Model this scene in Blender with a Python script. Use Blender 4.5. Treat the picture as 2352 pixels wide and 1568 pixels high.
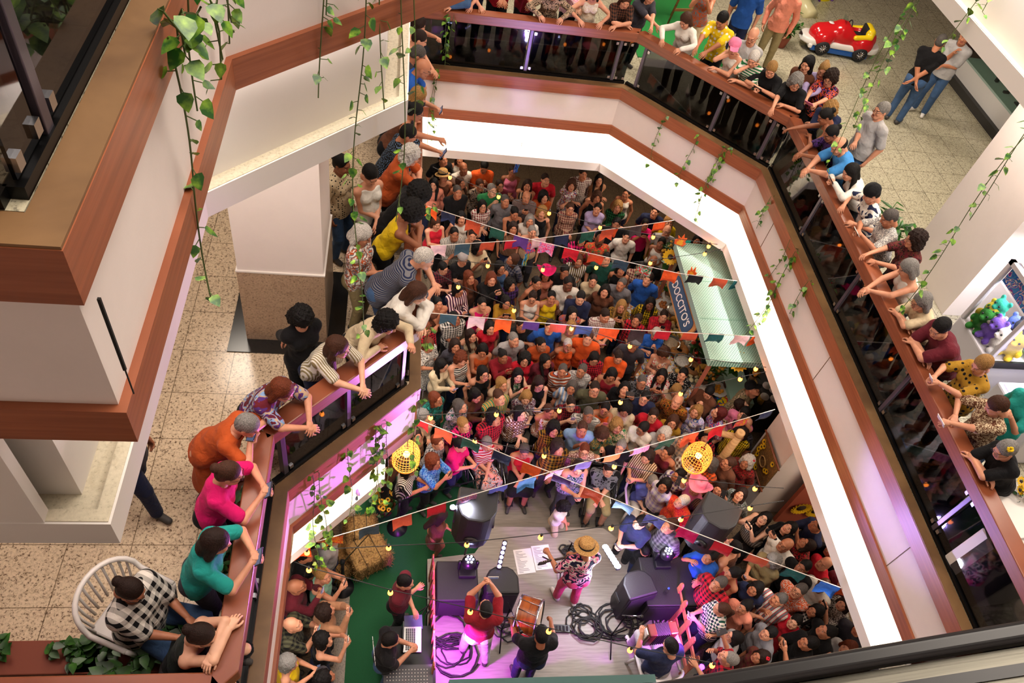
import bpy, bmesh, math, random
import numpy as np
from mathutils import Vector, Matrix
S = bpy.context.scene; COL = S.collection
for o in list(bpy.data.objects): bpy.data.objects.remove(o)
# ---------------------------------------------------------------- camera (standing on the second gallery, looking down into the atrium)
EYE = Vector((0, 0, 13.09)); FPX = 1767.5
_yaw, _pit, _rol = .25424513, .85697303, -.24116021
_f = np.array([math.sin(_yaw)*math.cos(_pit), math.cos(_yaw)*math.cos(_pit), -math.sin(_pit)])
_r0 = np.array([math.cos(_yaw), -math.sin(_yaw), 0.]); _d0 = np.cross(_f, _r0)
_r = math.cos(_rol)*_r0+math.sin(_rol)*_d0; _d = -math.sin(_rol)*_r0+math.cos(_rol)*_d0
cd = bpy.data.cameras.new('camera'); cam = bpy.data.objects.new('camera', cd); COL.objects.link(cam)
cam.matrix_world = Matrix([[_r[i], -_d[i], -_f[i], EYE[i]] for i in range(3)]+[[0, 0, 0, 1]])
cd.sensor_width = 36; cd.lens = FPX/2352*36; cd.clip_start = .05; cd.clip_end = 200
S.camera = cam
# ---------------------------------------------------------------- exposure, ambient light, ceiling lights
S.view_settings.view_transform = 'Standard'; S.view_settings.look = 'None'; S.view_settings.gamma = 1; S.view_settings.exposure = 0.0
S.view_settings.use_curve_mapping = False
cy = S.cycles; cy.max_bounces = 6; cy.diffuse_bounces = 3; cy.glossy_bounces = 3; cy.transmission_bounces = 6; cy.transparent_max_bounces = 10
cy.sample_clamp_indirect = 4; cy.use_denoising = True; cy.caustics_reflective = False; cy.caustics_refractive = False; cy.use_adaptive_sampling = True; cy.adaptive_threshold = .02
W = bpy.data.worlds.new('hall_air'); S.world = W; W.use_nodes = True
W.node_tree.nodes['Background'].inputs[0].default_value = (1, .9, .82, 1); W.node_tree.nodes['Background'].inputs[1].default_value = .32
def lamp(name, kind, loc, energy, color=(1, .9, .8), size=1., size_y=None, to=None, spot=60, blend=.5, vis=True):
    l = bpy.data.lights.new(name, kind); l.energy = energy; l.color = color
    if kind == 'AREA':
        l.size = size
        if size_y: l.shape = 'RECTANGLE'; l.size_y = size_y
    else: l.shadow_soft_size = size
    if kind == 'SPOT': l.spot_size = math.radians(spot); l.spot_blend = blend
    o = bpy.data.objects.new(name, l); COL.objects.link(o); o.location = loc
    if to is not None: o.rotation_euler = (Vector(to)-Vector(loc)).to_track_quat('-Z', 'Y').to_euler()
    return o
G, L1, L2 = 1.1, 5.72, 11.43        # floor levels
lamp('atrium_ceiling_light', 'AREA', (2.6, 5.5, 18.5), 1700, (1, .88, .76), 7, 9)
for x, y, e in ((-2.6, 3.6, 48), (-2.2, 8.5, 60), (7.2, 7.7, 80), (-1.25, 4.7, 42), (1.5, 14.6, 110), (6.5, 14.0, 190), (8.6, 10.5, 130), (8.3, 5.0, 110), (8.3, 1.0, 60)):  # those beside the pillars are added fill, to brighten the pillar faces
    lamp('gallery_downlight_and_fill', 'AREA', (x, y, L2-1.93), e, (1, .87, .73), 1.0, 1.0)
for x, y, e in ((-2.5, 2.0, 16), (-2.4, 7.5, 26), (1.6, 14.0, 42), (5.6, 12.9, 38), (9.6, 12.5, 40), (8.0, 5.0, 40), (8.0, 1.5, 30)):
    lamp('ground_hall_downlight', 'AREA', (x, y, L1-1.93), e, (1, .8, .6), .9, .9)

def at(x, y, z):
    """the place on level z that the photograph shows at pixel (x, y)"""
    v = _r*((x-1176)/FPX)+_d*((y-784)/FPX)+_f
    return (v[0]/-v[2]*(13.09-z), v[1]/-v[2]*(13.09-z))
# ---------------------------------------------------------------- materials
MATS = {}
def lin(c):
    if isinstance(c, str):
        c = c.lstrip('#'); c = [int(c[i:i+2], 16)/255 for i in (0, 2, 4)]
        return tuple(x/12.92 if x <= .04045 else ((x+.055)/1.055)**2.4 for x in c)
    return tuple(c)
def new(name):
    m = bpy.data.materials.new(name); m.use_nodes = True; nt = m.node_tree; b = nt.nodes['Principled BSDF']
    return m, nt, b
def N(nt, t, **k):
    n = nt.nodes.new(t)
    for a, v in k.items():
        if a in n.inputs: n.inputs[a].default_value = v
        else: setattr(n, a, v)
    return n
def coords(nt, kind='Object', scale=(1, 1, 1), rot=(0, 0, 0), loc=(0, 0, 0)):
    t = N(nt, 'ShaderNodeTexCoord'); m = N(nt, 'ShaderNodeMapping'); nt.links.new(t.outputs[kind], m.inputs[0])
    m.inputs['Scale'].default_value = scale; m.inputs['Rotation'].default_value = rot; m.inputs['Location'].default_value = loc
    return m.outputs[0]
def ramp(nt, fac, stops, const=False):
    r = N(nt, 'ShaderNodeValToRGB'); nt.links.new(fac, r.inputs[0]); e = r.color_ramp.elements
    if const: r.color_ramp.interpolation = 'CONSTANT'
    while len(e) < len(stops): e.new(.5)
    for i, (p, c) in enumerate(stops): e[i].position = p; e[i].color = (*lin(c), 1)
    return r.outputs[0]
def bump(nt, b, h, s, d=.01):
    n = N(nt, 'ShaderNodeBump'); n.inputs['Strength'].default_value = s; n.inputs['Distance'].default_value = d
    nt.links.new(h, n.inputs['Height']); nt.links.new(n.outputs[0], b.inputs['Normal'])
def plain(name, c, r=.5, metal=0., emit=None, es=1., noise=.0, ns=8, spec=None, bmp=0., alpha=None, trans=0.):
    k = ('plain', name)
    if k in MATS: return MATS[k]
    m, nt, b = new(name); c = lin(c); b.inputs['Base Color'].default_value = (*c, 1); b.inputs['Roughness'].default_value = r; b.inputs['Metallic'].default_value = metal
    if spec is not None: b.inputs['Specular IOR Level'].default_value = spec
    if emit: b.inputs['Emission Color'].default_value = (*lin(emit), 1); b.inputs['Emission Strength'].default_value = es
    if noise or bmp:
        n = N(nt, 'ShaderNodeTexNoise'); n.inputs['Scale'].default_value = ns; n.inputs['Detail'].default_value = 5; nt.links.new(coords(nt), n.inputs['Vector'])
        if noise: nt.links.new(ramp(nt, n.outputs['Fac'], [(.3, tuple(x*(1-noise) for x in c)), (.7, tuple(min(x*(1+noise), 1) for x in c))]), b.inputs['Base Color'])
        if bmp: bump(nt, b, n.outputs['Fac'], bmp)
    if trans: b.inputs['Transmission Weight'].default_value = trans
    MATS[k] = m; return m

C = dict(red='#b8182a', dred='#7d1420', wine='#5c1824', orange='#d8551f', rust='#a8481c', pink='#e07a9c', hot='#cf1264', white='#d9d2c8', cream='#c9b594', black='#0b0a0d', navy='#1c2340',
         blue='#2050a0', lblue='#7f9fc8', green='#1f6a3c', dgreen='#16463a', teal='#1f8f86', gray='#6c6a6e', lgray='#a5a2a2', brown='#5a3422', tan='#a8795a', yellow='#d9b514', mustard='#9c7420',
         lilac='#a99ac4', purple='#4b2a6c', beige='#b3977c', denim='#3a5478', olive='#4c4a36', khaki='#8b7c58', salmon='#e08a72', dgray='#34323a', skyb='#3f84c4', mint='#8fc8ae')
def fabric(spec):
    """'plain:red', 'plaid:red,black,24', 'stripe:white,navy,40,z', 'dots:black,white,26', 'print:white,red,blue,18'"""
    if spec in MATS: return MATS[spec]
    kind, _, rest = spec.partition(':'); a = rest.split(',')
    m, nt, b = new('cloth_'+kind+'_'+a[0]); b.inputs['Roughness'].default_value = .85; b.inputs['Sheen Weight'].default_value = .04; b.inputs['Specular IOR Level'].default_value = .2
    col = [lin(C.get(x, x)) for x in a if x in C or x.startswith('#')]; num = [float(x) for x in a if x.replace('.', '').isdigit()]
    sc = num[0] if num else 22
    vec = coords(nt)
    if kind == 'plain':
        n = N(nt, 'ShaderNodeTexNoise'); n.inputs['Scale'].default_value = 9; nt.links.new(vec, n.inputs['Vector'])
        nt.links.new(ramp(nt, n.outputs['Fac'], [(.3, tuple(x*.86 for x in col[0])), (.7, tuple(min(x*1.1, 1) for x in col[0]))]), b.inputs['Base Color'])
    elif kind == 'stripe':
        ax = a[-1] if a[-1] in 'xyz' else 'z'; w = N(nt, 'ShaderNodeTexWave'); w.wave_type = 'BANDS'; w.bands_direction = ax.upper(); w.inputs['Scale'].default_value = sc/6.28; w.inputs['Distortion'].default_value = .8
        w.inputs['Detail Scale'].default_value = .5; nt.links.new(vec, w.inputs['Vector']); st = [(i/len(col), c) for i, c in enumerate(col)]
        nt.links.new(ramp(nt, w.outputs['Fac'], st, True), b.inputs['Base Color'])
    elif kind == 'plaid':
        fs = []
        for ax in 'XZ':
            w = N(nt, 'ShaderNodeTexWave'); w.wave_type = 'BANDS'; w.bands_direction = ax; w.inputs['Scale'].default_value = sc/6.28; w.inputs['Distortion'].default_value = .6; w.inputs['Detail Scale'].default_value = .4
            nt.links.new(vec, w.inputs['Vector']); fs.append(ramp(nt, w.outputs['Fac'], [(0, (0, 0, 0)), (.5, (1, 1, 1))], True))
        ad = N(nt, 'ShaderNodeMixRGB'); ad.inputs[0].default_value = .5; nt.links.new(fs[0], ad.inputs[1]); nt.links.new(fs[1], ad.inputs[2])
        mid = tuple((x*.45+y*.55) for x, y in zip(col[0], col[1])) if len(col) < 3 else col[2]
        nt.links.new(ramp(nt, ad.outputs[0], [(0, col[0]), (.33, mid), (.75, col[1])], True), b.inputs['Base Color'])
    elif kind == 'dots':
        v = N(nt, 'ShaderNodeTexVoronoi'); v.inputs['Scale'].default_value = sc; v.inputs['Randomness'].default_value = .35; nt.links.new(vec, v.inputs['Vector'])
        nt.links.new(ramp(nt, v.outputs['Distance'], [(0, col[1]), (.3, col[0])], True), b.inputs['Base Color'])
    elif kind == 'check':
        v = N(nt, 'ShaderNodeTexChecker'); v.inputs['Scale'].default_value = sc; nt.links.new(coords(nt, rot=(.3, .5, .2)), v.inputs['Vector'])
        v.inputs['Color1'].default_value = (*col[0], 1); v.inputs['Color2'].default_value = (*col[1], 1); nt.links.new(v.outputs[0], b.inputs['Base Color'])
    else:
        v = N(nt, 'ShaderNodeTexNoise'); v.inputs['Scale'].default_value = sc; v.inputs['Detail'].default_value = 1.5; v.inputs['Distortion'].default_value = 1.2; nt.links.new(vec, v.inputs['Vector'])
        n = len(col); st = [(0, col[0])]+[(.45+.16*i/max(n-1, 1), c) for i, c in enumerate(col[1:]+[col[0]])]
        nt.links.new(ramp(nt, v.outputs['Fac'], st, True), b.inputs['Base Color'])
    n = N(nt, 'ShaderNodeTexNoise'); n.inputs['Scale'].default_value = 14; n.inputs['Distortion'].default_value = .6; nt.links.new(vec, n.inputs['Vector']); bump(nt, b, n.outputs['Fac'], .5, .03)
    MATS[spec] = m; return m
SKIN = [lin(c) for c in ('#643a27', '#8c573d', '#b17557', '#cc9174', '#dba98d')]
def skin(i):
    k = 'skin%d' % i
    if k not in MATS:
        m, nt, b = new('skin_%d' % i); c = SKIN[i]; n = N(nt, 'ShaderNodeTexNoise'); n.inputs['Scale'].default_value = 11; nt.links.new(coords(nt), n.inputs['Vector'])
        nt.links.new(ramp(nt, n.outputs['Fac'], [(.3, (c[0]*.9, c[1]*.85, c[2]*.82)), (.7, (c[0]*1.06, c[1]*1.05, c[2]*1.03))]), b.inputs['Base Color'])
        b.inputs['Roughness'].default_value = .5; b.inputs['Specular IOR Level'].default_value = .35; b.inputs['Subsurface Weight'].default_value = 0
        MATS[k] = m
    return MATS[k]
HAIRC = dict(k='#0d0a0a', d='#231510', b='#3e2418', r='#5c2a16', g='#77736f', w='#b9b2aa', y='#8f6a3c', G='#4b4643', R='#4a1210')
def hairm(c):
    k = 'hair'+c
    if k not in MATS:
        m, nt, b = new('hair_'+c); c0 = lin(HAIRC[c]); n = N(nt, 'ShaderNodeTexNoise'); n.inputs['Scale'].default_value = 1; nt.links.new(coords(nt, 'Object', (160, 160, 22)), n.inputs['Vector'])
        nt.links.new(ramp(nt, n.outputs['Fac'], [(.35, tuple(x*.6 for x in c0)), (.65, tuple(min(x*1.35, 1) for x in c0))]), b.inputs['Base Color'])
        b.inputs['Roughness'].default_value = .6; b.inputs['Specular IOR Level'].default_value = .18; bump(nt, b, n.outputs['Fac'], .6, .012); MATS[k] = m
    return MATS[k]
def wood(name, c1, c2, rough=.35, sc=(2, 2, 26), axis=None):
    k = ('wood', name)
    if k in MATS: return MATS[k]
    m, nt, b = new(name); n = N(nt, 'ShaderNodeTexNoise'); n.inputs['Scale'].default_value = 1.0; n.inputs['Detail'].default_value = 6; n.inputs['Distortion'].default_value = .3
    nt.links.new(coords(nt, 'Object', sc), n.inputs['Vector']); nt.links.new(ramp(nt, n.outputs['Fac'], [(.3, c1), (.7, c2)]), b.inputs['Base Color'])
    b.inputs['Roughness'].default_value = rough; bump(nt, b, n.outputs['Fac'], .08); MATS[k] = m; return m
def plaster(name, c, stain=.08):
    m, nt, b = new(name); n = N(nt, 'ShaderNodeTexNoise'); n.inputs['Scale'].default_value = 1.3; n.inputs['Detail'].default_value = 8; n.inputs['Roughness'].default_value = .7; nt.links.new(coords(nt), n.inputs['Vector'])
    c = lin(c); nt.links.new(ramp(nt, n.outputs['Fac'], [(.3, tuple(x*(1-stain) for x in c)), (.62, c)]), b.inputs['Base Color']); b.inputs['Roughness'].default_value = .75
    n2 = N(nt, 'ShaderNodeTexNoise'); n2.inputs['Scale'].default_value = 90; nt.links.new(coords(nt), n2.inputs['Vector']); bump(nt, b, n2.outputs['Fac'], .08, .004)
    return m
def granite(name, base, dark, vein, tile=.6, off=(0, 0), rough=.22, tile_on=True, density=.5):
    m, nt, b = new(name); v = coords(nt)
    s1 = N(nt, 'ShaderNodeTexNoise'); s1.inputs['Scale'].default_value = 48; s1.inputs['Detail'].default_value = 4; s1.inputs['Roughness'].default_value = .7; nt.links.new(v, s1.inputs['Vector'])
    s3 = N(nt, 'ShaderNodeTexNoise'); s3.inputs['Scale'].default_value = 2.2; s3.inputs['Detail'].default_value = 6; s3.inputs['Distortion'].default_value = 1.5; nt.links.new(v, s3.inputs['Vector'])
    c = ramp(nt, s1.outputs['Fac'], [(.0, dark), (.335+.06*density, dark), (.42+.04*density, tuple(.25*x+.75*y for x, y in zip(lin(dark), lin(base)))), (.56, base), (.75, tuple(min(x*1.12, 1) for x in lin(base)))])
    ve = ramp(nt, s3.outputs['Fac'], [(.3, (1, 1, 1)), (.45, (1, 1, 1)), (.475, vein), (.5, (1, 1, 1))])
    mu = N(nt, 'ShaderNodeMixRGB', blend_type='MULTIPLY'); mu.inputs[0].default_value = .22; nt.links.new(c, mu.inputs[1]); nt.links.new(ve, mu.inputs[2]); out = mu.outputs[0]
    if tile_on:
        br = N(nt, 'ShaderNodeTexBrick'); br.offset = 0; br.squash = 1; br.inputs['Scale'].default_value = 1; br.inputs['Brick Width'].default_value = tile*.955; br.inputs['Row Height'].default_value = tile
        br.inputs['Mortar Size'].default_value = .004; br.inputs['Mortar Smooth'].default_value = 0; br.inputs['Color1'].default_value = (1, 1, 1, 1); br.inputs['Color2'].default_value = (.93, .93, .93, 1); br.inputs['Mortar'].default_value = (.3, .27, .24, 1)
        nt.links.new(coords(nt, loc=(off[0], off[1], 0)), br.inputs['Vector'])
        m2 = N(nt, 'ShaderNodeMixRGB', blend_type='MULTIPLY'); m2.inputs[0].default_value = 1; nt.links.new(out, m2.inputs[1]); nt.links.new(br.outputs['Color'], m2.inputs[2]); out = m2.outputs[0]
    nt.links.new(out, b.inputs['Base Color']); b.inputs['Roughness'].default_value = rough
    return m
def glass_dark(name, t=.1, rough=.03, tint=(.6, .6, .62)):
    m, nt, b = new(name); nt.nodes.remove(b); tr = N(nt, 'ShaderNodeBsdfTransparent'); tr.inputs[0].default_value = (t*tint[0], t*tint[1], t*tint[2], 1); gl = N(nt, 'ShaderNodeBsdfGlossy'); gl.inputs['Roughness'].default_value = rough
    gl.inputs[0].default_value = (.9, .9, .95, 1); fr = N(nt, 'ShaderNodeFresnel'); fr.inputs[0].default_value = 1.45; mx = N(nt, 'ShaderNodeMixShader'); ge = N(nt, 'ShaderNodeNewGeometry'); ma = N(nt, 'ShaderNodeMath', operation='SUBTRACT'); ma.inputs[0].default_value = 1; nt.links.new(ge.outputs['Backfacing'], ma.inputs[1]); mm = N(nt, 'ShaderNodeMath', operation='MULTIPLY'); nt.links.new(fr.outputs[0], mm.inputs[0]); nt.links.new(ma.outputs[0], mm.inputs[1])
    nt.links.new(mm.outputs[0], mx.inputs[0]); nt.links.new(tr.outputs[0], mx.inputs[1]); nt.links.new(gl.outputs[0], mx.inputs[2]); nt.links.new(mx.outputs[0], nt.nodes['Material Output'].inputs[0])
    return m
def leafm(name='pothos_leaf', c1='#1f5a16', c2='#86b52c', sc=14, lo=.5):
    k = ('leaf', name)
    if k in MATS: return MATS[k]
    m, nt, b = new(name); n = N(nt, 'ShaderNodeTexNoise'); n.inputs['Scale'].default_value = sc; n.inputs['Detail'].default_value = 3; nt.links.new(coords(nt), n.inputs['Vector'])
    nt.links.new(ramp(nt, n.outputs['Fac'], [(lo-.12, c1), (lo+.08, tuple((x+y)/2 for x, y in zip(lin(c1), lin(c2)))), (lo+.2, c2)]), b.inputs['Base Color'])
    b.inputs['Roughness'].default_value = .4; MATS[k] = m; return m

# ---------------------------------------------------------------- mesh helpers
class MB:
    def __init__(s): s.v, s.f, s.m, s.sm = [], [], [], []
    def add(s, v, f, m=0, sm=False):
        o = len(s.v); s.v += [tuple(map(float, p)) for p in v]; s.f += [tuple(o+i for i in q) for q in f]; s.m += [m]*len(f); s.sm += [sm]*len(f); return s
    def box(s, lo, hi, m=0, R=None, o=(0, 0, 0)):
        v = [(x, y, z) for x in (lo[0], hi[0]) for y in (lo[1], hi[1]) for z in (lo[2], hi[2])]
        if R is not None: v = [tuple(R@Vector(p)+Vector(o)) for p in v]
        return s.add(v, [(0, 1, 3, 2), (4, 6, 7, 5), (0, 4, 5, 1), (2, 3, 7, 6), (0, 2, 6, 4), (1, 5, 7, 3)], m)
    def prism(s, pts, z0, z1, m=0, cap=True):
        n = len(pts); v = [(*p, z0) for p in pts]+[(*p, z1) for p in pts]
        f = [(i, (i+1) % n, n+(i+1) % n, n+i) for i in range(n)]
        if cap: f += [tuple(range(n))[::-1], tuple(range(n, 2*n))]
        return s.add(v, f, m)
    def tube(s, pts, r, n=8, m=0, cap=True, sm=True):
        pts = [Vector(p) for p in pts]; rs = r if isinstance(r, (list, tuple)) else [r]*len(pts); v = []; f = []
        t0 = (pts[1]-pts[0]).normalized(); a = t0.orthogonal().normalized()
        for i, p in enumerate(pts):
            t = (pts[min(i+1, len(pts)-1)]-pts[max(i-1, 0)])
            t = t.normalized() if t.length > 1e-9 else t0
            a = (a-t*a.dot(t)); a = a.normalized() if a.length > 1e-6 else t.orthogonal().normalized(); b = t.cross(a)
            v += [p+(a*math.cos(6.28318*k/n)+b*math.sin(6.28318*k/n))*rs[i] for k in range(n)]
        for i in range(len(pts)-1):
            for k in range(n): f.append((i*n+k, i*n+(k+1) % n, (i+1)*n+(k+1) % n, (i+1)*n+k))
        if cap: f += [tuple(range(n))[::-1], tuple(range((len(pts)-1)*n, len(pts)*n))]
        return s.add(v, f, m, sm)
    def lathe(s, prof, c=(0, 0, 0), n=20, m=0, sm=True, R=None, sx=1, sy=1):
        v = []; f = []
        for r, z in prof:
            for k in range(n):
                p = Vector((r*math.cos(6.28318*k/n)*sx, r*math.sin(6.28318*k/n)*sy, z))
                v.append((R@p if R is not None else p)+Vector(c))
        for i in range(len(prof)-1):
            for k in range(n): f.append((i*n+k, i*n+(k+1) % n, (i+1)*n+(k+1) % n, (i+1)*n+k))
        return s.add(v, f, m, sm)
    def ball(s, c, r, m=0, n=12, sq=(1, 1, 1)):
        return s.lathe([(math.sin(math.pi*i/(n//2+1))*r+1e-5, -math.cos(math.pi*i/(n//2+1))*r*sq[2]) for i in range(n//2+2)], c, n, m, True, None, sq[0], sq[1])
    def sdf(s, F, m=0, M=None, loc=(0, 0, 0)):
        P, Q = F.mesh(); P = (P@M.T if M is not None else P)+np.array(loc); return s.add([tuple(p) for p in P], [tuple(int(i) for i in q) for q in Q], m, True)
    def obj(s, name, mats, parent=None, loc=None, rz=0., bevel=0., fix=True):
        me = bpy.data.meshes.new(name); me.from_pydata(s.v, [], s.f)
        for x in (mats if isinstance(mats, (list, tuple)) else [mats]): me.materials.append(x)
        me.polygons.foreach_set('material_index', s.m); me.polygons.foreach_set('use_smooth', s.sm); me.update()
        if fix:
            bm = bmesh.new(); bm.from_mesh(me); bmesh.ops.recalc_face_normals(bm, faces=bm.faces); bm.to_mesh(me); bm.free()
        o = bpy.data.objects.new(name, me); COL.objects.link(o)
        if loc is not None: o.location = loc
        if rz: o.rotation_euler = (0, 0, rz)
        if parent: o.parent = parent
        if bevel:
            b = o.modifiers.new('bevel', 'BEVEL'); b.width = bevel; b.segments = 2; b.limit_method = 'ANGLE'
        return o
def tag(o, label, cat, group=None, kind=None):
    o['label'] = label; o['category'] = cat
    if group: o['group'] = group
    if kind: o['kind'] = kind
    return o
def thing(name, label, cat, loc=(0, 0, 0), rz=0., group=None):
    o = bpy.data.objects.new(name, None); COL.objects.link(o); o.location = loc; o.rotation_euler = (0, 0, rz); o.empty_display_size = .1
    return tag(o, label, cat, group)
def struct(name, mb, mats, **k):
    o = mb.obj(name, mats, **k); o['kind'] = 'structure'; return o
# ---------------------------------------------------------------- bodies: signed distance shapes turned into one smooth surface
F32 = np.float32
def V(*a): return np.array(a, dtype=float)
def nrm(v):
    v = np.asarray(v, float); n = np.linalg.norm(v); return v/n if n > 1e-9 else v
def frame(fwd, up):
    """columns: right, back, up for something whose face looks along fwd (its local -Y)"""
    f = nrm(fwd); r = nrm(np.cross(f, up)); u = np.cross(r, f)
    return np.array([r, -f, u]).T      # local x = right, y = back, z = up

class Field:
    def __init__(self, lo, hi, h):
        self.h = h; self.lo = np.array(lo, float)-h*2; n = np.ceil((np.array(hi)-self.lo)/h).astype(int)+3
        self.n = n; self.ax = [(self.lo[i]+h*np.arange(n[i])).astype(F32) for i in range(3)]
        self.d = np.full(n, 0.2, F32)
    def sub(self, lo, hi, pad):
        s = []
        for i in range(3):
            a = int(np.floor((lo[i]-pad-self.lo[i])/self.h)); b = int(np.ceil((hi[i]+pad-self.lo[i])/self.h))+1
            s.append(slice(max(a, 0), max(min(b, self.n[i]), 0)))
        if any(x.stop <= x.start for x in s): return None, None
        g = np.meshgrid(*[self.ax[i][s[i]] for i in range(3)], indexing='ij', sparse=True)
        return tuple(s), g
    def put(self, s, d, k):
        o = self.d[s]
        if k > 0:
            t = np.maximum(k-np.abs(o-d), 0)/k
            self.d[s] = np.minimum(o, d)-t*t*k*0.25
        else: self.d[s] = np.minimum(o, d)
    def cone(self, a, b, r1, r2, k=.03, inf=0., e=None):
        """tapered capsule; e=(axis, s) makes it oval by squeezing along a unit axis"""
        a = np.asarray(a, float); b = np.asarray(b, float); r1 += inf; r2 += inf; R = max(r1, r2)
        s, g = self.sub(np.minimum(a, b)-R, np.maximum(a, b)+R, k+2*self.h)
        if s is None: return
        ab = b-a; L2 = max(float(ab@ab), 1e-9)
        p = [g[i]-F32(a[i]) for i in range(3)]
        t = np.clip((p[0]*F32(ab[0])+p[1]*F32(ab[1])+p[2]*F32(ab[2]))/F32(L2), 0, 1)
        q = [p[i]-t*F32(ab[i]) for i in range(3)]
        d2 = q[0]**2+q[1]**2+q[2]**2
        if e is not None:
            ax, sc = e; c = q[0]*F32(ax[0])+q[1]*F32(ax[1])+q[2]*F32(ax[2]); d2 = d2+c*c*F32(1/sc**2-1)
        self.put(s, np.sqrt(d2)-(F32(r1)+t*F32(r2-r1)), k)
    def ell(self, c, r, k=.03, M=None, inf=0., cut=False):
        c = np.asarray(c, float); r = np.asarray(r, float)+inf; R = max(r)
        s, g = self.sub(c-R, c+R, k+2*self.h)
        if s is None: return
        p = [g[i]-F32(c[i]) for i in range(3)]
        if M is not None: p = [p[0]*F32(M[0][j])+p[1]*F32(M[1][j])+p[2]*F32(M[2][j]) for j in range(3)]
        q = np.sqrt((p[0]/F32(r[0]))**2+(p[1]/F32(r[1]))**2+(p[2]/F32(r[2]))**2)
        g2 = np.sqrt((p[0]/F32(r[0]**2))**2+(p[1]/F32(r[1]**2))**2+(p[2]/F32(r[2]**2))**2)+F32(1e-6)
        d = q*(q-1)/g2
        if cut:
            o = self.d[s]; d = -d
            if k > 0:
                t = np.maximum(k-np.abs(o-d), 0)/k; self.d[s] = np.maximum(o, d)+t*t*k*0.25
            else: self.d[s] = np.maximum(o, d)
        else: self.put(s, d, k)
    def plane(self, p, n, k=0.):
        """keep the side against n"""
        n = nrm(n); g = np.meshgrid(*self.ax, indexing='ij', sparse=True)
        self.d = np.maximum(self.d, (g[0]*F32(n[0])+g[1]*F32(n[1])+g[2]*F32(n[2])-F32(np.dot(p, n))))
    def grid(self): return np.meshgrid(*self.ax, indexing='ij', sparse=True)
    def mesh(self):
        d = self.d; s = d < 0; nx, ny, nz = d.shape; lo = self.lo; h = self.h
        cnt = np.zeros((nx-1, ny-1, nz-1), np.int8)
        for i in (0, 1):
            for j in (0, 1):
                for k in (0, 1): cnt += s[i:nx-1+i, j:ny-1+j, k:nz-1+k]
        act = (cnt > 0) & (cnt < 8)
        idx = np.full(act.shape, -1, np.int32); c = np.argwhere(act); idx[act] = np.arange(len(c))
        P = np.zeros((len(c), 3)); W = np.zeros(len(c)); cor = {}
        for i in (0, 1):
            for j in (0, 1):
                for k in (0, 1): cor[i, j, k] = d[c[:, 0]+i, c[:, 1]+j, c[:, 2]+k]
        for a in cor:
            for ax in range(3):
                if a[ax]: continue
                b = list(a); b[ax] = 1; b = tuple(b); da, db = cor[a], cor[b]; m = (da < 0) != (db < 0)
                t = np.where(m, da/np.where(m, da-db, 1), 0)
                for q in range(3):
                    v = a[q]+(t if q == ax else 0); P[:, q] += np.where(m, v, 0)
                W += m
        P = (P/np.maximum(W, 1)[:, None]+c)*h+lo
        Q = []
        for ax in range(3):
            o1, o2 = [(1, 2), (2, 0), (0, 1)][ax]
            sl = [slice(None)]*3; sl[ax] = slice(0, -1); s2 = [slice(None)]*3; s2[ax] = slice(1, None)
            e = np.argwhere(s[tuple(sl)] != s[tuple(s2)])
            e = e[(e[:, o1] > 0) & (e[:, o2] > 0) & (e[:, o1] < d.shape[o1]-1) & (e[:, o2] < d.shape[o2]-1)]
            ins = s[e[:, 0], e[:, 1], e[:, 2]]
            def I(a, b):
                f = e.copy(); f[:, o1] -= a; f[:, o2] -= b; return idx[f[:, 0], f[:, 1], f[:, 2]]
            q = np.stack([I(1, 1), I(0, 1), I(0, 0), I(1, 0)], 1)
            q = np.where(ins[:, None], q, q[:, ::-1]); Q.append(q)
        Q = np.concatenate(Q) if Q else np.zeros((0, 4), int)
        return P, Q[(Q >= 0).all(1)]

def np_mesh(name, parts, smooth=True):
    """parts: list of (verts, quads, material index array or int)"""
    vs, fs, ms, o = [], [], [], 0
    for v, q, m in parts:
        vs.append(v); fs.append(q+o); ms.append(np.full(len(q), m) if np.isscalar(m) else m); o += len(v)
    v = np.concatenate(vs); q = np.concatenate(fs).astype(np.int32); m = np.concatenate(ms).astype(np.int32)
    me = bpy.data.meshes.new(name)
    me.vertices.add(len(v)); me.vertices.foreach_set('co', v.astype(F32).ravel())
    me.loops.add(q.size); me.loops.foreach_set('vertex_index', q.ravel())
    me.polygons.add(len(q)); me.polygons.foreach_set('loop_start', np.arange(len(q), dtype=np.int32)*4)
    me.polygons.foreach_set('material_index', m); me.polygons.foreach_set('use_smooth', np.full(len(q), smooth))
    me.update(calc_edges=True)
    return me

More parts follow.
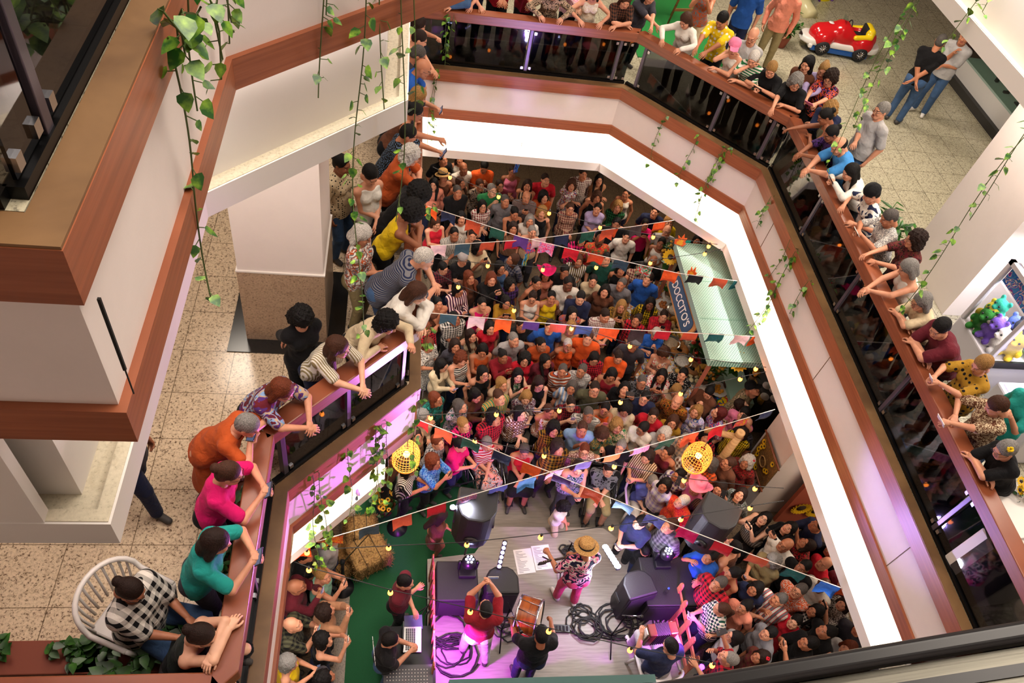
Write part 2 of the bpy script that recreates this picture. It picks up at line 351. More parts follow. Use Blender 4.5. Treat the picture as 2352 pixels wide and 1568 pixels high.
# ---- head (face looks along local -Y), hair styles, hands: made once, placed many times
HC = {}
def head_geo(h=.0055, fem=True):
    key = ('head', h, fem)
    if key in HC: return HC[key]
    F = Field((-.1, -.135, -.15), (.1, .12, .135), h)
    F.ell((0, .015, .028), (.075, .096, .094), .02)
    F.ell((0, -.022, -.035), (.062 if fem else .066, .07, .078), .03)
    F.cone((-.018, -.064, -.093), (.018, -.064, -.093), .02 if fem else .025, .02 if fem else .025, .03)      # chin
    F.cone((-.045, -.02, -.066), (-.02, -.058, -.09), .02, .018, .03); F.cone((.045, -.02, -.066), (.02, -.058, -.09), .02, .018, .03)
    F.cone((-.03, -.076, .024), (.03, -.076, .024), .011, .011, .02)                                               # brow
    F.ell((-.04, -.068, -.028), (.02, .018, .02), .02); F.ell((.04, -.068, -.028), (.02, .018, .02), .02)      # cheeks
    for x in (-.031, .031):
        F.ell((x, -.094, .0), (.017, .016, .012), .012, cut=True); F.ell((x, -.0765, -.001), (.0125, .0125, .0125), .003)
        F.ell((x*2.45, .012, -.006), (.008, .02, .032), .006)                                                  # ears
    F.cone((0, -.088, .002), (0, -.104, -.028), .007, .0105, .014)                                               # nose
    F.cone((-.012, -.098, -.034), (.012, -.098, -.034), .008, .008, .008)
    F.cone((-.019, -.089, -.0575), (.019, -.089, -.0575), .0065, .0065, .006); F.cone((-.015, -.089, -.067), (.015, -.089, -.067), .007, .007, .006)
    F.cone((0, .028, -.06), (0, .045, -.15), .052, .054, .03)
    P, Q = F.mesh(); c = P[Q].mean(1); m = np.zeros(len(Q), int)
    x, y, z = np.abs(c[:, 0]), c[:, 1], c[:, 2]
    eye = (np.hypot(x-.031, (z+.001)*2.1) < .0125) & (y < -.062); m[eye] = 2
    m[(np.hypot(x-.031, z+.001) < .0072) & (y < -.062)] = 1
    m[(np.abs(z-(.021+.003*(1-((x-.036)/.02)**2))) < .0036) & (np.abs(x-.032) < .02) & (y < -.06)] = 1
    m[(x < .025) & (np.abs(z+.062) < .0095-.004*(x/.025)**2) & (y < -.078)] = 3
    HC[key] = (P, Q, m); return HC[key]

def hair_geo(style, h=.0085):
    key = ('hair', style, h)
    if key in HC: return HC[key]
    F = Field((-.2, -.2, -.42 if style in ('long', 'ponytail', 'longfront') else -.2), (.2, .25, .22), h)
    C = (0, .02, .034); g = F.grid(); rng = np.random.default_rng(len(style)*7)
    cr = (.083, .104, .1)
    def face_cut(depth=.056, low=.066, kx=.068):
        # opens the face: an oval hole pushed in from the front
        F.ell((0, -.13, low-.115), (kx, depth+.06, .12), .012, cut=True)
    if style == 'short':
        F.ell(C, cr, .01); F.ell((0, .055, -.01), (.072, .06, .07), .02)
        F.plane((0, -.0, -.035), (0, -.55, -1)); face_cut()
        F.plane((0, .0, -.075), (0, 0, -1))
    elif style == 'crop':
        F.ell((0, .018, .032), (.079, .1, .098), .01); F.ell((0, .055, -.01), (.068, .056, .06), .02)
        F.plane((0, .005, -.022), (0, -.6, -1)); face_cut(.056, .07); F.plane((0, .0, -.07), (0, 0, -1))
    elif style == 'balding':
        F.ell((0, .03, .015), (.083, .092, .075), .01); F.plane((0, 0, .055), (0, -.35, 1)); F.plane((0, .0, -.03), (0, -1.2, -.6)); F.plane((0, 0, -.06), (0, 0, -1))
    elif style in ('bob', 'long', 'longfront'):
        F.ell(C, (.087, .108, .105), .01)
        for s in (-1, 1): F.cone((s*.066, .02, .03), (s*.083, .03, -.1 if style == 'bob' else -.14), .034, .036 if style == 'bob' else .03, .03)
        F.cone((0, .07, .02), (0, .085, -.1), .07, .07, .03, e=((0, 1, 0), .7))
        if style != 'bob': F.cone((0, .08, -.08), (0, .115, -.32), .075, .05, .04, e=((0, 1, 0), .45))
        if style == 'longfront':
            for s in (-1, 1): F.cone((s*.085, .01, -.1), (s*.09, -.045, -.3), .03, .022, .03)
        face_cut(.064, .068, .066)
    elif style in ('bun', 'ponytail'):
        F.ell(C, (.081, .102, .098), .01); F.ell((0, .06, -.02), (.066, .055, .06), .02)
        F.plane((0, .0, -.03), (0, -.75, -1)); face_cut(.058, .074)
        if style == 'bun': F.ell((0, .125, .055), (.042, .038, .042), .012)
        else:
            F.cone((0, .115, .05), (0, .155, .0), .022, .032, .01); F.cone((0, .155, .0), (0, .14, -.26), .034, .014, .02)
    elif style == 'afro':
        F.ell((0, .035, .055), (.145, .145, .14), .01); F.ell((0, -.14, -.06), (.07, .085, .11), .02, cut=True)
    elif style == 'curly':
        F.ell((0, .025, .04), (.105, .118, .112), .01)
        for s in (-1, 1): F.ell((s*.075, .035, -.05), (.045, .07, .075), .03)
        F.ell((0, .085, -.05), (.08, .05, .08), .03); face_cut(.066, .06, .066)
    if style in ('afro', 'curly'):
        w = .012 if style == 'afro' else .011; f = 190 if style == 'afro' else 150
        F.d = F.d+(w*(np.sin(g[0]*f)*np.sin(g[1]*f+1)*np.sin(g[2]*f+2)+.9*np.sin(g[0]*f*.53+2)*np.sin(g[1]*f*.61)*np.sin(g[2]*f*.47+1))).astype(F32)
    elif style in ('bob', 'long', 'longfront', 'ponytail', 'short'):
        a = np.arctan2(g[0], g[1]-.02+1e-4*np.ones_like(g[0]))
        F.d = F.d+(.0022*np.sin(a*34+g[2]*16)).astype(F32)
    P, Q = F.mesh(); HC[key] = (P, Q); return HC[key]

def hand_geo(kind, h=.0045):
    """right hand, wrist at 0, fingers along +Y, palm faces -Z, thumb on -X"""
    key = ('hand', kind, h)
    if key in HC: return HC[key]
    F = Field((-.1, -.03, -.12), (.07, .2, .06), h)
    curl = dict(relaxed=(.35, .4, .3), grip=(.9, 1.0, .7), flat=(.08, .1, .05), point=(.9, 1.1, .8))[kind]
    F.cone((0, -.01, 0), (0, .03, 0), .026, .03, .01, e=((0, 0, 1), .7))
    for x, L in ((-.03, .085), (-.01, .09), (.01, .086), (.03, .078)): F.cone((x*.45, .01, 0), (x, L, 0), .015, .0125, .012)
    for i, (x, y, L) in enumerate(((-.031, .088, .072), (-.0105, .093, .08), (.0105, .089, .074), (.0305, .08, .058))):
        p = V(x, y, 0); an = 0; sp = (i-1.5)*.07
        cc = (.05, .05, .03) if (kind == 'point' and i == 0) else curl
        for j, (fr, r) in enumerate(((.44, .0095), (.31, .0088), (.25, .0078))):
            an += cc[j]*(1+.12*i); q = p+V(math.sin(sp)*math.cos(an), math.cos(an), -math.sin(an))*L*fr
            F.cone(p, q, r, r-.0008, .003); p = q
    t0 = V(-.022, .02, -.006); t1 = t0+V(-.028, .032, -.014); t2 = t1+V(-.012, .03, -.01 if kind != 'grip' else -.028); t3 = t2+V(.0 if kind != 'grip' else .016, .022, -.006)
    F.cone(t0, t1, .016, .012, .012); F.cone(t1, t2, .0115, .01, .004); F.cone(t2, t3, .01, .008, .004)
    P, Q = F.mesh(); HC[key] = (P, Q); return HC[key]

def ik(a, t, l1, l2, pole):
    """elbow or knee position between a and t"""
    d = t-a; L = np.linalg.norm(d); m = (l1+l2)*.995
    if L > m: t = a+d/L*m; d = t-a; L = m
    x = (l1*l1-l2*l2+L*L)/(2*L); y = math.sqrt(max(l1*l1-x*x, 0)); u = d/L
    p = np.asarray(pole, float); p = nrm(p-u*(p@u)); return a+u*x+p*y, t

def human(H=1.66, fem=True, lean=0.0, side=0.0, yaw=0.0, hl=None, hr=None, look=(0, -1, -.35), tilt=0.0, legs='stand', feet=None, hip=None, fat=1.0,
          sleeve=.55, top='shirt', bottom='pants', kl='relaxed', kr='relaxed', vox=.0125, palm_l=None, palm_r=None, neck=.0, polel=None, poler=None, bag=None, hd=.0055, loose=.0):
    """One figure facing local -Y, feet at z=0. Returns dict of geometry and the head/hand frames."""
    s = H/1.70; sw = (.148 if fem else .172)*s*(1+.3*(fat-1)); hipz = (.9*s if legs == 'stand' else .52*s)
    Pv = V(0, 0, hipz) if hip is None else V(*hip)
    Ry = np.array([[math.cos(yaw), -math.sin(yaw), 0], [math.sin(yaw), math.cos(yaw), 0], [0, 0, 1]])
    up = nrm(V(math.sin(side), -math.sin(lean), math.cos(lean)*math.cos(side)))
    rt = Ry@nrm(V(1, 0, -math.sin(side))); rt = nrm(rt-up*(rt@up)); fw = np.cross(rt, up)          # forward (-Y when upright)
    T = np.array([rt, -fw, up]).T
    W = Pv+up*.2*s; Cc = Pv+up*.36*s+fw*.01; N = Pv+up*.535*s+fw*.012*s
    S = {-1: N-rt*sw-up*.088*s, 1: N+rt*sw-up*.088*s}
    nd = nrm(up*.75+V(0, 0, .35)+fw*(.22+neck)); Hc = N+nd*.155*s+fw*.015
    lk = nrm(look); hu = nrm(V(math.sin(tilt), 0, 1)*1.0+up*.8); M = frame(lk, hu); hs = (1.0 if fem else 1.03)*(.5+.5*s)*1.06
    ua, fa = .285*s, .255*s
    tg = {-1: V(*hl) if hl is not None else S[-1]+V(-.07, -.02, -.50*s), 1: V(*hr) if hr is not None else S[1]+V(.07, -.02, -.50*s)}
    E, Wr = {}, {}
    for q, pole in ((-1, polel), (1, poler)):
        E[q], Wr[q] = ik(S[q], tg[q], ua, fa, pole if pole is not None else (q*.5, .55, -1))
    if legs == 'stand':
        hw = .09*s; ft = feet or ((-.11, .0), (.11, .0)); K, A = {}, {}
        for q, f in ((-1, ft[0]), (1, ft[1])):
            hp = Pv+Ry@V(q*hw, 0, -.03)*1.0; A[q] = V(f[0], f[1], .075); K[q], A[q] = ik(hp, A[q], .41*s, .395*s, (q*.15, -1, 0))
            A[q] = V(f[0], f[1], .075)
    else:                                                                    # sitting on a seat
        hw = .09*s; K, A = {}, {}
        for q in (-1, 1):
            f = (feet or ((-.13, -.48), (.13, -.48)))[(q+1)//2]
            A[q] = V(f[0], f[1], .075); K[q], A[q] = ik(Pv+V(q*hw, -.02, 0), A[q], .44*s, .43*s, (q*.12, -1, .9))
            A[q] = V(f[0], f[1], .075)
    def torso(F, inf=0., part='all'):
        w = fat; f = .92 if fem else 1.0
        F.ell(Pv+up*.03*s, V(.158*(1.05 if fem else .98)*w, .112*w, .12)*s, .04, T, inf)
        F.ell(W, V(.128*f*w, .1*w*(1+.25*(w-1)), .14)*s, .05, T, inf)
        if w > 1.08: F.ell(W+fw*.05*s*w-up*.03, V(.115*w, .08*w, .12)*s, .05, T, inf)
        F.ell(Cc, V(.15*f*(.6+.4*w)+.006, .108*(.6+.4*w), .18)*s, .05, T, inf)
        F.cone(S[-1]+rt*.03*s, S[1]-rt*.03*s, .05*s, .05*s, .045, inf); F.cone(N-up*.03*s-rt*.05*s, S[-1]+up*.005, .045*s, .04*s, .04, inf); F.cone(N-up*.03*s+rt*.05*s, S[1]+up*.005, .045*s, .04*s, .04, inf)
        if fem:
            for q in (-1, 1): F.ell(Cc+rt*q*.068*s+fw*.075*s-up*.0*s, V(.066, .06, .064)*s*(.75+.25*w), .03, T, inf)
    def arms(F, inf=0., frac=1.0, r=1.0):
        for q in (-1, 1):
            a, e, w = S[q], E[q], Wr[q]; R = (.046 if fem else .052)*s*(.55+.45*fat)
            F.cone(a, a, R*1.15*r, R*1.15*r, .04, inf)
            if frac <= .5:
                t = frac*2; b = a+(e-a)*t; F.cone(a, b, R*r, R*(1-.15*t)*r+inf*.2, .02, inf)
            else:
                F.cone(a, e, R*r, R*.84*r, .02, inf)
                t = min((frac-.5)*2, 1); F.cone(e, e+(w-e)*t, R*.84*r, (R*.84+(.027*s-R*.84)*t)*r, .012, inf)
    def legm(F, inf=0., r=1.0, to=1.0, flare=0.):
        for q in (-1, 1):
            hp = Pv+rt*q*.085*s-up*.02*s; w = .55+.45*fat
            F.ell(Pv+rt*q*.08*s-fw*.06*s-V(0, 0, .04), V(.09, .09, .1)*s*w, .04, None, inf)
            F.cone(hp, K[q], .09*s*w*r, .062*s*w*r, .03, inf)
            t = max(min(to*2-1, 1), .02); b = K[q]+(A[q]+V(0, 0, .0)-K[q])*t
            F.cone(K[q], b, .058*s*w*r, (.04+flare)*s*w*r, .015, inf)
    pts = [Pv, W, Cc, N, S[-1], S[1], E[-1], E[1], Wr[-1], Wr[1], K[-1], K[1], A[-1], A[1]]
    lo = np.min(pts, 0)-.17*fat; hi = np.max(pts, 0)+.17*fat; lo[2] = max(lo[2], -.01)
    out = dict(s=s, head=(Hc, M, hs), wr=Wr, el=E, S=S, pelvis=Pv, T=T, N=N, A=A, up=up, fw=fw, rt=rt, C=Cc)
    # skin
    F = Field(lo, hi, vox); torso(F, -.004)
    arms(F); F.cone(N-up*.02, Hc-nd*.04, .052*s, .05*s, .03)
    if bottom in ('skirt', 'dress', 'shorts', 'capri'): legm(F)
    else:
        legm(F, -.014)
    parts = [(*F.mesh(), 0)]
    hp, hq, hm = head_geo(hd, fem); parts.append((hp*hs@M.T+Hc, hq, hm))
    for q, kd, pn in ((-1, kl, palm_l), (1, kr, palm_r)):
        P, Q = hand_geo(kd); d = nrm(Wr[q]-E[q]+V(0, 0, -.02))
        if pn is None: pn = V(-q*.6, 0, -1) if abs(d[2]) < .7 else V(-q, .0, 0)
        z = -nrm(V(*pn)-d*(V(*pn)@d)); x = np.cross(d, z); B = np.array([x, d, z]).T
        if q == -1: P = P*np.array([-1, 1, 1]); Q = Q[:, ::-1]
        parts.append((P*s*.98@B.T+Wr[q], Q, 0)); out['hand%d' % q] = (Wr[q]+d*.085*s-z*.02, B)
    out['body'] = parts
    # garments
    if top != 'none':
        F = Field(lo, hi, vox); lo_t = {'shirt': -.1, 'crop': .1, 'tank': -.06, 'dress': -.1, 'strap': -.06, 'jacket': -.14}[top]*s
        inf = {'shirt': .016, 'crop': .014, 'tank': .01, 'dress': .014, 'strap': .008, 'jacket': .024}[top]+loose
        torso(F, inf)
        F.cone(Pv+up*.02*s, Pv-up*.1*s, .155*s*fat, .16*s*fat, .04, inf, e=(fw, .74))
        if top in ('shirt', 'jacket', 'dress', 'crop') and sleeve > 0: arms(F, inf*.9+(.004 if sleeve < .7 else 0), sleeve)
        F.plane(Pv+up*lo_t, -up)
        if top in ('tank', 'strap'): F.plane(N-up*.045*s, up)
        nr = dict(shirt=.07, jacket=.078, crop=.085, dress=.09, tank=.1, strap=.12)[top]
        F.ell(N+fw*.035*s+up*.035*s, V(nr*1.05, nr*1.1, nr*1.15)*s, .008, T, cut=True); F.ell(N+up*.1*s, V(.07, .075, .1)*s, .008, T, cut=True)
        if top in ('tank', 'strap') or sleeve <= 0:
            for q in (-1, 1): F.ell(S[q]+rt*q*.03*s+up*.0*s, V(.062, .09, .1)*s, .012, T, cut=True)
        gr = F.grid(); F.d = F.d+(.0028*np.sin(gr[0]*38+gr[2]*17)*np.sin(gr[2]*31-gr[1]*23+gr[0]*9)).astype(F32)
        out['top'] = F.mesh()
    if bottom in ('pants', 'wide', 'shorts', 'capri', 'jeans'):
        F = Field(V(lo[0], lo[1], lo[2]), V(hi[0], hi[1], max(Pv[2], K[1][2], K[-1][2])+.2), vox)
        F.ell(Pv+up*.03*s, V(.16*fat, .115*fat, .12)*s, .04, T, .008); legm(F, .01, 1.0, {'shorts': .42, 'capri': .75}.get(bottom, .97), .022 if bottom == 'wide' else .008)
        F.plane(Pv+up*.1*s, up)
        if bottom in ('shorts',): pass
        out['bottom'] = F.mesh()
    elif bottom in ('skirt', 'dress'):
        F = Field(V(lo[0]-.1, lo[1]-.1, lo[2]), V(hi[0]+.1, hi[1]+.1, Pv[2]+.2), vox)
        if legs == 'stand':
            F.cone(Pv+up*.06*s, V(Pv[0], Pv[1]*.5, .42*s), .13*s*fat, .22*s*fat, .03, 0, e=(V(0, 1, 0), .8)); F.plane(V(0, 0, .36), V(0, 0, -1))
        else:
            for q in (-1, 1): F.cone(Pv, K[q], .14*s*fat, .1*s, .06)
            F.cone(K[-1], K[1], .09*s, .09*s, .05)
        F.plane(Pv+up*.1*s, up); out['bottom'] = F.mesh()
    # shoes
    tf = (Ry@V(0, -1, 0)) if legs == 'stand' else V(0, -1, 0)
    out['shoes'] = []
    for q in (-1, 1):
        F = Field(A[q]-V(.14, .24, .1), A[q]+V(.14, .14, .08), .012)
        d = nrm(tf+V(q*.25, 0, 0)); a = A[q]*V(1, 1, 0)+V(0, 0, .042*s)
        F.cone(a-d*.04, a+d*.13*s, .04*s, .034*s, .02); F.cone(a, a+V(0, 0, .04), .04*s, .04*s, .02)
        F.plane(V(0, 0, .003), V(0, 0, -1)); out['shoes'].append(F.mesh())
    P, Q = head_geo(hd, fem)[:2]
    return out
# ---------------------------------------------------------------- the hall: two galleries around the void
MAHOG = wood('mahogany', '#763c23', '#925033', .33, (1.2, 1.2, 30)); MAHOGH = wood('mahogany_fascia', '#844629', '#9f5a39', .4, (1.5, 1.5, 40))
LEDGE = wood('dusty_ledge_wood', '#5c4026', '#86643f', .5, (2, 2, 12))
WHITE = plaster('ivory_plaster', '#efe3de', .06); CEIL = plaster('ceiling_white', '#eae3dc', .03); STONE = granite('beige_concrete', '#d3c8ae', '#b5aa90', '#c4b99e', tile_on=False, density=.05, rough=.85)
BLACKM = plain('black_metal', '#0b0b0d', .35, .6); STEELP = plain('grey_post_metal', '#57505c', .35, .6); CLIP = plain('brushed_clip', '#b9b9bd', .25, 1.)
TILE_L = granite('speckled_granite_tiles', '#dbc4a6', '#5a4232', '#a98f76', .6, (-.015, .18), .18); TILE_R = granite('pale_granite_tiles', '#bdb59c', '#5f5b50', '#a39d8c', .6, (-.015, .18), .2, density=.55)
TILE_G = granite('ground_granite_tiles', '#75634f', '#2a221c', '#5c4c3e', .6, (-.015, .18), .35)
SMOKE = glass_dark('smoked_glass', .42)
RING = [(-9, 1.655), (-.9, 1.655), (-.9, 4.02), (.46, 5.40), (.46, 12.34), (4.09, 12.34), (6.19, 10.25), (6.19, -4)]
LIP = [(-9, 1.655), (-1.15, 1.655), (-1.15, 3.90), (.1, 5.15), (.1, 12.34), (4.09, 12.34), (6.22, 10.22), (6.25, -4)]
def off(d, ring=None):
    P = [Vector(p) for p in (ring or RING)]; out = []
    n = [Vector((-(P[i+1]-P[i]).y, (P[i+1]-P[i]).x)).normalized() for i in range(len(P)-1)]
    for i, p in enumerate(P):
        if i == 0: out.append(p+n[0]*d)
        elif i == len(P)-1: out.append(p+n[-1]*d)
        else: b = (n[i-1]+n[i]); out.append(p+b*(d/(b.dot(n[i]))))
    return out
def sweep(mb, sec, m=0, ring=None):
    """sweep a closed section [(offset, z)] along the edge of the void"""
    k = len(sec); v = []; f = []; rows = [off(d, ring) for d, z in sec]
    for i in range(len(RING)): v += [(rows[j][i].x, rows[j][i].y, sec[j][1]) for j in range(k)]
    for i in range(len(RING)-1):
        for j in range(k): f.append((i*k+j, i*k+(j+1) % k, (i+1)*k+(j+1) % k, (i+1)*k+j))
    return mb.add(v, f+[tuple(range(k)), tuple(range(len(v)-k, len(v)))[::-1]], m)
def rect(a, b, z0, z1): return [(a, z0), (b, z0), (b, z1), (a, z1)]
OUT = [(16, -4), (16, 21), (-9, 21)]
def plate(name, d, z0, z1, mats, hole=None):
    P = [tuple(p) for p in off(d, hole)]; mb = MB(); mb.prism(P+OUT[:2]+OUT[2:], z0, z1); return struct(name, mb, mats)
for z, nm in ((L1, 'first'), (L2, 'second')):
    mb = MB(); sweep(mb, rect(0, .14, z-.24, z-.012)); struct('trim_upper_band_%s_gallery' % nm, mb, MAHOGH)
    mb = MB(); sweep(mb, rect(.004, .135, z-.012, z)); struct('trim_ledge_%s_gallery' % nm, mb, LEDGE)
    mb = MB(); sweep(mb, rect(.035, .14, z-.83, z-.24)); struct('wall_fascia_%s_gallery' % nm, mb, WHITE)
    mb = MB(); sweep(mb, rect(0, .14, z-1.01, z-.815)); struct('trim_lower_band_%s_gallery' % nm, mb, MAHOGH)
    mb = MB(); sweep(mb, rect(.05, .6, z-.86, z-.82)); bw = .18 if z == L2 else .42; sweep(mb, rect(bw, bw+.08, z-1.77, z-.84), 0, LIP); struct('wall_cove_%s_gallery' % nm, mb, CEIL)
    mb = MB(); sweep(mb, rect(.0, .07, z-1.89, z-1.70), 0, LIP); struct('wall_cove_lip_%s_gallery' % nm, mb, CEIL)
    mb = MB(); sweep(mb, rect(.07, .44, z-1.80, z-1.765), 0, LIP); sweep(mb, rect(.012, .07, z-1.702, z-1.695), 0, LIP); struct('trim_cove_shelf_%s_gallery' % nm, mb, STONE)
    c = plate('ceiling_below_%s_gallery' % nm, .05, z-1.889, z-1.82, CEIL, LIP)
mb = MB(); mb.box((-9, 1.66, L2-1.7), (-1.42, 1.72, L2-1.0)); struct('wall_panel_second_gallery', mb, CEIL)
JM = plain('dark_joint', '#15110e', .9)
mb = MB(); mb.box((-.872, 1.682, L2-.6), (-.862, 1.692, L2-.24)); mb.box((-.869, 1.685, L2-.74), (-.865, 1.69, L2-.6)); struct('trim_joint_1', mb, JM)
for k, y in enumerate((3.55, 6.4, 9.2)):
    mb = MB(); mb.box((6.217, y-.003, L1-.83), (6.226, y+.003, L1-.24)); struct('trim_joint_%d' % (k+2), mb, LEDGE)
plate('floor_second_gallery', .14, L2-.3, L2-.002, TILE_R)
# first-gallery floor: warm speckled stone west of the void, paler stone east and north
P = [tuple(p) for p in off(.14)]
mb = MB(); mb.prism(P[:5]+[(P[4][0], 21), (-9, 21)], L1-.3, L1-.002); struct('floor_first_gallery_west', mb, TILE_L)
mb = MB(); mb.prism([P[4]]+P[5:]+[(16, -4), (16, 21), (P[4][0], 21)], L1-.3, L1-.002); struct('floor_first_gallery_east', mb, TILE_R)
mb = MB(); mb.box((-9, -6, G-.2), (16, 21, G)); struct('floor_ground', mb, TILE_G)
for nm, lo, hi in (('north', (-9, 21, 0), (16, 21.2, 20)), ('west', (-9.2, -6, 0), (-9, 21, 20)), ('east', (16, -6, 0), (16.2, 21, 20)), ('south', (-9, -6.2, 0), (16, -6, 20))):
    mb = MB(); mb.box(lo, hi); struct('wall_'+nm, mb, WHITE)
mb = MB(); mb.box((-9, -6, 19.9), (16, 21, 20)); struct('ceiling', mb, CEIL)
# cove lights: long lamps hidden behind the lower band
CL = off(.16)
for z, e in ((L1, 62), (L2, 8)):
    for i in range(len(RING)-1):
        a, b = CL[i], CL[i+1]; L = (b-a).length
        if z == L2 and i in (0, 5): continue
        n = Vector((-(b-a).y, (b-a).x)).normalized(); mid = (a+b)/2
        o = lamp('cove_light', 'AREA', (mid.x, mid.y, z-.92), (e if (z, i) != (L2, 6) else 45)*L*.8, (1, .93, .86), L*.99, .12, to=(mid.x+n.x*.25, mid.y+n.y*.25, z-1.7))
        d = (Vector((n.x*(.16 if z == L2 else .45), n.y*(.16 if z == L2 else .45), -.6))).normalized(); x = Vector((b-a).normalized().to_3d()); y = (-d).cross(x)
        o.rotation_euler = Matrix((x, y, -d)).transposed().to_euler()
# ---- balustrades: one thing per straight run
def railing(a, b, z, posts, label, i, wide=.20):
    """a, b = cap centre line ends; posts = positions along the run in metres"""
    a = Vector((*a, 0)); b = Vector((*b, 0)); u = (b-a).normalized(); n = Vector((-u.y, u.x, 0)); L = (b-a).length
    t = thing('balustrade', label, 'railing', (a.x, a.y, z), math.atan2(u.y, u.x), 'balustrades round the atrium')
    ms = CAPM[i]
    mb = MB(); e0, e1 = ms
    mb.add([(e0*-.5*wide, -wide/2, .85), (e0*.5*wide, wide/2, .85), (L+e1*.5*wide, wide/2, .85), (L-e1*.5*wide, -wide/2, .85), (e0*-.5*wide, -wide/2, 1.02), (e0*.5*wide, wide/2, 1.02), (L+e1*.5*wide, wide/2, 1.02), (L-e1*.5*wide, -wide/2, 1.02)],
           [(0, 1, 2, 3), (4, 5, 6, 7), (0, 3, 7, 4), (1, 2, 6, 5), (0, 1, 5, 4), (3, 2, 6, 7)])
    mb.obj('wooden_handrail', MAHOG, t, bevel=.012)
    mb = MB(); mb.box((.02, -.03, 0), (L-.02, .03, .045)); mb.obj('base_channel', BLACKM, t)
    ps = sorted(posts)
    for p in ps:
        mb = MB(); mb.box((p-.028, -.022, .0), (p+.028, .055, .85)); mb.obj('post', STEELP, t, bevel=.004)
    ed = [0]+ps+[L]
    for p, q in zip(ed[:-1], ed[1:]):
        if q-p < .25: continue
        mb = MB(); mb.box((p+.045, -.006, .05), (q-.045, .006, .83)); g = mb.obj('glass_panel', SMOKE, t)
        for x in (p+.07, q-.07):
            for zz in (.1, .76):
                if 0 < x < L: mb = MB(); mb.box((x-.022, -.022, zz-.025), (x+.022, .018, zz+.025)); mb.obj('clip', CLIP, g)
    return t
CP = [tuple(p) for p in off(.17)]
def mit(i):      # mitre slope at the ends of run i
    P = [Vector(p) for p in CP]; o = []
    for s, (a, b, c) in ((0, (i-1, i, i+1)), (1, (i, i+1, i+2))):
        if a < 0 or c >= len(P): o.append(0.); continue
        u = (P[b]-P[a]).normalized(); w = (P[c]-P[b]).normalized(); ang = math.atan2(u.x*w.y-u.y*w.x, u.dot(w)); o.append(math.tan(ang/2)*(1 if s == 0 else -1))
    return (-o[0]*-1 if False else o[0], o[1])
CAPM = {}
for i in range(7):
    m0, m1 = mit(i); CAPM[i] = (-m0, m1)
def along(i, pts): 
    a = Vector(CP[i]); u = (Vector(CP[i+1])-a).normalized(); return [(Vector(p)-a).dot(u) for p in pts]
lab = ['mahogany-capped glass balustrade beside the planters and the white plastic chair', 'glass balustrade with wooden cap in front of the pink and teal tops', 'diagonal glass balustrade lit magenta below the striped puff sleeves',
       'narrow side balustrade with spectators leaning in front of the white pillar', 'glass balustrade along the far edge behind the purple reflections', 'diagonal glass balustrade below the pink cap and yellow dotted shirt', 'long glass balustrade running past the maroon shirt and the claw machine']
pp = [[.5, 2.5, 4.5, 6.5], along(1, [(-1.0, 2.94)]), along(2, [(-.93, 4.2), (-.31, 4.79)])+[1.85], [1.2, 2.6, 4.0, 5.4], along(4, [(2.28, 12.4)])+[3.6], along(5, [(4.3, 12.34), (5.5, 11.2)])+[2.85], along(6, [(6.3, 8.61), (6.3, 7.01), (6.3, 5.28), (6.3, 3.63), (6.3, 2), (6.3, .4), (6.3, -1.5)])]
for i in range(7): railing(CP[i], CP[i+1], L1, [p for p in pp[i] if p > .05], lab[i], i)
for i in (0, 1): railing(CP[i], CP[i+1], L2, [[1.5, 3.5, 5.5, 7.75], [.3, 1.5]][i], ['mahogany-capped balustrade of the gallery above, at the left edge', 'dark glass balustrade of the upper gallery under the trailing vine'][i], i)
# ---- pillars
GRW = granite('pinkish_granite_wainscot', '#b4997f', '#6d5646', '#a08872', tile_on=False, density=.25, rough=.3); GRB = granite('black_granite', '#1a1816', '#050505', '#3a3836', tile_on=False, rough=.2)
def pillar(name, lo, hi, z0, z1, label, wains=True):
    t = thing(name, label, 'pillar', ((lo[0]+hi[0])/2, (lo[1]+hi[1])/2, z0)); w, d = (hi[0]-lo[0])/2, (hi[1]-lo[1])/2
    wz = 1.14 if wains else .0
    mb = MB(); mb.box((-w, -d, wz), (w, d, z1-z0)); mb.obj('shaft', WHITE, t)
    if wains:
        mb = MB(); mb.box((-w-.012, -d-.012, 0), (w+.012, d+.012, wz)); mb.obj('granite_wainscot', GRW, t)
        mb = MB(); mb.box((-w-.02, -d-.02, wz), (w+.02, d+.02, wz+.02)); mb.obj('moulding', CEIL, t)
        mb = MB(); mb.box((-w-.21, -d-.21, 0), (w+.21, d+.21, .012)); mb.obj('floor_border', GRB, t)
    t['kind'] = 'structure'; return t
pillar('pillar', (-1.58, 6.03), (-.68, 7.0), L1, L2-1.89, 'white square pillar with granite wainscot and black floor border')
pillar('pillar', (8.14, 7.09), (9.5, 8.4), L1, L2-1.89, 'plain white pillar behind the grey-haired spectators by the claw machine', False)
# ---------------------------------------------------------------- people
GEO = {}
EYEM = plain('dark_eye_and_brow', '#1a100c', .5); EYEW = plain('eye_white', '#b9aca2', .4); LIPM = plain('lips', '#8a4038', .5)
SHOE = plain('shoe_fabric', '#3a3634', .7); SHOEW = plain('white_shoe', '#cfcac4', .6); FRAME = plain('glasses_frame', '#1c1614', .3); PHB = plain('phone_body', '#1a1a1f', .3)
PHS = plain('phone_screen', '#2a3038', .15, emit='#8fa8d8', es=.25)
OFFZ = {}
def slots(o, mats):
    for i, m in enumerate(mats):
        o.material_slots[i].link = 'OBJECT'; o.material_slots[i].material = m
def cmesh(key, parts, n):
    if key not in GEO:
        me = np_mesh('_'.join(str(k) for k in key[:1]), parts)
        for i in range(n): me.materials.append(None)
        GEO[key] = me
    return GEO[key]
def child(name, me, parent, mats):
    o = bpy.data.objects.new(name, me); COL.objects.link(o); o.parent = parent; slots(o, mats); return o
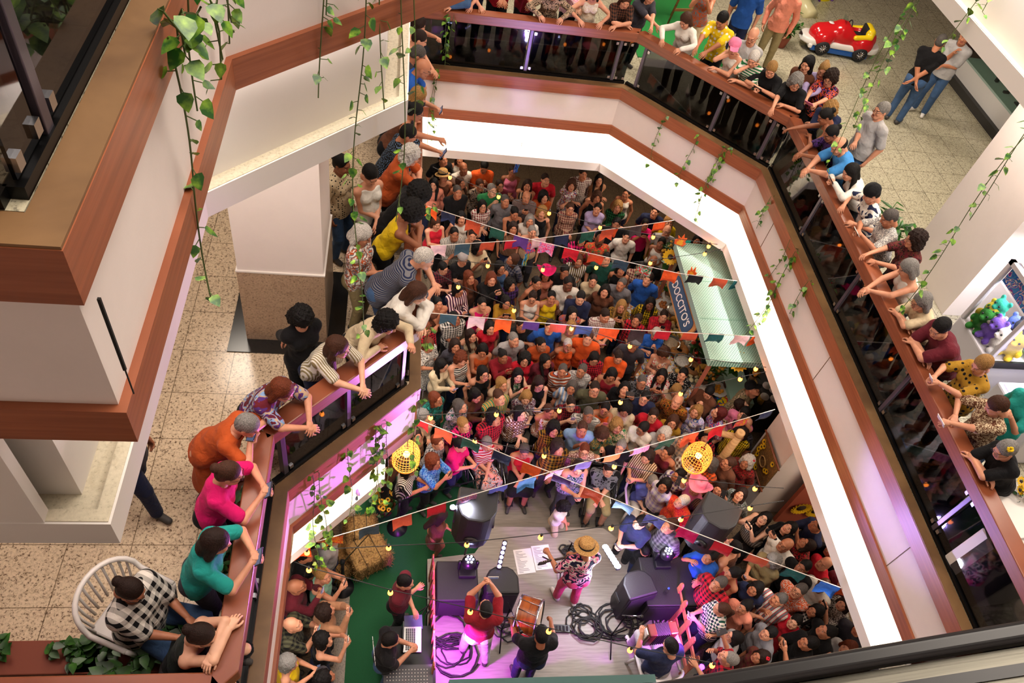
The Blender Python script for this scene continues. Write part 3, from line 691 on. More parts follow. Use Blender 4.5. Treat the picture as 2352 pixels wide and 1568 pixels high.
def glasses_mesh():
    mb = MB()
    for s in (-1, 1):
        pts = [(s*.032+.021*math.cos(a*.5236), -.101-.004*abs(math.cos(a*.5236)), .0+.017*math.sin(a*.5236)) for a in range(13)]
        mb.tube(pts, .0022, 5, cap=False); mb.tube([(s*.052, -.1, .004), (s*.078, -.04, .004), (s*.078, .01, .0)], .002, 5)
    mb.tube([(-.011, -.105, .003), (.011, -.105, .003)], .002, 5); return mb
def person(p, rz, key, pose, sk=2, hair=('short', 'k'), top='plain:gray', bot='plain:denim', label='person', group=None, shoes=None, gl=False, hat=None, phone=None, scale=1., lean_label=None, extra=None, vox=.0155, hd=.0075, hh=.011):
    """p = feet position, rz = heading (0 faces -Y)."""
    if key not in GEO: GEO[key] = human(vox=vox, hd=hd, **pose)
    g = GEO[key]; t = thing('person', label, 'person', p, rz, group); t.scale = (scale,)*3
    child('body', cmesh(('body', key), g['body'], 4), t, [skin(sk), EYEM, EYEW, LIPM])
    if 'top' in g: child({'dress': 'dress', 'jacket': 'jacket'}.get(pose.get('top', 'shirt'), 'shirt'), cmesh(('shirt', key), [(*g['top'], 0)], 1), t, [fabric(top)])
    if 'bottom' in g: child('skirt' if pose.get('bottom') in ('skirt', 'dress') else 'trousers', cmesh(('trousers', key), [(*g['bottom'], 0)], 1), t, [fabric(top if pose.get('bottom') == 'dress' else bot)])
    for q in (0, 1): child('shoe', cmesh(('shoe', q, key), [(*g['shoes'][q], 0)], 1), t, [shoes or SHOE])
    Hc, M, hs = g['head']; R = Matrix(M.tolist()).to_4x4()
    def onhead(o): o.parent = t; o.matrix_local = Matrix.Translation(Hc)@R@Matrix.Scale(hs, 4)
    if hair[0] != 'none':
        P, Q = hair_geo(hair[0], hh); o = bpy.data.objects.new('hair', cmesh(('hair', hair[0], hh), [(P, Q, 0)], 1)); COL.objects.link(o); slots(o, [hairm(hair[1])]); onhead(o)
    if gl:
        if 'gl' not in GEO: GEO['gl'] = glasses_mesh().obj('glasses', FRAME).data; o = bpy.data.objects['glasses']; onhead(o)
        else: o = bpy.data.objects.new('glasses', GEO['gl']); COL.objects.link(o); onhead(o)
    if hat: o = hat_obj(*hat); onhead(o)
    MW = Matrix.Translation(p)@Matrix.Rotation(rz, 4, 'Z')@Matrix.Scale(scale, 4); out = dict(t=t, g=g, M=MW)
    if phone:
        q = phone.get('hand', 1); c, B = g['hand%d' % q]; both = phone.get('both', False)
        if both: c2 = g['hand%d' % -q][0]; c = (c+c2)/2
        c = MW@Vector(c+np.array([0, -.015, .02])); face = MW@Vector(Hc); d = (face-c).normalized(); add_phone(c, d, phone.get('land', False), phone.get('col', 'black'), phone['label'], phone.get('lit', True))
    return out
def add_phone(c, d, land, col, label, lit=True):
    w, h = (.15, .075) if land else (.078, .158)
    t = thing('phone', label, 'phone', c, 0, 'phones held by spectators')
    x = d.cross(Vector((0, 0, 1))).normalized()*-1; y = x.cross(d)*-1; y = d.cross(x); R = Matrix((x, y, d)).transposed().to_4x4(); t.matrix_world = Matrix.Translation(c)@R
    MB().box((-w/2, -h/2, -.005), (w/2, h/2, .004)).obj('case', plain('phone_case_'+col, C[col], .4), t, bevel=.003)
    MB().box((-w/2+.005, -h/2+.006, .0042), (w/2-.005, h/2-.006, .005)).obj('screen', PHS if lit else PHB, t)
STRAW = wood('woven_straw', '#8f6a3a', '#c79c5c', .8, (60, 60, 60))
def hat_obj(kind, col):
    mb = MB(); m = STRAW if col == 'straw' else fabric('plain:'+col)
    if kind == 'brim':  # straw hat
        k_ = .84
        mb.lathe([(.2*k_, .052), (.15*k_+.01, .06), (.105, .07), (.104, .1), (.095, .15), (.07, .172), (.03, .165), (.001, .16)], (0, .015, 0), 28)
        mb.lathe([(.001, .058), (.1, .06), (.15*k_+.01, .053), (.2*k_, .045), (.2*k_, .052)], (0, .015, 0), 28)
        o = mb.obj('hat', m); b = MB().lathe([(.107, .07), (.109, .098), (.106, .1)], (0, .015, 0), 24).obj('hat_band', fabric('plain:black'), o); return o
    if kind == 'cowboy':
        v = []; n = 28
        for r, z, k in ((.001, .2, 0), (.05, .205, 0), (.085, .19, 0), (.1, .12, 0), (.104, .07, 0), (.15, .06, .04), (.2, .06, .09), (.215, .065, .1)):
            for i in range(n): a = 6.2832*i/n; v.append((r*math.cos(a)*(1-.1*(r > .12)), .015+r*math.sin(a)*1.1, z+k*abs(math.cos(a))**2*(1 if r > .12 else 0)-(.05*(1-abs(math.cos(a))) if r < .06 else 0)))
        f = [(i*n+k, i*n+(k+1) % n, (i+1)*n+(k+1) % n, (i+1)*n+k) for i in range(7) for k in range(n)]; mb.add(v, f, 0, True)
        return mb.obj('hat', m)
    if kind == 'cap':
        mb.lathe([(.1, .045), (.1, .08), (.085, .12), (.05, .145), (.001, .152)], (0, .015, 0), 20)
        mb.add([(-.07, -.07, .055), (.07, -.07, .055), (.06, -.155, .04), (.0, -.175, .038), (-.06, -.155, .04), (-.07, -.07, .062), (.07, -.07, .062), (.06, -.155, .047), (.0, -.175, .045), (-.06, -.155, .047)],
               [(0, 1, 2, 3, 4), (5, 6, 7, 8, 9), (0, 1, 6, 5), (1, 2, 7, 6), (2, 3, 8, 7), (3, 4, 9, 8), (4, 0, 5, 9)]); return mb.obj('cap', m)
    if kind == 'party':
        mb.lathe([(.07, .12), (.075, .13), (.001, .22)], (0, .01, 0), 16); return mb.obj('party_hat', m)
    if kind == 'beanie':
        mb.lathe([(.094, .03), (.1, .05), (.096, .09), (.07, .135), (.001, .155)], (0, .02, 0), 20, sy=1.15); return mb.obj('head_wrap', m)
    if kind == 'flower':
        for i in range(9): a = i*.7; mb.ball((-.06+.02*math.cos(a), .0+.02*math.sin(a), .11+.006*(i % 3)), .013, n=8)
        return mb.obj('hair_flower', m)
POSES = dict(a=dict(), c=dict(hl=(.04, -.24, .98), hr=(-.03, -.26, .96)), x=dict(hl=(.15, -.2, 1.12), hr=(-.13, -.24, 1.09)), p=dict(hl=(-.05, -.33, 1.16), hr=(.05, -.33, 1.16), kl='grip', kr='grip', look=(0, -1, -.02)),
             P=dict(hl=(-.07, -.34, 1.42), hr=(.07, -.34, 1.42), kl='grip', kr='grip', look=(0, -1, .3)), R=dict(hr=(.16, -.32, 1.78), hl=(-.1, -.25, 1.15), kr='grip', look=(0, -1, .25)),
             h=dict(hl=(.02, -.2, 1.36), hr=(-.03, -.24, 1.08)), e=dict(hl=(-.07, -.27, 1.2), hr=(.06, -.22, 1.3), kl='grip', kr='grip', look=(0, -1, -.4)), o=dict(hl=(-.16, -.2, 1.3), hr=(.14, -.35, 1.25)))
PH = dict(a='', c=', hands clasped', x=', arms folded', p=', looking at a phone', P=', filming with a phone', R=', holding a phone up high', h=', hand at chin', e=', eating', o=', arms raised')
TOPS = dict(s=('shirt', .4), l=('shirt', 1.), t=('tank', 0), n=('strap', 0), d=('dress', .3), j=('jacket', 1.), v=('dress', 0))
STY = dict(sh='short', cr='crop', ba='balding', bo='bob', lo='long', lf='longfront', bu='bun', po='ponytail', af='afro', cu='curly', no='none')
CROP = dict(A=(940, 350, 4.4804), B=(1360, 350, 4.4804), C=(940, 680, 4.4804), D=(1360, 680, 4.4804), E=(860, 1000, 4.9), F=(1320, 1000, 4.9), G=(1560, 1150, 3.752), H=(600, 1150, 3.752))
CROWD = """
A 335 65 m sh k 2 a s plain:black|black polo with buttoned placket|the far left edge
A 515 60 f lo d 2 a t plain:white|white tank top and dark necklace|behind the bald white-tee man
A 545 165 m no k 1 a s plain:white|white crew tee on a shaved head|beside the orange tee
A 765 140 m sh k 2 e s plain:orange|bright orange tee|the far row
A 345 250 f no b 2 a n plain:brown|brown off-shoulder top|under a straw hat|hat=brim.straw
A 250 320 f lf k 3 a l plain:salmon|salmon cardigan over magenta top|the left edge
A 515 300 f lf b 2 a n plain:tan|tan off-shoulder blouse|behind the black polo
A 485 400 m cr G 2 c s plain:black|black polo with white-tipped collar|beside the green tee
A 735 345 f sh b 2 c s print:black,beige,gray,26|black floral blouse|left of the green tee
A 825 365 m cr g 4 h s plain:green|sage green tee|the string bulb
A 925 335 f po d 2 a s plain:wine|dark wine top and glasses|below the pink square-neck dress|g
A 1060 195 f bu d 1 c n plain:pink|pink square-neck top|the far row|g
A 1215 335 f bo d 2 c t stripe:black,beige,30,x|black top with beige braids|left of the red tee
A 1395 275 m cr d 3 a s plain:red|red tee|the far row
A 1200 455 m ba G 2 P j plaid:gray,brown,90|greyish tweed blazer|behind the rust blouse
A 1380 450 f cu k 3 c s plain:rust|rust orange puff-sleeve blouse|below the red tee
A 1665 330 f cu b 3 x s print:white,blue,orange,green,18|blouse of blue, green and orange patches|the far row
A 1780 215 m sh d 2 a l plaid:wine,white,46|maroon and white checked shirt|under the ceiling edge
A 1950 275 f lf k 3 x l plain:tan|fawn long-sleeved top|the far ceiling corner|g
A 1925 455 f cu b 2 a n plain:black|black wide-neck top|below the fawn top
A 745 545 f lo k 3 c s plaid:dred,white,40|red and white checked shirt|the orange pennant|g
A 1010 520 m cr G 2 a l plain:gray|grey henley|the strappy black top
A 1075 600 f po k 2 p n plain:black|strappy black top|the green pennant
A 1650 570 f sh b 3 c l plaid:beige,wine,44|beige and plum checked shirt|standing apart at centre|g
A 1365 610 f cu y 3 a n plain:black|black boat-neck dress|behind a glowing bulb
A 1930 575 f po k 3 c s plain:lilac|lilac button shirt|left of the green plaid
A 1215 700 f bo g 2 a s plain:white|white tee|left of the black boat-neck dress
A 1255 790 f cr g 3 a t plain:beige|sleeveless beige top|above the cloth lantern
A 530 665 f bo k 3 a t plain:white|white sleeveless blouse|left of the orange pennant
A 455 830 m cr k 1 x s stripe:white,black,110,x|finely striped black and white shirt|above the slate pennant
A 265 720 f bo b 3 p t plain:red|scarlet sleeveless top|the vine at the left edge
A 645 850 f bu d 3 a t plain:cream|pale yellow blouse|behind the orange pennant
A 1065 770 f lo d 2 a t stripe:tan,black,70,x|brown striped sleeveless top|behind the green pennant
A 1930 890 m no k 0 e s print:red,orange,green,16|red tropical print shirt|between two pennants
A 1790 890 f bo k 2 P s plaid:hot,black,34|magenta and black checked blouse|right of the navy pennant
A 695 975 f cu k 1 P s plain:cream|cream blouse with sunflower sleeves|filming above the bulb
A 535 1085 f bu g 3 p d plain:black|black dress with brown bag strap|below the slate pennant|g,hat=beanie.lgray
A 335 1180 f sh k 3 p s plaid:wine,black,40|wine and black checked shirt|the left rail|g
A 925 1175 f bo k 2 c t plain:denim|denim dungarees|below the two pennants|g
A 1085 1100 f lo b 2 a s plaid:gray,navy,36|grey-blue checked shirt and green scarf|beside the cloth lantern|f=60
A 830 1290 f bo r 3 P j plain:black|black jacket|red-haired, by the purple checks
A 600 1280 f lf r 2 a l plain:brown|mauve brown sweater|above the striped jacket
A 1325 1310 f po k 2 a t plain:black|black vest top|left of the pink hat|f=-30
A 1400 1270 f lo d 2 a d plain:salmon|dusty pink dress|under a hot pink cowboy hat|hat=cowboy.hot
A 1570 1225 m sh k 1 a s plain:black|black tee seen in profile|by the pink cowboy hat
A 1735 1105 f bo b 2 c d stripe:black,yellow,blue,white,46,x|dress striped black, yellow and blue|below the red pennant
A 1625 1330 m cr k 0 h l plain:white|white open jacket|hand at mouth
A 1905 1325 f bu k 3 c s plain:cream|cream ruffled blouse|right of the white jacket
A 1030 1350 f cu k 2 a s plaid:purple,black,34|purple checked shirt|below the denim dungarees
A 495 1400 f bo k 2 p j stripe:white,red,navy,40,x|white jacket with red stripes|below the bulb|g
A 1265 1480 f po d 3 p n plain:white|tan dress with white straps|left of the yellow camisole|g
A 1450 1480 f po k 2 a n plain:yellow|yellow camisole|right of the white straps
C 740 70 f po k 3 h n plain:hot|hot pink halter top|the left middle
C 990 50 f bo k 2 P s plain:mustard|mustard tee|right of the hot pink halter
C 285 60 f bu k 2 h n plain:brown|bare-shouldered brown top|the left edge
C 1745 30 m cr k 4 p s plain:navy|navy tee|behind the rainbow blouse
C 1690 140 f lo k 4 c s print:rust,blue,mustard,purple,20|rainbow print blouse|below the navy tee
C 165 320 f bo r 3 p l plaid:red,black,44|red and black lumberjack shirt|the left rail
C 455 215 m cr k 1 c s plaid:white,black,40|black and white gingham shirt|under the slate pennant
C 620 390 f lf d 3 a t plain:cream|cream buttoned sleeveless top|below the pale pink pennant
C 820 310 f bo k 3 a s plain:red|plain red puff-sleeve tee|by the orange pennant
C 1140 285 f bu d 2 x s plain:black|black top with beige shrug|the orange pennant|g
C 1430 320 m cr d 3 a s plain:blue|royal blue tee|behind the terracotta pennant
C 1660 310 f bo y 3 a n plain:beige|beige lace top|behind a bulb|g
C 1065 430 m cr g 3 a s plain:lgray|pale grey tee|the middle of the crowd
C 460 510 f bo d 2 a l plain:dgray|charcoal jacket|behind the zebra top
C 765 550 f bo k 2 p n plain:rust|coral red vest top|left of the red phone
C 510 620 f cu r 3 p t stripe:white,black,60,z|zebra print top|the left side
C 310 700 f lf k 3 p l plain:cream|cream sweater|by the left rail|g,ph=lilac
C 930 600 f bu k 1 P l plain:dred|crimson sweater|taking a photo|ph=red
C 1225 640 f cu k 3 c l plain:red|red jumper and black glasses|right of the crimson sweater|g
C 1370 500 f po k 2 a l plain:rust|burnt orange top|below the royal blue tee
C 1665 490 f cr w 2 a t plain:orange|orange V-neck top and necklace|the centre right|g
C 1815 440 m sh b 3 a s plain:orange|pale orange polo|under the dark pennant
C 1405 650 f lf k 2 a l plain:wine|maroon top|beside the red jumper
C 1880 600 f bo k 3 p s plaid:red,black,50|red and black checked top and headband|centre right|g
C 1515 710 f cr G 2 c s stripe:white,navy,rust,34,z|tee with white, navy and rust bands|centre
C 1760 750 f cr G 2 c s plaid:white,gray,70|white and grey checked shirt|beside the banded tee
C 745 780 f bo k 3 a n plain:black|black spaghetti-strap dress|below the coral vest|g
C 1105 800 f lf k 4 P t print:green,white,26|green sheer vest|with a red phone|ph=red
C 1330 880 f lf d 4 p t plain:black|black sleeveless top|with a purple phone|g,ph=lilac
C 930 900 f bo y 3 c l plain:beige|oatmeal blouse|left of the green vest
C 905 1010 m cr b 3 c s stripe:green,cream,mustard,44,x|green and yellow striped shirt|centre left
C 655 1010 f bo k 3 p l plain:brown|chocolate wrap blouse|left of the green stripes
C 1190 1030 f bo y 4 p s print:lgray,wine,navy,30|pale floral blouse|below the green vest
C 1660 1080 f bu d 4 P s plaid:dred,black,50|dark red checked shirt|holding a lilac phone|g,ph=lilac
C 1905 970 m cr d 3 a s plain:olive|dark olive tee|right of the dark red checks|g
C 1705 950 f bo G 2 a s stripe:lblue,white,30,x|blue and white striped blouse|above the dark red checks
C 245 1050 f bo r 2 a s print:dgreen,black,teal,30|dark green print blouse|the left rail|g
C 505 1130 f bo G 3 c s print:dgreen,lilac,beige,26|teal and lilac floral blouse|left front
C 525 1320 f sh y 3 a s plaid:hot,black,40|pink and black checked shirt|left front
C 850 1230 m cu k 2 c s plaid:red,black,44|red and black buffalo checks|pushing the wheelchair
C 1125 1180 f bo k 4 c s plaid:beige,white,brown,34|open beige checked shirt over tan top|yellow wristband
C 1435 1190 f cr b 2 c n print:rust,white,30|terracotta top with white trim|centre front
C 1490 1400 f cu k 3 c s plaid:mustard,black,50|mustard and black checked shirt|holding song sheets
C 1870 1240 m cr G 1 c s plaid:white,black,80|small black and white checks|right of the dark red checks
C 1820 1390 m cr b 2 h s plain:lblue|light blue denim shirt|centre front
C 1995 1130 f bu k 2 P n plain:orange|orange halter top|holding a pink phone|ph=pink,g
C 2030 1330 f cu b 3 e s print:dgreen,mustard,olive,26|olive green print dress|centre right
C 130 1220 f cu g 3 h l plain:beige|pale oatmeal cardigan|below the left rail
C 180 490 f bo r 2 p d print:black,white,50|black dress with white flecks|the left rail
C 270 1500 f sh r 3 a s print:black,lgray,40|black floral top|beside the wicker lamp
C 60 1420 f bo d 2 a l plain:tan|tan cardigan|at the left rail corner
B 355 420 f bu d 2 a n plain:white|white slip dress|under the ceiling edge|g
B 260 555 f cu y 3 x l plaid:green,black,44|green and black checked shirt|right of the lilac shirt
B 645 610 m sh d 3 a s plain:navy|steel blue polo|under the ceiling edge
B 250 735 m sh k 1 a s plain:black|black tee under the ceiling|behind the orange pennant
B 545 730 f bu k 2 P s plain:hot|magenta blouse|photographing with a camera|ph=black
B 770 790 m no k 3 a s plain:lgray|pale grey polo and glasses|beside the yellow dress|g
B 345 850 m sh k 3 a s plain:white|white printed tee|carrying a child
B 715 930 f bu k 1 c n plain:white|white off-shoulder dress|near the sunflower
B 615 1120 m no k 1 a s plain:black|black shirt|by the bulb near the sunflower
B 150 1090 m cr k 3 a s plain:dgreen|bottle green tee|left of the black pennant
B 295 1190 f bo k 2 a t plain:black|black vest|behind the dark pennant
B 575 1290 m sh d 3 a s plain:blue|cobalt blue shirt|standing by the food table
B 305 1345 m cr G 2 a s plain:gray|taupe tee|left of the cobalt shirt
B 505 1180 f bu k 2 a s plaid:wine,beige,40|rose checked shirt|behind the green print pennant
B 1090 900 f bo k 2 a s plain:teal|teal blouse|behind the kiosk roof
B 780 720 f lo y 3 a d plain:yellow|long yellow dress|beside the ceiling edge|S=1.06
B 120 1400 f bo k 3 a l plain:brown|dark brown cardigan|far left of the taupe tee
D 300 95 f lf y 2 P s print:mustard,black,40|mustard reptile-print top|left of the food table
D 125 185 m cr d 3 p s plaid:wine,white,60|plum and white checked shirt over grey tee|with a red phone|ph=red
D 465 235 f bu d 2 c s plaid:red,black,36|red and black checks with cream lapels|with a blue phone|ph=blue
D 625 95 f lf k 0 a s plaid:yellow,black,44|yellow and black checked shirt|beside the food table
D 705 170 f bu d 3 P s plaid:red,dred,44|red checked blouse and topknot|at the food table
D 655 375 f sh w 3 e s plain:blue|blue shirt under a red apron|at the cake trays
D 425 490 m no g 1 a s plain:dgray|dark brown tee|behind a bulb|hat=beanie.gray
D 280 610 f bu d 3 p s plain:orange|vivid orange puff-sleeve blouse|bracelets on wrist
D 740 580 f cu b 3 e n print:cream,red,white,16|cream top with red flowers|at the food table
D 215 810 f lo k 2 p n plain:dred|strapless dark red top|phone in both hands|ph=white
D 500 880 f cr G 2 a s print:gray,black,30|grey floral shirt|beside the raised arm|g
D 720 810 f lf k 2 P s print:red,white,30|red tie-dye blouse|filming by the cakes
D 935 800 f po k 3 h s dots:black,white,40|black polka-dot blouse|by the cake trays
D 510 1030 m cr k 3 c s plain:navy|navy button shirt|right of the olive tee|g
D 865 960 f bo y 3 p s plain:beige|beige tie-neck blouse|below the red tie-dye|g
D 1215 980 f bu k 3 e l plain:brown|brown cardigan|before the second food table
D 870 1100 m no k 3 a s print:black,mustard,rust,34|black shirt with tribal orange motifs|right centre
D 1620 940 m no w 3 a j print:khaki,olive,beige,14|camouflage jacket|black cap, looking up|hat=cap.black,f=-40,up
D 1505 1110 f bo d 4 a s print:cream,brown,16|cream blouse with brown leaves|looking up|up,f=-40
D 645 1200 f sh d 3 a s plain:red|bright red tee and shoulder bag|below the navy shirt|g
D 810 1240 f bo b 3 a l plain:mustard|ochre sweater|left of the tie-dye blouse|g
D 1085 1175 f bo y 3 a s print:lilac,white,blue,14|lilac tie-dye shirt|with a pearl necklace
D 1330 1210 f lo R 3 a s print:lgray,red,blue,24|pale printed shirt and red backpack|auburn-haired by the pearls|f=80
D 565 1350 f sh k 1 p s plain:white|white blouse|holding a purple phone|g,ph=purple
D 300 1180 f cu k 3 p s plain:cream|cream V-neck blouse|left of the bright red tee|g
D 1560 1400 f cu d 2 c s plaid:yellow,black,60|yellow gingham blouse|below the camouflage jacket|f=40
D 1735 1310 m no k 3 a s plaid:black,dgray,50|charcoal checked shirt|by the white pillar|g,f=60
D 160 1330 f cu y 3 o s print:green,cream,24|green leaf-print blouse|centre front
D 1190 1430 f cu k 3 a l plaid:red,black,34|scarlet and black checked shirt|behind the red pennant
D 780 1450 f cu w 3 a s plain:lgray|silver-grey blouse|behind the slate pennant
D 390 950 f bo k 3 R s plain:black|black top|arm thrown up, face to the ceiling|up,ph=black
D 1840 1230 m sh k 3 R s plain:pink|pink shirt|arm on the ceiling corner|f=60
E 320 355 f bo k 2 p s stripe:white,black,80,x|black and white off-shoulder stripes|under the wicker lamp|g
E 640 265 f cu r 2 P s print:blue,lblue,skyb,20|blue printed tee|front left with rope barrier|g
E 905 65 f po k 3 p s plain:hot|raspberry blouse|front left with pink handbag|ph=red
E 175 240 f lo k 1 a t plain:brown|brown dress|behind the wicker lamp
E 2040 20 f cu d 2 c s plaid:mustard,black,34|golden checks|with a white paper
E 2300 275 f bo d 3 p n print:dgreen,lilac,gray,20|green and lilac off-shoulder dress|front row
E 2340 120 f cr r 3 a s print:cream,brown,40|beige animal-print blouse|front centre|g
F 900 205 f bo d 3 p s stripe:cream,brown,60,x|cream pinstriped blouse|with a beige handbag
F 495 95 f bu g 3 a s plain:black|black tee with sunglasses on grey hair|behind the boy|g
F 1235 670 f sh w 3 a s print:red,orange,40|red chequered polo|white-haired front row
F 1235 400 f po k 2 R s plaid:purple,white,30|purple and white checked shirt|arm raised
F 1330 590 f no b 3 a s plain:pink|blush blouse|under a pale pink cowboy hat|hat=cowboy.pink
F 1550 300 f cu G 1 p s plaid:orange,brown,40|orange checked top|left of the wooden post
F 1655 580 f lf d 3 R t plain:black|black vest top|filming overhead|f=40
F 1880 655 f bo d 3 a s print:lgray,olive,dgreen,34|sage leaf-print blouse|face turned up|up,f=60
F 1545 800 m no d 2 a s stripe:black,brown,70,x|dark pinstriped shirt|bald head in front of the sage blouse|f=60
F 1870 300 f cu w 2 a s print:brown,red,black,34|brown floral dress|red bow in white hair|hat=flower.red
F 1020 160 f sh d 2 a t plain:wine|maroon vest|behind the cream pinstripes
F 1180 80 f sh g 3 a s plaid:beige,gray,34|beige checked blouse|beside the wicker lamp
F 1090 560 f bo k 2 a l plaid:lilac,white,24|lilac windowpane shirt|left of the pale pink hat
F 760 960 m sh k 3 p s plain:navy|dark navy jumper|in the blue stage light
F 1100 1010 m sh b 2 a s plaid:gray,dgray,30|grey checked shirt|behind the loudspeaker
F 1280 300 f sh b 2 a s plaid:white,brown,30|white shirt with brown lines|under the right wicker lamp
F 1740 300 f po b 2 a s plain:brown|coffee blouse|beside the wooden post
G 750 150 f lf k 4 P t plaid:white,black,60|black and white hound-check top|glasses, filming|g,f=70,up
G 965 240 f lf k 3 P l plain:black|black long-sleeved top|long black hair by the sunflower wall|f=70,up
G 925 375 m no k 2 c s plain:white|plain white tee|bald with glasses|g,f=50
G 1150 360 f bo d 2 a s print:brown,red,black,24|brown patterned blouse|face turned up|up,f=90
G 1215 265 m cr k 2 P s plain:navy|navy tee|holding an orange phone|ph=orange,f=90
G 300 470 f bu k 2 o s plain:blue|blue bodice with white collar|beside the loudspeaker|f=60
G 480 470 m sh k 3 a n plain:brown|dark low-backed top|seen from behind|f=150
G 525 610 f po k 2 p n plain:dred|claret halter dress|face turned up|f=90,ph=pink
G 825 500 f cu g 2 p s plain:khaki|khaki shirt|below the white tee|f=60
G 365 735 m cr G 2 a s plaid:red,black,30|short-sleeved red checks|beside the pink picket|f=60
G 1310 570 m no k 3 a s plain:red|scarlet tee|near the ceiling edge|f=80
G 845 830 m cr G 2 h s stripe:white,red,gray,24,x|shirt of bold red and white stripes|broad man|f=70
G 1055 770 m cr G 3 x s print:orange,white,rust,30|orange marbled shirt|glasses|g,f=60
G 385 905 f po b 3 p s plaid:dgreen,navy,white,30|green tartan shirt|braided hair by the picket|f=90,ph=white
G 565 905 f bu k 2 a s plain:salmon|rose top and brown strap|right of the tartan|f=60
G 1225 680 m no k 0 a l plain:white|white hooded sweater|dark head near the blue pennant|f=60
G 1000 1020 f po k 4 a d plain:red|glossy red dress|right front|f=60
G 1195 960 f lf k 2 a t plaid:white,black,40|black and white gingham vest|right of the red dress|f=80
G 1465 930 f bo d 3 P s print:white,black,50|leopard print blouse|at the ceiling edge|f=90
G 500 1190 f bo k 3 R s plain:lgray|white tee with purple scarf|arm stretched to the stage|f=100,g
G 780 1190 f po k 3 a s plain:gray|grey tee with pink hood|right front|f=80
G 1145 1230 m sh k 2 P s plain:black|black crew tee|by the escalator handrail|f=90
G 1460 1200 f bo r 3 P s plain:lgray|light grey blouse|by the escalator handrail|f=80
G 740 1300 f bo d 2 a s plaid:wine,brown,30|wine checked blouse|red flower in hair|hat=flower.red,f=90
G 455 1375 m cr g 3 o s plaid:red,black,26|red and black checks|reaching to the stage lamp|f=120
G 1530 1085 m cr k 2 a j plain:dgray|dark grey jacket|at the ceiling edge|f=60
G 1300 420 f bo k 2 a j plain:black|quilted black jacket|near the sunflower wall|f=60
G 650 730 f bo k 2 a s plain:navy|dark top|between the tartan and the stripes|f=60
G 1120 590 m cr k 1 a s plain:black|black printed tee|behind the white tee|f=60
G 1420 660 m cr d 2 a s plain:wine|burgundy tee|at the ceiling edge|f=70
G 1330 1130 m cr k 2 a s plain:black|black bib top|near the handrail|f=80
H 265 740 m no g 2 P l plain:wine|maroon long-sleeved shirt|left of the stage|g,f=-90,ph=lilac
H 520 965 f cu d 3 P l plain:tan|light brown sweater and black watch|left of the carpet|f=-90
H 235 1070 m no y 3 P s plaid:olive,black,34|olive checked shirt|with a turquoise phone|f=-90,ph=teal
H 505 1195 f cu k 3 P n plain:black|backless black top|left of the carpet|f=-100,ph=white
H 205 1400 f cu g 3 p t plain:yellow|lemon yellow vest|left of the carpet|f=-90
H 515 1530 f cu k 2 a s plain:dgray|dark top|at the bottom edge|f=-90
H 500 640 f po y 3 P t plain:mint|pale green vest|under the hanging vine|f=-80
H 330 470 m sh k 2 R s plain:black|black tee|arm raised behind the orange pennant|f=-80
H 560 330 f bo d 3 a l plain:lgray|pale grey cardigan|under the diagonal gallery|f=-80
"""
SXR = at(1590, 1430, G+1.0)[0]
def zone_key(label, seen):
    return label
seen_labels = {}
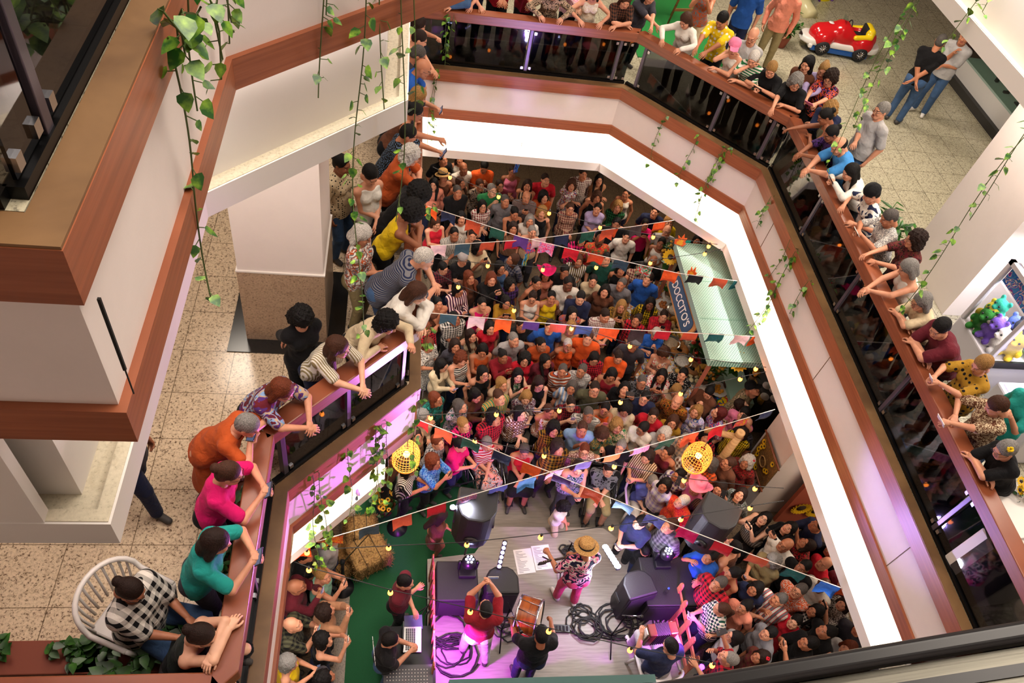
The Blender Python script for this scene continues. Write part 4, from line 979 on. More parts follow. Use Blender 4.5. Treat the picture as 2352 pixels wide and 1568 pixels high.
def mk_crowd():
    rng = random.Random(5); rows = []
    for ln in CROWD.strip().splitlines():
        a, desc, where, *rest = (ln.split('|')+[''])[:4]; opts = rest[0] if rest else ''
        w = a.split(); cr, x, y, sex, st, hc, sk, po, tk = w[:9]; pat = w[9]
        ox, oy, sc = CROP[cr]; px, py = ox+float(x)/sc, oy+float(y)/sc
        o = dict((q.split('=')+['1'])[:2] for q in opts.split(',') if q); fem = sex == 'f'
        H = (1.62 if fem else 1.72)+rng.uniform(-.05, .05); sck = H/(1.63 if fem else 1.73)*float(o.get('S', 1))
        hz = (1.63 if fem else 1.73)*sck*.915
        X, Y = at(px, py, G+hz); tgt = Vector((3.2, 4.7)); d = tgt-Vector((X, Y)); rz = math.atan2(d.x, -d.y)
        if 'f' in o: rz = math.radians(-float(o['f'])) if cr in 'GFDA' or True else rz
        rz += rng.uniform(-.2, .2)
        lv = rng.choice((-.25, 0, .25)); top, sl = TOPS[tk]
        fat = 1.2 if rng.random() < .5 else (1.36 if rng.random() < .4 else 1.06)
        key = (po, fem, tk, lv, fat, 'up' in o, 'skirt' if tk in 'dv' else 'p')
        pose = dict(POSES[po]); lk = pose.get('look', (0, -1, .36)); lk = (lv, lk[1], 0.9 if 'up' in o else lk[2]); pose.update(look=lk, fem=fem, H=1.63 if fem else 1.73, top=top, sleeve=sl, fat=fat, bottom='dress' if tk in 'dv' else 'pants')
        ph = ''
        zs = {'A': 'in the crowd', 'B': 'in the crowd'}
        lab = 'person in %s, %s' % (desc, where)
        if po in 'pPR' and len(lab.split()) < 13: lab += ', holding a phone'
        ph = None
        if po in 'pPR': ph = dict(both=po in 'pP', col=o.get('ph', 'black'), land=rng.random() < .3, label='%s phone held by the person in %s' % (o.get('ph', 'black'), desc), lit=True)
        hat = tuple(o['hat'].split('.')) if 'hat' in o else None
        rows.append([(X, Y, G), rz, key, pose, int(sk), (STY[st], hc), pat, rng.choice(('plain:black', 'plain:navy', 'plain:black', 'plain:dgray', 'plain:navy')), lab, 'spectators crowding the ground floor', None, 'g' in o, hat, ph, sck])
    Q = np.array([r[0][:2] for r in rows])
    for it in range(12):                       # nobody stands inside a neighbour
        D = Q[:, None]-Q[None]; d = np.linalg.norm(D, axis=2)+np.eye(len(Q))*9
        for i, j in zip(*np.where(d < .37)):
            if i < j: v = (Q[i]-Q[j])/max(d[i, j], .01)*(.37-d[i, j])*.5; Q[i] += v*.6; Q[j] -= v*.6
    for q in Q:
        if 5.0 < q[0] < SXR+.32 and q[1] < 5.0: q[0] = SXR+.32
        if q[0] > 6.35 and 5.95 < q[1] < 7.35: q[0] = 6.35
    for r, q in zip(rows, Q): r[0] = (q[0], q[1], G); person(*r)
    return rows
mk_crowd()
# ---------------------------------------------------------------- spectators on the first gallery
def rail_person(px, py, run, mode, desc, sex='f', hair=('long', 'd'), sk=3, top='s', pat='plain:gray', bot='plain:black', gl=False, hat=None, turn=0., look=None, fat=1.1, H=None, ph=None, lab2='', lat=0., hz=None, maxlean=1.0, tilt=0.):
    fem = sex == 'f'; H = H or (1.63 if fem else 1.74); s = H/1.7
    a = Vector(CP[run]); b = Vector(CP[run+1]); u = (b-a).normalized(); n = Vector((-u.y, u.x)); lean = .25
    for it in range(4):
        z = L1+(.9+.535*math.cos(lean)+.14*math.cos(lean*.6))*s if hz is None else L1+hz
        P = Vector(at(px, py, z)); sd = (P-a).dot(n); offh = (.535*math.sin(lean)+.155*math.sin(lean*.85)+.03)*s
        need = .33-sd
        lean = min(max(math.asin(min(max(need/(.69*s), -.0), .97)), .12), maxlean)
    fwd = -n; rt = Vector((-fwd.y, fwd.x))*-1
    cr, sr = math.cos(turn), math.sin(turn); f2 = Vector((fwd.x*cr-fwd.y*sr, fwd.x*sr+fwd.y*cr))
    root = P-f2*offh; S0 = (root-a).dot(n)*(1/max(f2.dot(fwd), .6)); rz = math.atan2(f2.x, -f2.y); k = {}
    y = -S0
    if mode == 'f': k = dict(hl=(.1, y+.02, 1.085), hr=(-.1, y-.06, 1.085), polel=(-1, 0, .2), poler=(1, 0, .2))
    elif mode == 'd': k = dict(hl=(-.02, y-.26, 1.03), hr=(.04, y-.24, 1.05), polel=(-1, .3, .1), poler=(1, .3, .1))
    elif mode == 'g': k = dict(hl=(-.2, y-.02, 1.1), hr=(.2, y-.02, 1.1), kl='relaxed', kr='relaxed', polel=(-1, .3, 0), poler=(1, .3, 0))
    elif mode == 'p': k = dict(hl=(-.05, y-.1, 1.2), hr=(.05, y-.1, 1.2), kl='grip', kr='grip', polel=(-1, .2, -.4), poler=(1, .2, -.4))
    elif mode == 'h': k = dict(hl=(.0, min(y+.1, -.2), 1.36), hr=(-.08, y-.02, 1.085), polel=(-.6, -.6, -.6), poler=(1, .2, .1))
    elif mode == 'e': k = dict(hl=(-.04, y-.35, 1.06), hr=(.02, y+.02, 1.085), polel=(-1, 0, 0), poler=(1, .2, .1))
    elif mode == 'r': k = dict(hr=(.05, y-.28, 1.22), hl=(-.14, y+.0, 1.1), kr='grip', polel=(-1, .2, 0), poler=(1, .2, -.4))
    tp, sl = TOPS[top]; lk = look or (0, -1, -.45)
    key = ('rail', px, py); pose = dict(H=H, fem=fem, lean=lean, look=lk, fat=fat, top=tp, sleeve=sl, bottom='pants' if top not in 'dv' else 'dress', neck=.1, tilt=tilt, **k)
    lab = 'person in %s, %s' % (desc, lab2 or {'f': 'forearms resting on the wooden handrail', 'd': 'hands hanging over the wooden handrail', 'g': 'both hands on the wooden handrail', 'p': 'holding a phone over the handrail', 'h': 'chin propped on a hand at the handrail', 'e': 'one arm stretched over the handrail', 'r': 'reaching out over the handrail'}[mode])
    phd = None if not ph else dict(both=mode == 'p', col=ph[0], land=ph[1], label='%s phone held by the person in %s' % (ph[0], desc))
    return person((root.x, root.y, L1), rz, key, pose, sk, hair, pat, bot, lab, 'spectators at the gallery handrail', None, gl, hat, phd, 1., None, None, .0125, .0055, .0085)
def gp(c, x, y): ox, oy, sc = {'K': (900, 0, 2.904), 'L': (1600, 0, 2.904), 'M': (1850, 400, 3.135), 'N': (1740, 540, 2.8), 'J': (400, 380, 2.5295), 'R': (0, 1000, 2.76), 'Q': (560, 0, 3.136)}[c]; return ox+x/sc, oy+y/sc
rp = rail_person
# far edge (run 4)
rp(*gp('K', 450, -40), 4, 'f', 'faded denim jacket', 'm', ('short', 'd'), 3, 'l', 'plain:denim', lab2='at the far left end of the far handrail')
rp(*gp('K', 565, -55), 4, 'f', 'plain navy tee', 'm', ('short', 'k'), 3, 's', 'plain:navy')
rp(*gp('K', 745, -60), 4, 'f', 'cherry red tee', 'm', ('short', 'k'), 2, 's', 'plain:red', lab2='behind the far handrail, between navy and maroon tees')
rp(*gp('K', 930, -10), 4, 'f', 'maroon tee', 'f', ('longfront', 'b'), 3, 's', 'plain:dred')
rp(*gp('K', 1085, -50), 4, 'g', 'black flecked blouse', 'f', ('bob', 'k'), 3, 'l', 'print:black,beige,40', lab2='holding a pale cup at the far handrail')
rp(*gp('K', 1245, 20), 4, 'f', 'pale pink checked shirt', 'f', ('ponytail', 'k'), 4, 'l', 'plaid:white,pink,70')
rp(*gp('K', 1350, -55), 4, 'g', 'white crochet top', 'f', ('longfront', 'd'), 3, 't', 'print:white,cream,60', 'plain:wine')
rp(*gp('K', 1560, 0), 4, 'f', 'brown tartan blouse', 'f', ('long', 'b'), 3, 's', 'plaid:brown,black,50')
rp(*gp('K', 1755, 60), 4, 'f', 'charcoal tee with an orange lanyard', 'f', ('longfront', 'k'), 3, 's', 'plain:dgray', turn=.35, fat=1.25)
# diagonal (run 5)
rp(*gp('K', 1930, 165), 5, 'g', 'white puffed sweater with a red drink', 'f', ('bob', 'b'), 3, 'l', 'plain:white', look=(0, -1, -.7))
rp(*gp('K', 2090, 270), 5, 'd', 'yellow blouse with white dots', 'm', ('short', 'k'), 2, 's', 'dots:yellow,white,13', look=(0, -1, -.8))
rp(*gp('K', 2290, 310), 5, 'h', 'white frilled vest and pink cap', 'f', ('short', 'b'), 3, 't', 'plain:white', hat=('cap', 'pink'), look=(.7, -.8, -.2), turn=-.2)
rp(*gp('L', 385, 385), 5, 'h', 'white top with green stripes', 'f', ('short', 'w'), 3, 's', 'stripe:white,green,50,z', look=(.2, -1, -.5))
rp(*gp('L', 495, 465), 5, 'p', 'black tee with grey cross-body bag', 'f', ('short', 'y'), 3, 's', 'plain:black', look=(.4, -1, -.55), ph=('black', True))
rp(*gp('L', 655, 555), 5, 'e', 'black blouse with red lanyard', 'f', ('curly', 'g'), 3, 's', 'plain:black', gl=True, look=(.6, -.9, -.4))
rp(*gp('L', 768, 670), 5, 'p', 'black tunic with orange and purple flowers', 'f', ('curly', 'd'), 3, 's', 'print:black,orange,purple,18', gl=True, ph=('pink', True))
def standing(px, py, hz, face, desc, mode='a', sex='m', hair=('short', 'g'), sk=3, top='s', pat='plain:gray', bot='plain:denim', z=L1, look=(0, -1, -.1), fat=1.1, H=None, gl=False, hat=None, lab2='', grp='people standing back from the handrail', shoes=None, kw=None, key=None, phone=None, pos=None):
    fem = sex == 'f'; H = H or (1.64 if fem else 1.74); P = at(px, py, z+hz) if pos is None else pos; tp, sl = TOPS[top]
    if -1.85 < P[0] < -.33 and 5.75 < P[1] < 7.25: P = (-.33, P[1]) if P[1] > 6.1 else (P[0], 5.75)
    f = face if not isinstance(face, tuple) else math.atan2(face[0]-P[0], -(face[1]-P[1])); pose = dict(POSES.get(mode, {})); pose.update(H=H, fem=fem, look=look, fat=fat, top=tp, sleeve=sl, bottom='pants' if top not in 'dv' else 'dress'); pose.update(kw or {})
    return person((P[0], P[1], z), f, ('st', px, py, desc), pose, sk, hair, pat, bot, 'person in %s, %s' % (desc, lab2), grp, shoes, gl, hat, phone, 1., None, None, .0125, .0055, .0085)
ST = standing
rp(*gp('L', 850, 465), 5, 'f', 'lilac cardigan', 'f', ('bun', 'y'), 3, 'l', 'plain:lilac', gl=True, hz=1.5, look=(.3, -1, -.3), lab2='standing in the second row with arms folded')
ST(*gp('L', 745, 430), 1.5, (3, 8), 'dark plum blouse', 'c', 'f', ('longfront', 'k'), 3, 's', 'plain:brown', lab2='behind the grey-curled spectator in glasses', look=(0, -1, -.2))
ST(*gp('L', 372, 260), 1.55, (3, 8), 'grey polo shirt', 'c', 'm', ('balding', 'w'), 3, 's', 'plain:lgray', lab2='white-bearded, behind the pink cap', look=(0, -1, -.4), gl=True)
ST(1735, -35, 1.6, (3, 6), 'blue polo shirt', 'a', 'm', ('short', 'g'), 3, 's', 'plain:blue', 'plain:navy', lab2='hands behind the back beside the wooden easel')
ST(1822, -25, 1.6, (3, 6), 'salmon long-sleeved shirt and khaki trousers', 'a', 'm', ('short', 'g'), 3, 'l', 'plain:salmon', 'plain:khaki', lab2='beside the red toy car')
ST(1630, -35, 1.55, (2, 6), 'grey and copper top with cream trousers', 'P', 'f', ('longfront', 'k'), 2, 't', 'print:gray,rust,20', 'plain:cream', lab2='photographing from the green carpet')
ST(*gp('L', 1620, 285), 1.62, 2.4, 'black tee and jeans', 'a', 'm', ('crop', 'G'), 2, 's', 'plain:black', 'plain:denim', lab2='seen from behind, holding a plastic bag', kw=dict(hl=(.06, .2, .9), hr=(-.04, .2, .92), polel=(-1, .8, 0), poler=(1, .8, 0)))
ST(*gp('L', 1800, 240), 1.62, -.9, 'heather grey tee and blue jeans', 'h', 'm', ('short', 'w'), 2, 's', 'plain:lgray', 'plain:denim', lab2='hand at the face by the display case', shoes=SHOEW, look=(.2, -1, -.1))
ST(*gp('L', 1245, 745), 1.6, -1.35, 'light grey polo with dark collar', 'a', 'm', ('short', 'g'), 3, 's', 'plain:lgray', 'plain:denim', lab2='standing behind the bright blue tee', kw=dict(hl=(.12, -.33, 1.15)), fat=1.3, gl=True)
# corner and long east side (run 6)
rp(*gp('L', 905, 700), 5, 'f', 'dark backpack with pale stripes', 'f', ('curly', 'y'), 3, 'l', 'plain:navy', hz=1.48, lab2='blond curls behind the corner of the handrail')
rp(*gp('L', 870, 775), 6, 'e', 'olive brown vest', 'f', ('bun', 'k'), 1, 't', 'plain:olive', turn=-.35, look=(.3, -1, -.7))
rp(*gp('L', 905, 885), 6, 'd', 'dark lace blouse', 'f', ('bun', 'k'), 1, 's', 'print:black,purple,30', look=(.2, -1, -.6), lab2='with a white watch at the handrail')
rp(*gp('L', 925, 975), 6, 'd', 'bright blue tee with white lettering', 'm', ('balding', 'k'), 3, 's', 'plain:skyb', fat=1.35, look=(.2, -1, -.8), tilt=.1)
rp(*gp('L', 970, 1165), 6, 'p', 'white sweatshirt', 'f', ('longfront', 'k'), 3, 'l', 'plain:white', look=(.1, -1, -.5), ph=('black', True))
rp(*gp('L', 1180, 1290), 6, 'g', 'navy and white jersey and black cap', 'f', ('short', 'k'), 3, 's', 'print:navy,white,6', hat=('beanie', 'black'), look=(-.1, -1, -.7), ph=None)
rp(*gp('L', 1300, 1450), 6, 'p', 'white blouse with grey flecks', 'f', ('crop', 'G'), 2, 's', 'print:white,gray,60', look=(-.1, -1, -.6), ph=('white', True), fat=1.25)
rp(*gp('M', 805, 470), 6, 'e', 'dark red leaf-print top', 'f', ('curly', 'd'), 3, 's', 'print:wine,brown,black,24', look=(-.2, -1, -.2), gl=True)
rp(*gp('M', 750, 670), 6, 'd', 'white sleeveless top and white watch', 'f', ('cu' and 'bob', 'g'), 3, 't', 'plain:white', look=(-.1, -1, -.6), fat=1.2)
rp(*gp('M', 835, 910), 6, 'f', 'cream tee and pendant', 'f', ('bob', 'g'), 3, 's', 'plain:cream', look=(.1, -1, -.5), gl=True)
rp(*gp('M', 940, 1110), 6, 'f', 'burgundy tee', 'm', ('short', 'k'), 3, 's', 'plain:wine', look=(.5, -1, -.6), fat=1.4)
rp(*gp('M', 1290, 1370), 6, 'p', 'blouse of yellow hexagons on black', 'f', ('short', 'y'), 3, 's', 'dots:mustard,black,16', look=(.2, -1, -.6), fat=1.25, ph=('white', False))
rp(*gp('N', 1555, 1095), 6, 'r', 'brown leopard-print blouse', 'f', ('short', 'b'), 3, 's', 'print:cream,brown,34', look=(-.3, -1, -.8), fat=1.25, ph=('white', True))
rp(*gp('N', 1600, 1375), 6, 'f', 'black top with bead necklace', 'f', ('short', 'g'), 3, 's', 'plain:black', look=(.1, -1, -.5), gl=True, fat=1.15, hat=('flower', 'yellow'))
ST(2390, 905, 1.5, -1.4, 'teal shirt', 'a', 'f', ('bob', 'd'), 3, 's', 'plain:teal', lab2='at the right picture edge by the claw machine', kw=dict(hr=(.12, -.35, 1.3)))
# west side: narrow run 3
rp(*gp('Q', 1250, 165), 3, 'r', 'black vest, arm over the rail', 'f', ('bob', 'd'), 3, 't', 'plain:black', lab2='topmost in the row along the side handrail')
rp(*gp('Q', 1255, 270), 3, 'd', 'dark singlet with a wristwatch', 'm', ('crop', 'd'), 3, 't', 'plain:dgray', lab2='second from the far end of the side handrail')
rp(*gp('Q', 1245, 385), 3, 'f', 'dark grey tee', 'm', ('crop', 'G'), 2, 's', 'plain:dgray', lab2='behind the bald head at the side handrail')
rp(*gp('Q', 1280, 480), 3, 'f', 'cobalt shirt', 'm', ('none', 'k'), 2, 's', 'plain:blue', gl=True, lab2='bald with glasses at the side handrail')
rp(*gp('Q', 1250, 680), 3, 'r', 'dark blouse', 'f', ('bob', 'y'), 3, 's', 'plain:dgray', ph=('black', True), lab2='dark blond, phone over the side handrail')
rp(*gp('Q', 1225, 795), 3, 'e', 'brown vest', 'f', ('bun', 'k'), 2, 't', 'plain:brown', gl=True, lab2='hair tied back, arm along the side handrail')
rp(*gp('Q', 1170, 960), 3, 'r', 'black dotted blouse', 'f', ('short', 'k'), 2, 's', 'dots:black,lblue,60', ph=('black', False), fat=1.3, lab2='phone over the side handrail')
rp(*gp('Q', 1190, 1110), 3, 'f', 'rust coloured shirt', 'f', ('curly', 'w'), 3, 's', 'plain:rust', fat=1.25, lab2='white curls at the side handrail')
rp(*gp('J', 1420, 165), 3, 'g', 'dark patterned dress', 'f', ('afro', 'k'), 1, 's', 'plain:black', lab2='upper of two round afros at the side handrail')
rp(*gp('J', 1375, 275), 3, 'f', 'yellow cardigan over white top', 'f', ('afro', 'k'), 1, 't', 'plain:yellow', lab2='lower of two round afros at the side handrail')
rp(*gp('J', 1445, 525), 3, 'd', 'navy pinstriped tee and jeans', 'm', ('crop', 'w'), 3, 's', 'stripe:navy,gray,110,z', 'plain:denim', maxlean=1.25, fat=1.2)
rp(*gp('J', 1400, 730), 2, 'f', 'white blouse', 'f', ('long', 'b'), 4, 'l', 'plain:white', maxlean=1.2, turn=.5, lab2='long hair falling forward at the end of the diagonal handrail')
rp(*gp('J', 1235, 900), 2, 'r', 'beige blouse and black jacket', 'f', ('curly', 'k'), 3, 'l', 'plain:cream', 'plain:black', turn=.2, maxlean=1.1, lab2='bending far over the diagonal handrail')
rp(*gp('J', 945, 1040), 2, 'd', 'striped puff-sleeve blouse and dungarees', 'f', ('longfront', 'b'), 4, 's', 'stripe:white,khaki,95,x', 'plain:navy', gl=True, look=(.45, -1, -.25), turn=.1)
rp(*gp('J', 620, 1290), 2, 'd', 'blouse of blue, plum and beige patches', 'f', ('bob', 'r'), 3, 's', 'print:wine,lblue,beige,purple,7', gl=True, look=(.2, -1, -.5), turn=.25, fat=1.2)
rp(*gp('J', 425, 1500), 2, 'p', 'rust brown dress', 'f', ('short', 'g'), 3, 'd', 'plain:rust', look=(0, -1, -.6), ph=('black', True), turn=.6, fat=1.2)
rp(*gp('R', 1430, 235), 1, 'p', 'hot pink blouse', 'f', ('bun', 'b'), 3, 's', 'plain:hot', gl=True, look=(.1, -1, -.35), ph=('black', True), fat=1.15)
rp(*gp('R', 1345, 670), 1, 'p', 'turquoise tee with grey waist bag', 'f', ('bob', 'd'), 3, 's', 'plain:teal', 'plain:dgray', look=(.1, -1, -.35), ph=('black', True), fat=1.15)
ST(*gp('J', 728, 870), 1.52, .6, 'black shirt and trousers', 'a', 'f', ('afro' and 'curly', 'k'), 3, 's', 'plain:black', 'plain:black', lab2='hands behind the back beside the granite pillar', kw=dict(hl=(.05, .22, .95), hr=(-.03, .24, .97), polel=(-1, .8, 0), poler=(1, .8, 0), look=(0, -1, -.8)))
ST(*gp('J', 1035, 400), 1.5, 1.2, 'white floral blouse and khaki trousers', 'c', 'f', ('bob', 'w'), 2, 's', 'print:white,rust,gray,16', 'plain:khaki', lab2='standing against the white pillar', look=(0, -1, -.5))
ST(*gp('J', 1125, 50), 1.5, .6, 'white tank top with a tied white shawl', 'c', 'f', ('short', 'k'), 3, 't', 'plain:white', 'plaid:black,dgray,30', lab2='checked trousers, behind the side handrail', look=(0, -1, -.6))
ST(*gp('Q', 680, 1210), 1.45, 1.0, 'cream spotted blouse', 'a', 'f', ('bun', 'k'), 1, 's', 'dots:cream,black,30', lab2='half hidden behind the white pillar')
fp = at(365, 1157, L1); ST(0, 0, 1.5, 1.3, 'dark jeans and olive sneakers', 'a', 'm', ('short', 'd'), 2, 's', 'plain:dgray', 'plain:navy', lab2='walking across the speckled floor under the upper gallery', kw=dict(feet=((-.1, -.16), (.1, .2))), pos=(fp[0]-.1, fp[1]))
# ---------------------------------------------------------------- decorations over the ground floor
def px(c, x, y):
    ox, oy, sc = {'A': (940, 350, 4.4804), 'B': (1360, 350, 4.4804), 'C': (940, 680, 4.4804), 'D': (1360, 680, 4.4804), 'E': (860, 1000, 4.9), 'F': (1320, 1000, 4.9), 'G': (1560, 1150, 3.752), 'H': (600, 1150, 3.752), 'S': (960, 1180, 3.459)}[c]
    return ox+x/sc, oy+y/sc
def P3(c, x, y, z): a, b = px(c, x, y); return Vector((*at(a, b, z), z))
FL = {'print1': 'print:pink,hot,lblue,20', 'print2': 'print:green,red,mint,18', 'print3': 'print:red,yellow,orange,40', 'print4': 'print:lilac,red,blue,50', 'print5': 'dots:pink,purple,40', 'print6': 'print:hot,yellow,orange,20'}
HEX = dict(slate='#2c4450', pale='#d8b4b8', terra='#b4492c', salm='#c85a40', indigo='#3c3a8c', steel='#3a6a9c', dkbrown='#2c2224', teal='#0f4a4c')
def flagm(c):
    if c in FL: return fabric(FL[c])
    if c in HEX: return fabric('plain:'+HEX[c])
    return fabric('plain:'+c)
def bunting(z, line, flags, label, sag=.0):
    P = [P3(c, x, y, z) for c, x, y in line]; t = thing('bunting', label, 'bunting', P[0], 0, 'pennant strings over the crowd'); o = P[0]
    MB().tube([p-o for p in P], .006, 5).obj('cord', plain('white_cord', '#e8e0d8', .7), t)
    for i, (c, x, y, col) in enumerate(flags):
        q = P3(c, x, y, z-.1)
        best = min(((q-(a+(b-a)*max(0, min(1, (q-a).dot(b-a)/(b-a).length_squared)))).length, k) for k, (a, b) in enumerate(zip(P[:-1], P[1:])))
        a, b = P[best[1]], P[best[1]+1]; s = max(0, min(1, (q-a).dot(b-a)/(b-a).length_squared)); m = a+(b-a)*s; u = (b-a).normalized(); w = .135; h = .27; n = u.cross(Vector((0, 0, 1)))
        rnd = random.Random(i+int(x)); wv = rnd.uniform(-.05, .05); mb = MB(); v = []
        for r in range(5):
            zz = -h*r/4; bl = n*(wv*(r/4)**2+.012*math.sin(r*1.7+i))
            for k in range(5):
                xx = -w+2*w*k/4; cut = (.09*(1-abs(xx)/w)) if r == 4 else 0; v.append(m-o+u*xx+Vector((0, 0, zz+cut))+bl+n*.01*math.sin(k*1.9+i))
        f = [(r*5+k, r*5+k+1, r*5+k+6, r*5+k+5) for r in range(4) for k in range(4)]
        v2 = [p+n*.0025 for p in v]; nn = len(v); mb.add(v+v2, f+[tuple(nn+j for j in q2[::-1]) for q2 in f], 0, True); mb.obj('pennant', flagm(col), t, fix=False)
bunting(3.95, [('A', 190, 552), ('A', 730, 730), ('A', 1150, 870), ('A', 1740, 1010), ('B', 380, 1130), ('B', 900, 1245), ('B', 1560, 1330)],
        [('A', 205, 620, 'orange'), ('A', 410, 650, 'navy'), ('A', 655, 750, 'terra'), ('A', 905, 830, 'dgreen'), ('A', 1150, 900, 'purple'), ('A', 1410, 980, 'print1'), ('A', 1660, 1045, 'red'), ('A', 1915, 1110, 'terra'), ('B', 290, 1170, 'slate'), ('B', 535, 1220, 'print2'), ('B', 800, 1270, 'orange'), ('B', 1060, 1330, 'black'), ('B', 1315, 1390, 'terra'), ('B', 1530, 1440, 'teal')],
        'pennant string with the pink floral flag, ending over the mint kiosk roof')
bunting(3.85, [('A', 215, 962), ('A', 1250, 895), ('A', 2061, 790), ('B', 400, 765), ('B', 890, 690)],
        [('A', 300, 1010, 'pale'), ('A', 550, 1000, 'slate'), ('A', 810, 990, 'terra'), ('A', 1060, 960, 'red'), ('A', 1330, 920, 'pale'), ('A', 1570, 900, 'navy'), ('A', 1835, 870, 'dgreen'), ('A', 2040, 850, 'terra'), ('B', 190, 830, 'orange'), ('B', 450, 800, 'dkbrown'), ('B', 700, 775, 'orange')],
        'pennant string that crosses the cloth lantern and climbs to the right')
bunting(3.9, [('C', 195, 170), ('C', 1150, 255), ('C', 2061, 333), ('D', 900, 372), ('D', 1760, 418)],
        [('C', 400, 240, 'slate'), ('C', 690, 280, 'pale'), ('C', 965, 305, 'orange'), ('C', 1255, 325, 'purple'), ('C', 1530, 350, 'terra'), ('C', 1795, 375, 'slate'), ('C', 2030, 390, 'orange'), ('D', 190, 395, 'orange'), ('D', 460, 400, 'dkbrown'), ('D', 730, 430, 'red'), ('D', 1010, 435, 'terra'), ('D', 1270, 440, 'teal'), ('D', 1530, 455, 'pale'), ('D', 1715, 500, 'orange')],
        'nearly level pennant string across the middle of the crowd')
bunting(3.85, [('C', 60, 1258), ('C', 720, 1515), ('E', 1530, 238), ('E', 1950, 400), ('F', 300, 658), ('F', 1200, 1030), ('F', 1970, 1330), ('G', 1480, 780)],
        [('C', 100, 1330, 'red'), ('C', 345, 1430, 'salm'), ('C', 630, 1525, 'dgreen'), ('E', 1425, 250, 'navy'), ('E', 1760, 380, 'orange'), ('E', 2100, 510, 'purple'), ('F', 190, 670, 'salm'), ('F', 540, 830, 'steel'), ('F', 890, 970, 'indigo'), ('F', 1270, 1120, 'hot'), ('F', 1660, 1270, 'red'), ('F', 2050, 1400, 'salm'), ('G', 985, 640, 'teal'), ('G', 1275, 755, 'blue'), ('G', 1470, 860, 'orange')],
        'pennant string with the magenta flag, running down to the right above the loudspeaker')
bunting(3.8, [('H', 250, 415), ('H', 860, 240), ('E', 60, 990), ('E', 820, 750), ('E', 1490, 550), ('E', 2350, 300), ('F', 600, 178), ('F', 1150, 20), ('D', 1400, 1310), ('D', 1880, 1165)],
        [('H', 330, 440, 'orange'), ('H', 620, 365, 'print3'), ('H', 935, 270, 'slate'), ('H', 1220, 180, 'salm'), ('E', 710, 850, 'red'), ('E', 1055, 740, 'print4'), ('E', 1390, 630, 'indigo'), ('E', 1710, 530, 'steel'), ('E', 2030, 430, 'pink'), ('F', 100, 340, 'purple'), ('F', 430, 270, 'orange'), ('F', 750, 175, 'print5'), ('F', 1020, 90, 'dgreen'), ('F', 1300, 40, 'terra'), ('D', 1280, 1380, 'red'), ('D', 1540, 1300, 'print6'), ('D', 1800, 1230, 'navy')],
        'pennant string rising from the hay bales on the left to the white pillar')
BULB = plain('glowing_bulb', '#ffb060', .3, emit='#ff8428', es=14); BULB.cycles.emission_sampling = 'NONE'; CORD = plain('black_cord', '#0c0c0c', .6)
def lights_string(z, wire, bulbs, label):
    P = [P3(c, x, y, z) for c, x, y in wire]; t = thing('string_lights', label, 'string lights', P[0], 0, 'bulb strings over the crowd'); o = P[0]
    MB().tube([p-o for p in P], .006, 5).obj('cable', CORD, t)
    for c, x, y in bulbs:
        q = P3(c, x, y, z-.09)-o; mb = MB(); mb.lathe([(.001, -.045), (.022, -.04), (.034, -.015), (.032, .012), (.016, .035), (.014, .045)], q, 10, 0); b = mb.obj('bulb', BULB, t)
        MB().lathe([(.018, .04), (.02, .085), (.001, .088)], q, 8).obj('socket', CORD, b)
lights_string(3.9, [('A', 245, 150), ('A', 420, 235), ('A', 920, 435), ('A', 1440, 605), ('A', 1965, 750), ('B', 630, 850), ('B', 1200, 935), ('B', 1465, 965)], [('A', 420, 255), ('A', 920, 455), ('A', 1440, 625), ('A', 1965, 770), ('B', 630, 870), ('B', 1200, 965)], 'farthest string of warm bulbs, passing the straw hat')
lights_string(3.85, [('A', 215, 1085), ('A', 808, 1145), ('A', 1375, 1180), ('A', 1925, 1160), ('B', 600, 1115), ('B', 1160, 1030), ('B', 1465, 965)], [('A', 808, 1165), ('A', 1375, 1205), ('A', 1925, 1182), ('B', 600, 1137), ('B', 1160, 1042)], 'string of warm bulbs that passes the hot pink hat')
lights_string(3.9, [('A', 200, 1200), ('A', 505, 1360), ('C', 1078, 120), ('C', 1670, 305), ('D', 390, 490), ('D', 1018, 625), ('D', 1925, 750)], [('A', 505, 1382), ('C', 1078, 145), ('C', 1670, 332), ('D', 390, 514), ('D', 1018, 650)], 'string of warm bulbs sloping down to the food table')
lights_string(3.85, [('C', 100, 1225), ('C', 897, 1190), ('C', 1545, 1150), ('D', 293, 1065), ('D', 912, 980), ('D', 1525, 830), ('D', 1925, 750)], [('C', 220, 1250), ('C', 897, 1215), ('C', 1545, 1176), ('D', 293, 1090), ('D', 912, 1002), ('D', 1525, 852), ('D', 1685, 748)], 'string of warm bulbs over the centre, rising to the right')
lights_string(3.85, [('C', 500, 1440), ('C', 673, 1475), ('E', 1910, 205), ('F', 447, 325), ('F', 1230, 480), ('F', 2030, 570), ('F', 2352, 592)], [('C', 673, 1496), ('E', 1910, 228), ('F', 447, 348), ('F', 1230, 502), ('F', 2030, 597)], 'string of warm bulbs above the wheelchairs and the sunflower hanging')
lights_string(3.8, [('H', 265, 430), ('E', 160, 1240), ('E', 1040, 1200), ('E', 1870, 1110), ('F', 410, 1015), ('F', 1195, 915), ('F', 1975, 790), ('F', 2352, 735)], [('H', 395, 445), ('E', 160, 1262), ('E', 1040, 1228), ('E', 1870, 1145), ('F', 410, 1042), ('F', 1195, 942), ('F', 1975, 815)], 'string of warm bulbs across the front edge of the stage')
lights_string(3.8, [('H', 235, 505), ('H', 412, 572), ('H', 1113, 765), ('S', 415, 750), ('S', 1040, 905), ('S', 1685, 1055), ('G', 285, 1395)], [('H', 412, 594), ('H', 1113, 789), ('S', 415, 777), ('S', 1040, 932), ('S', 1685, 1082), ('G', 285, 1417)], 'nearest string of warm bulbs, passing over drum and accordion')
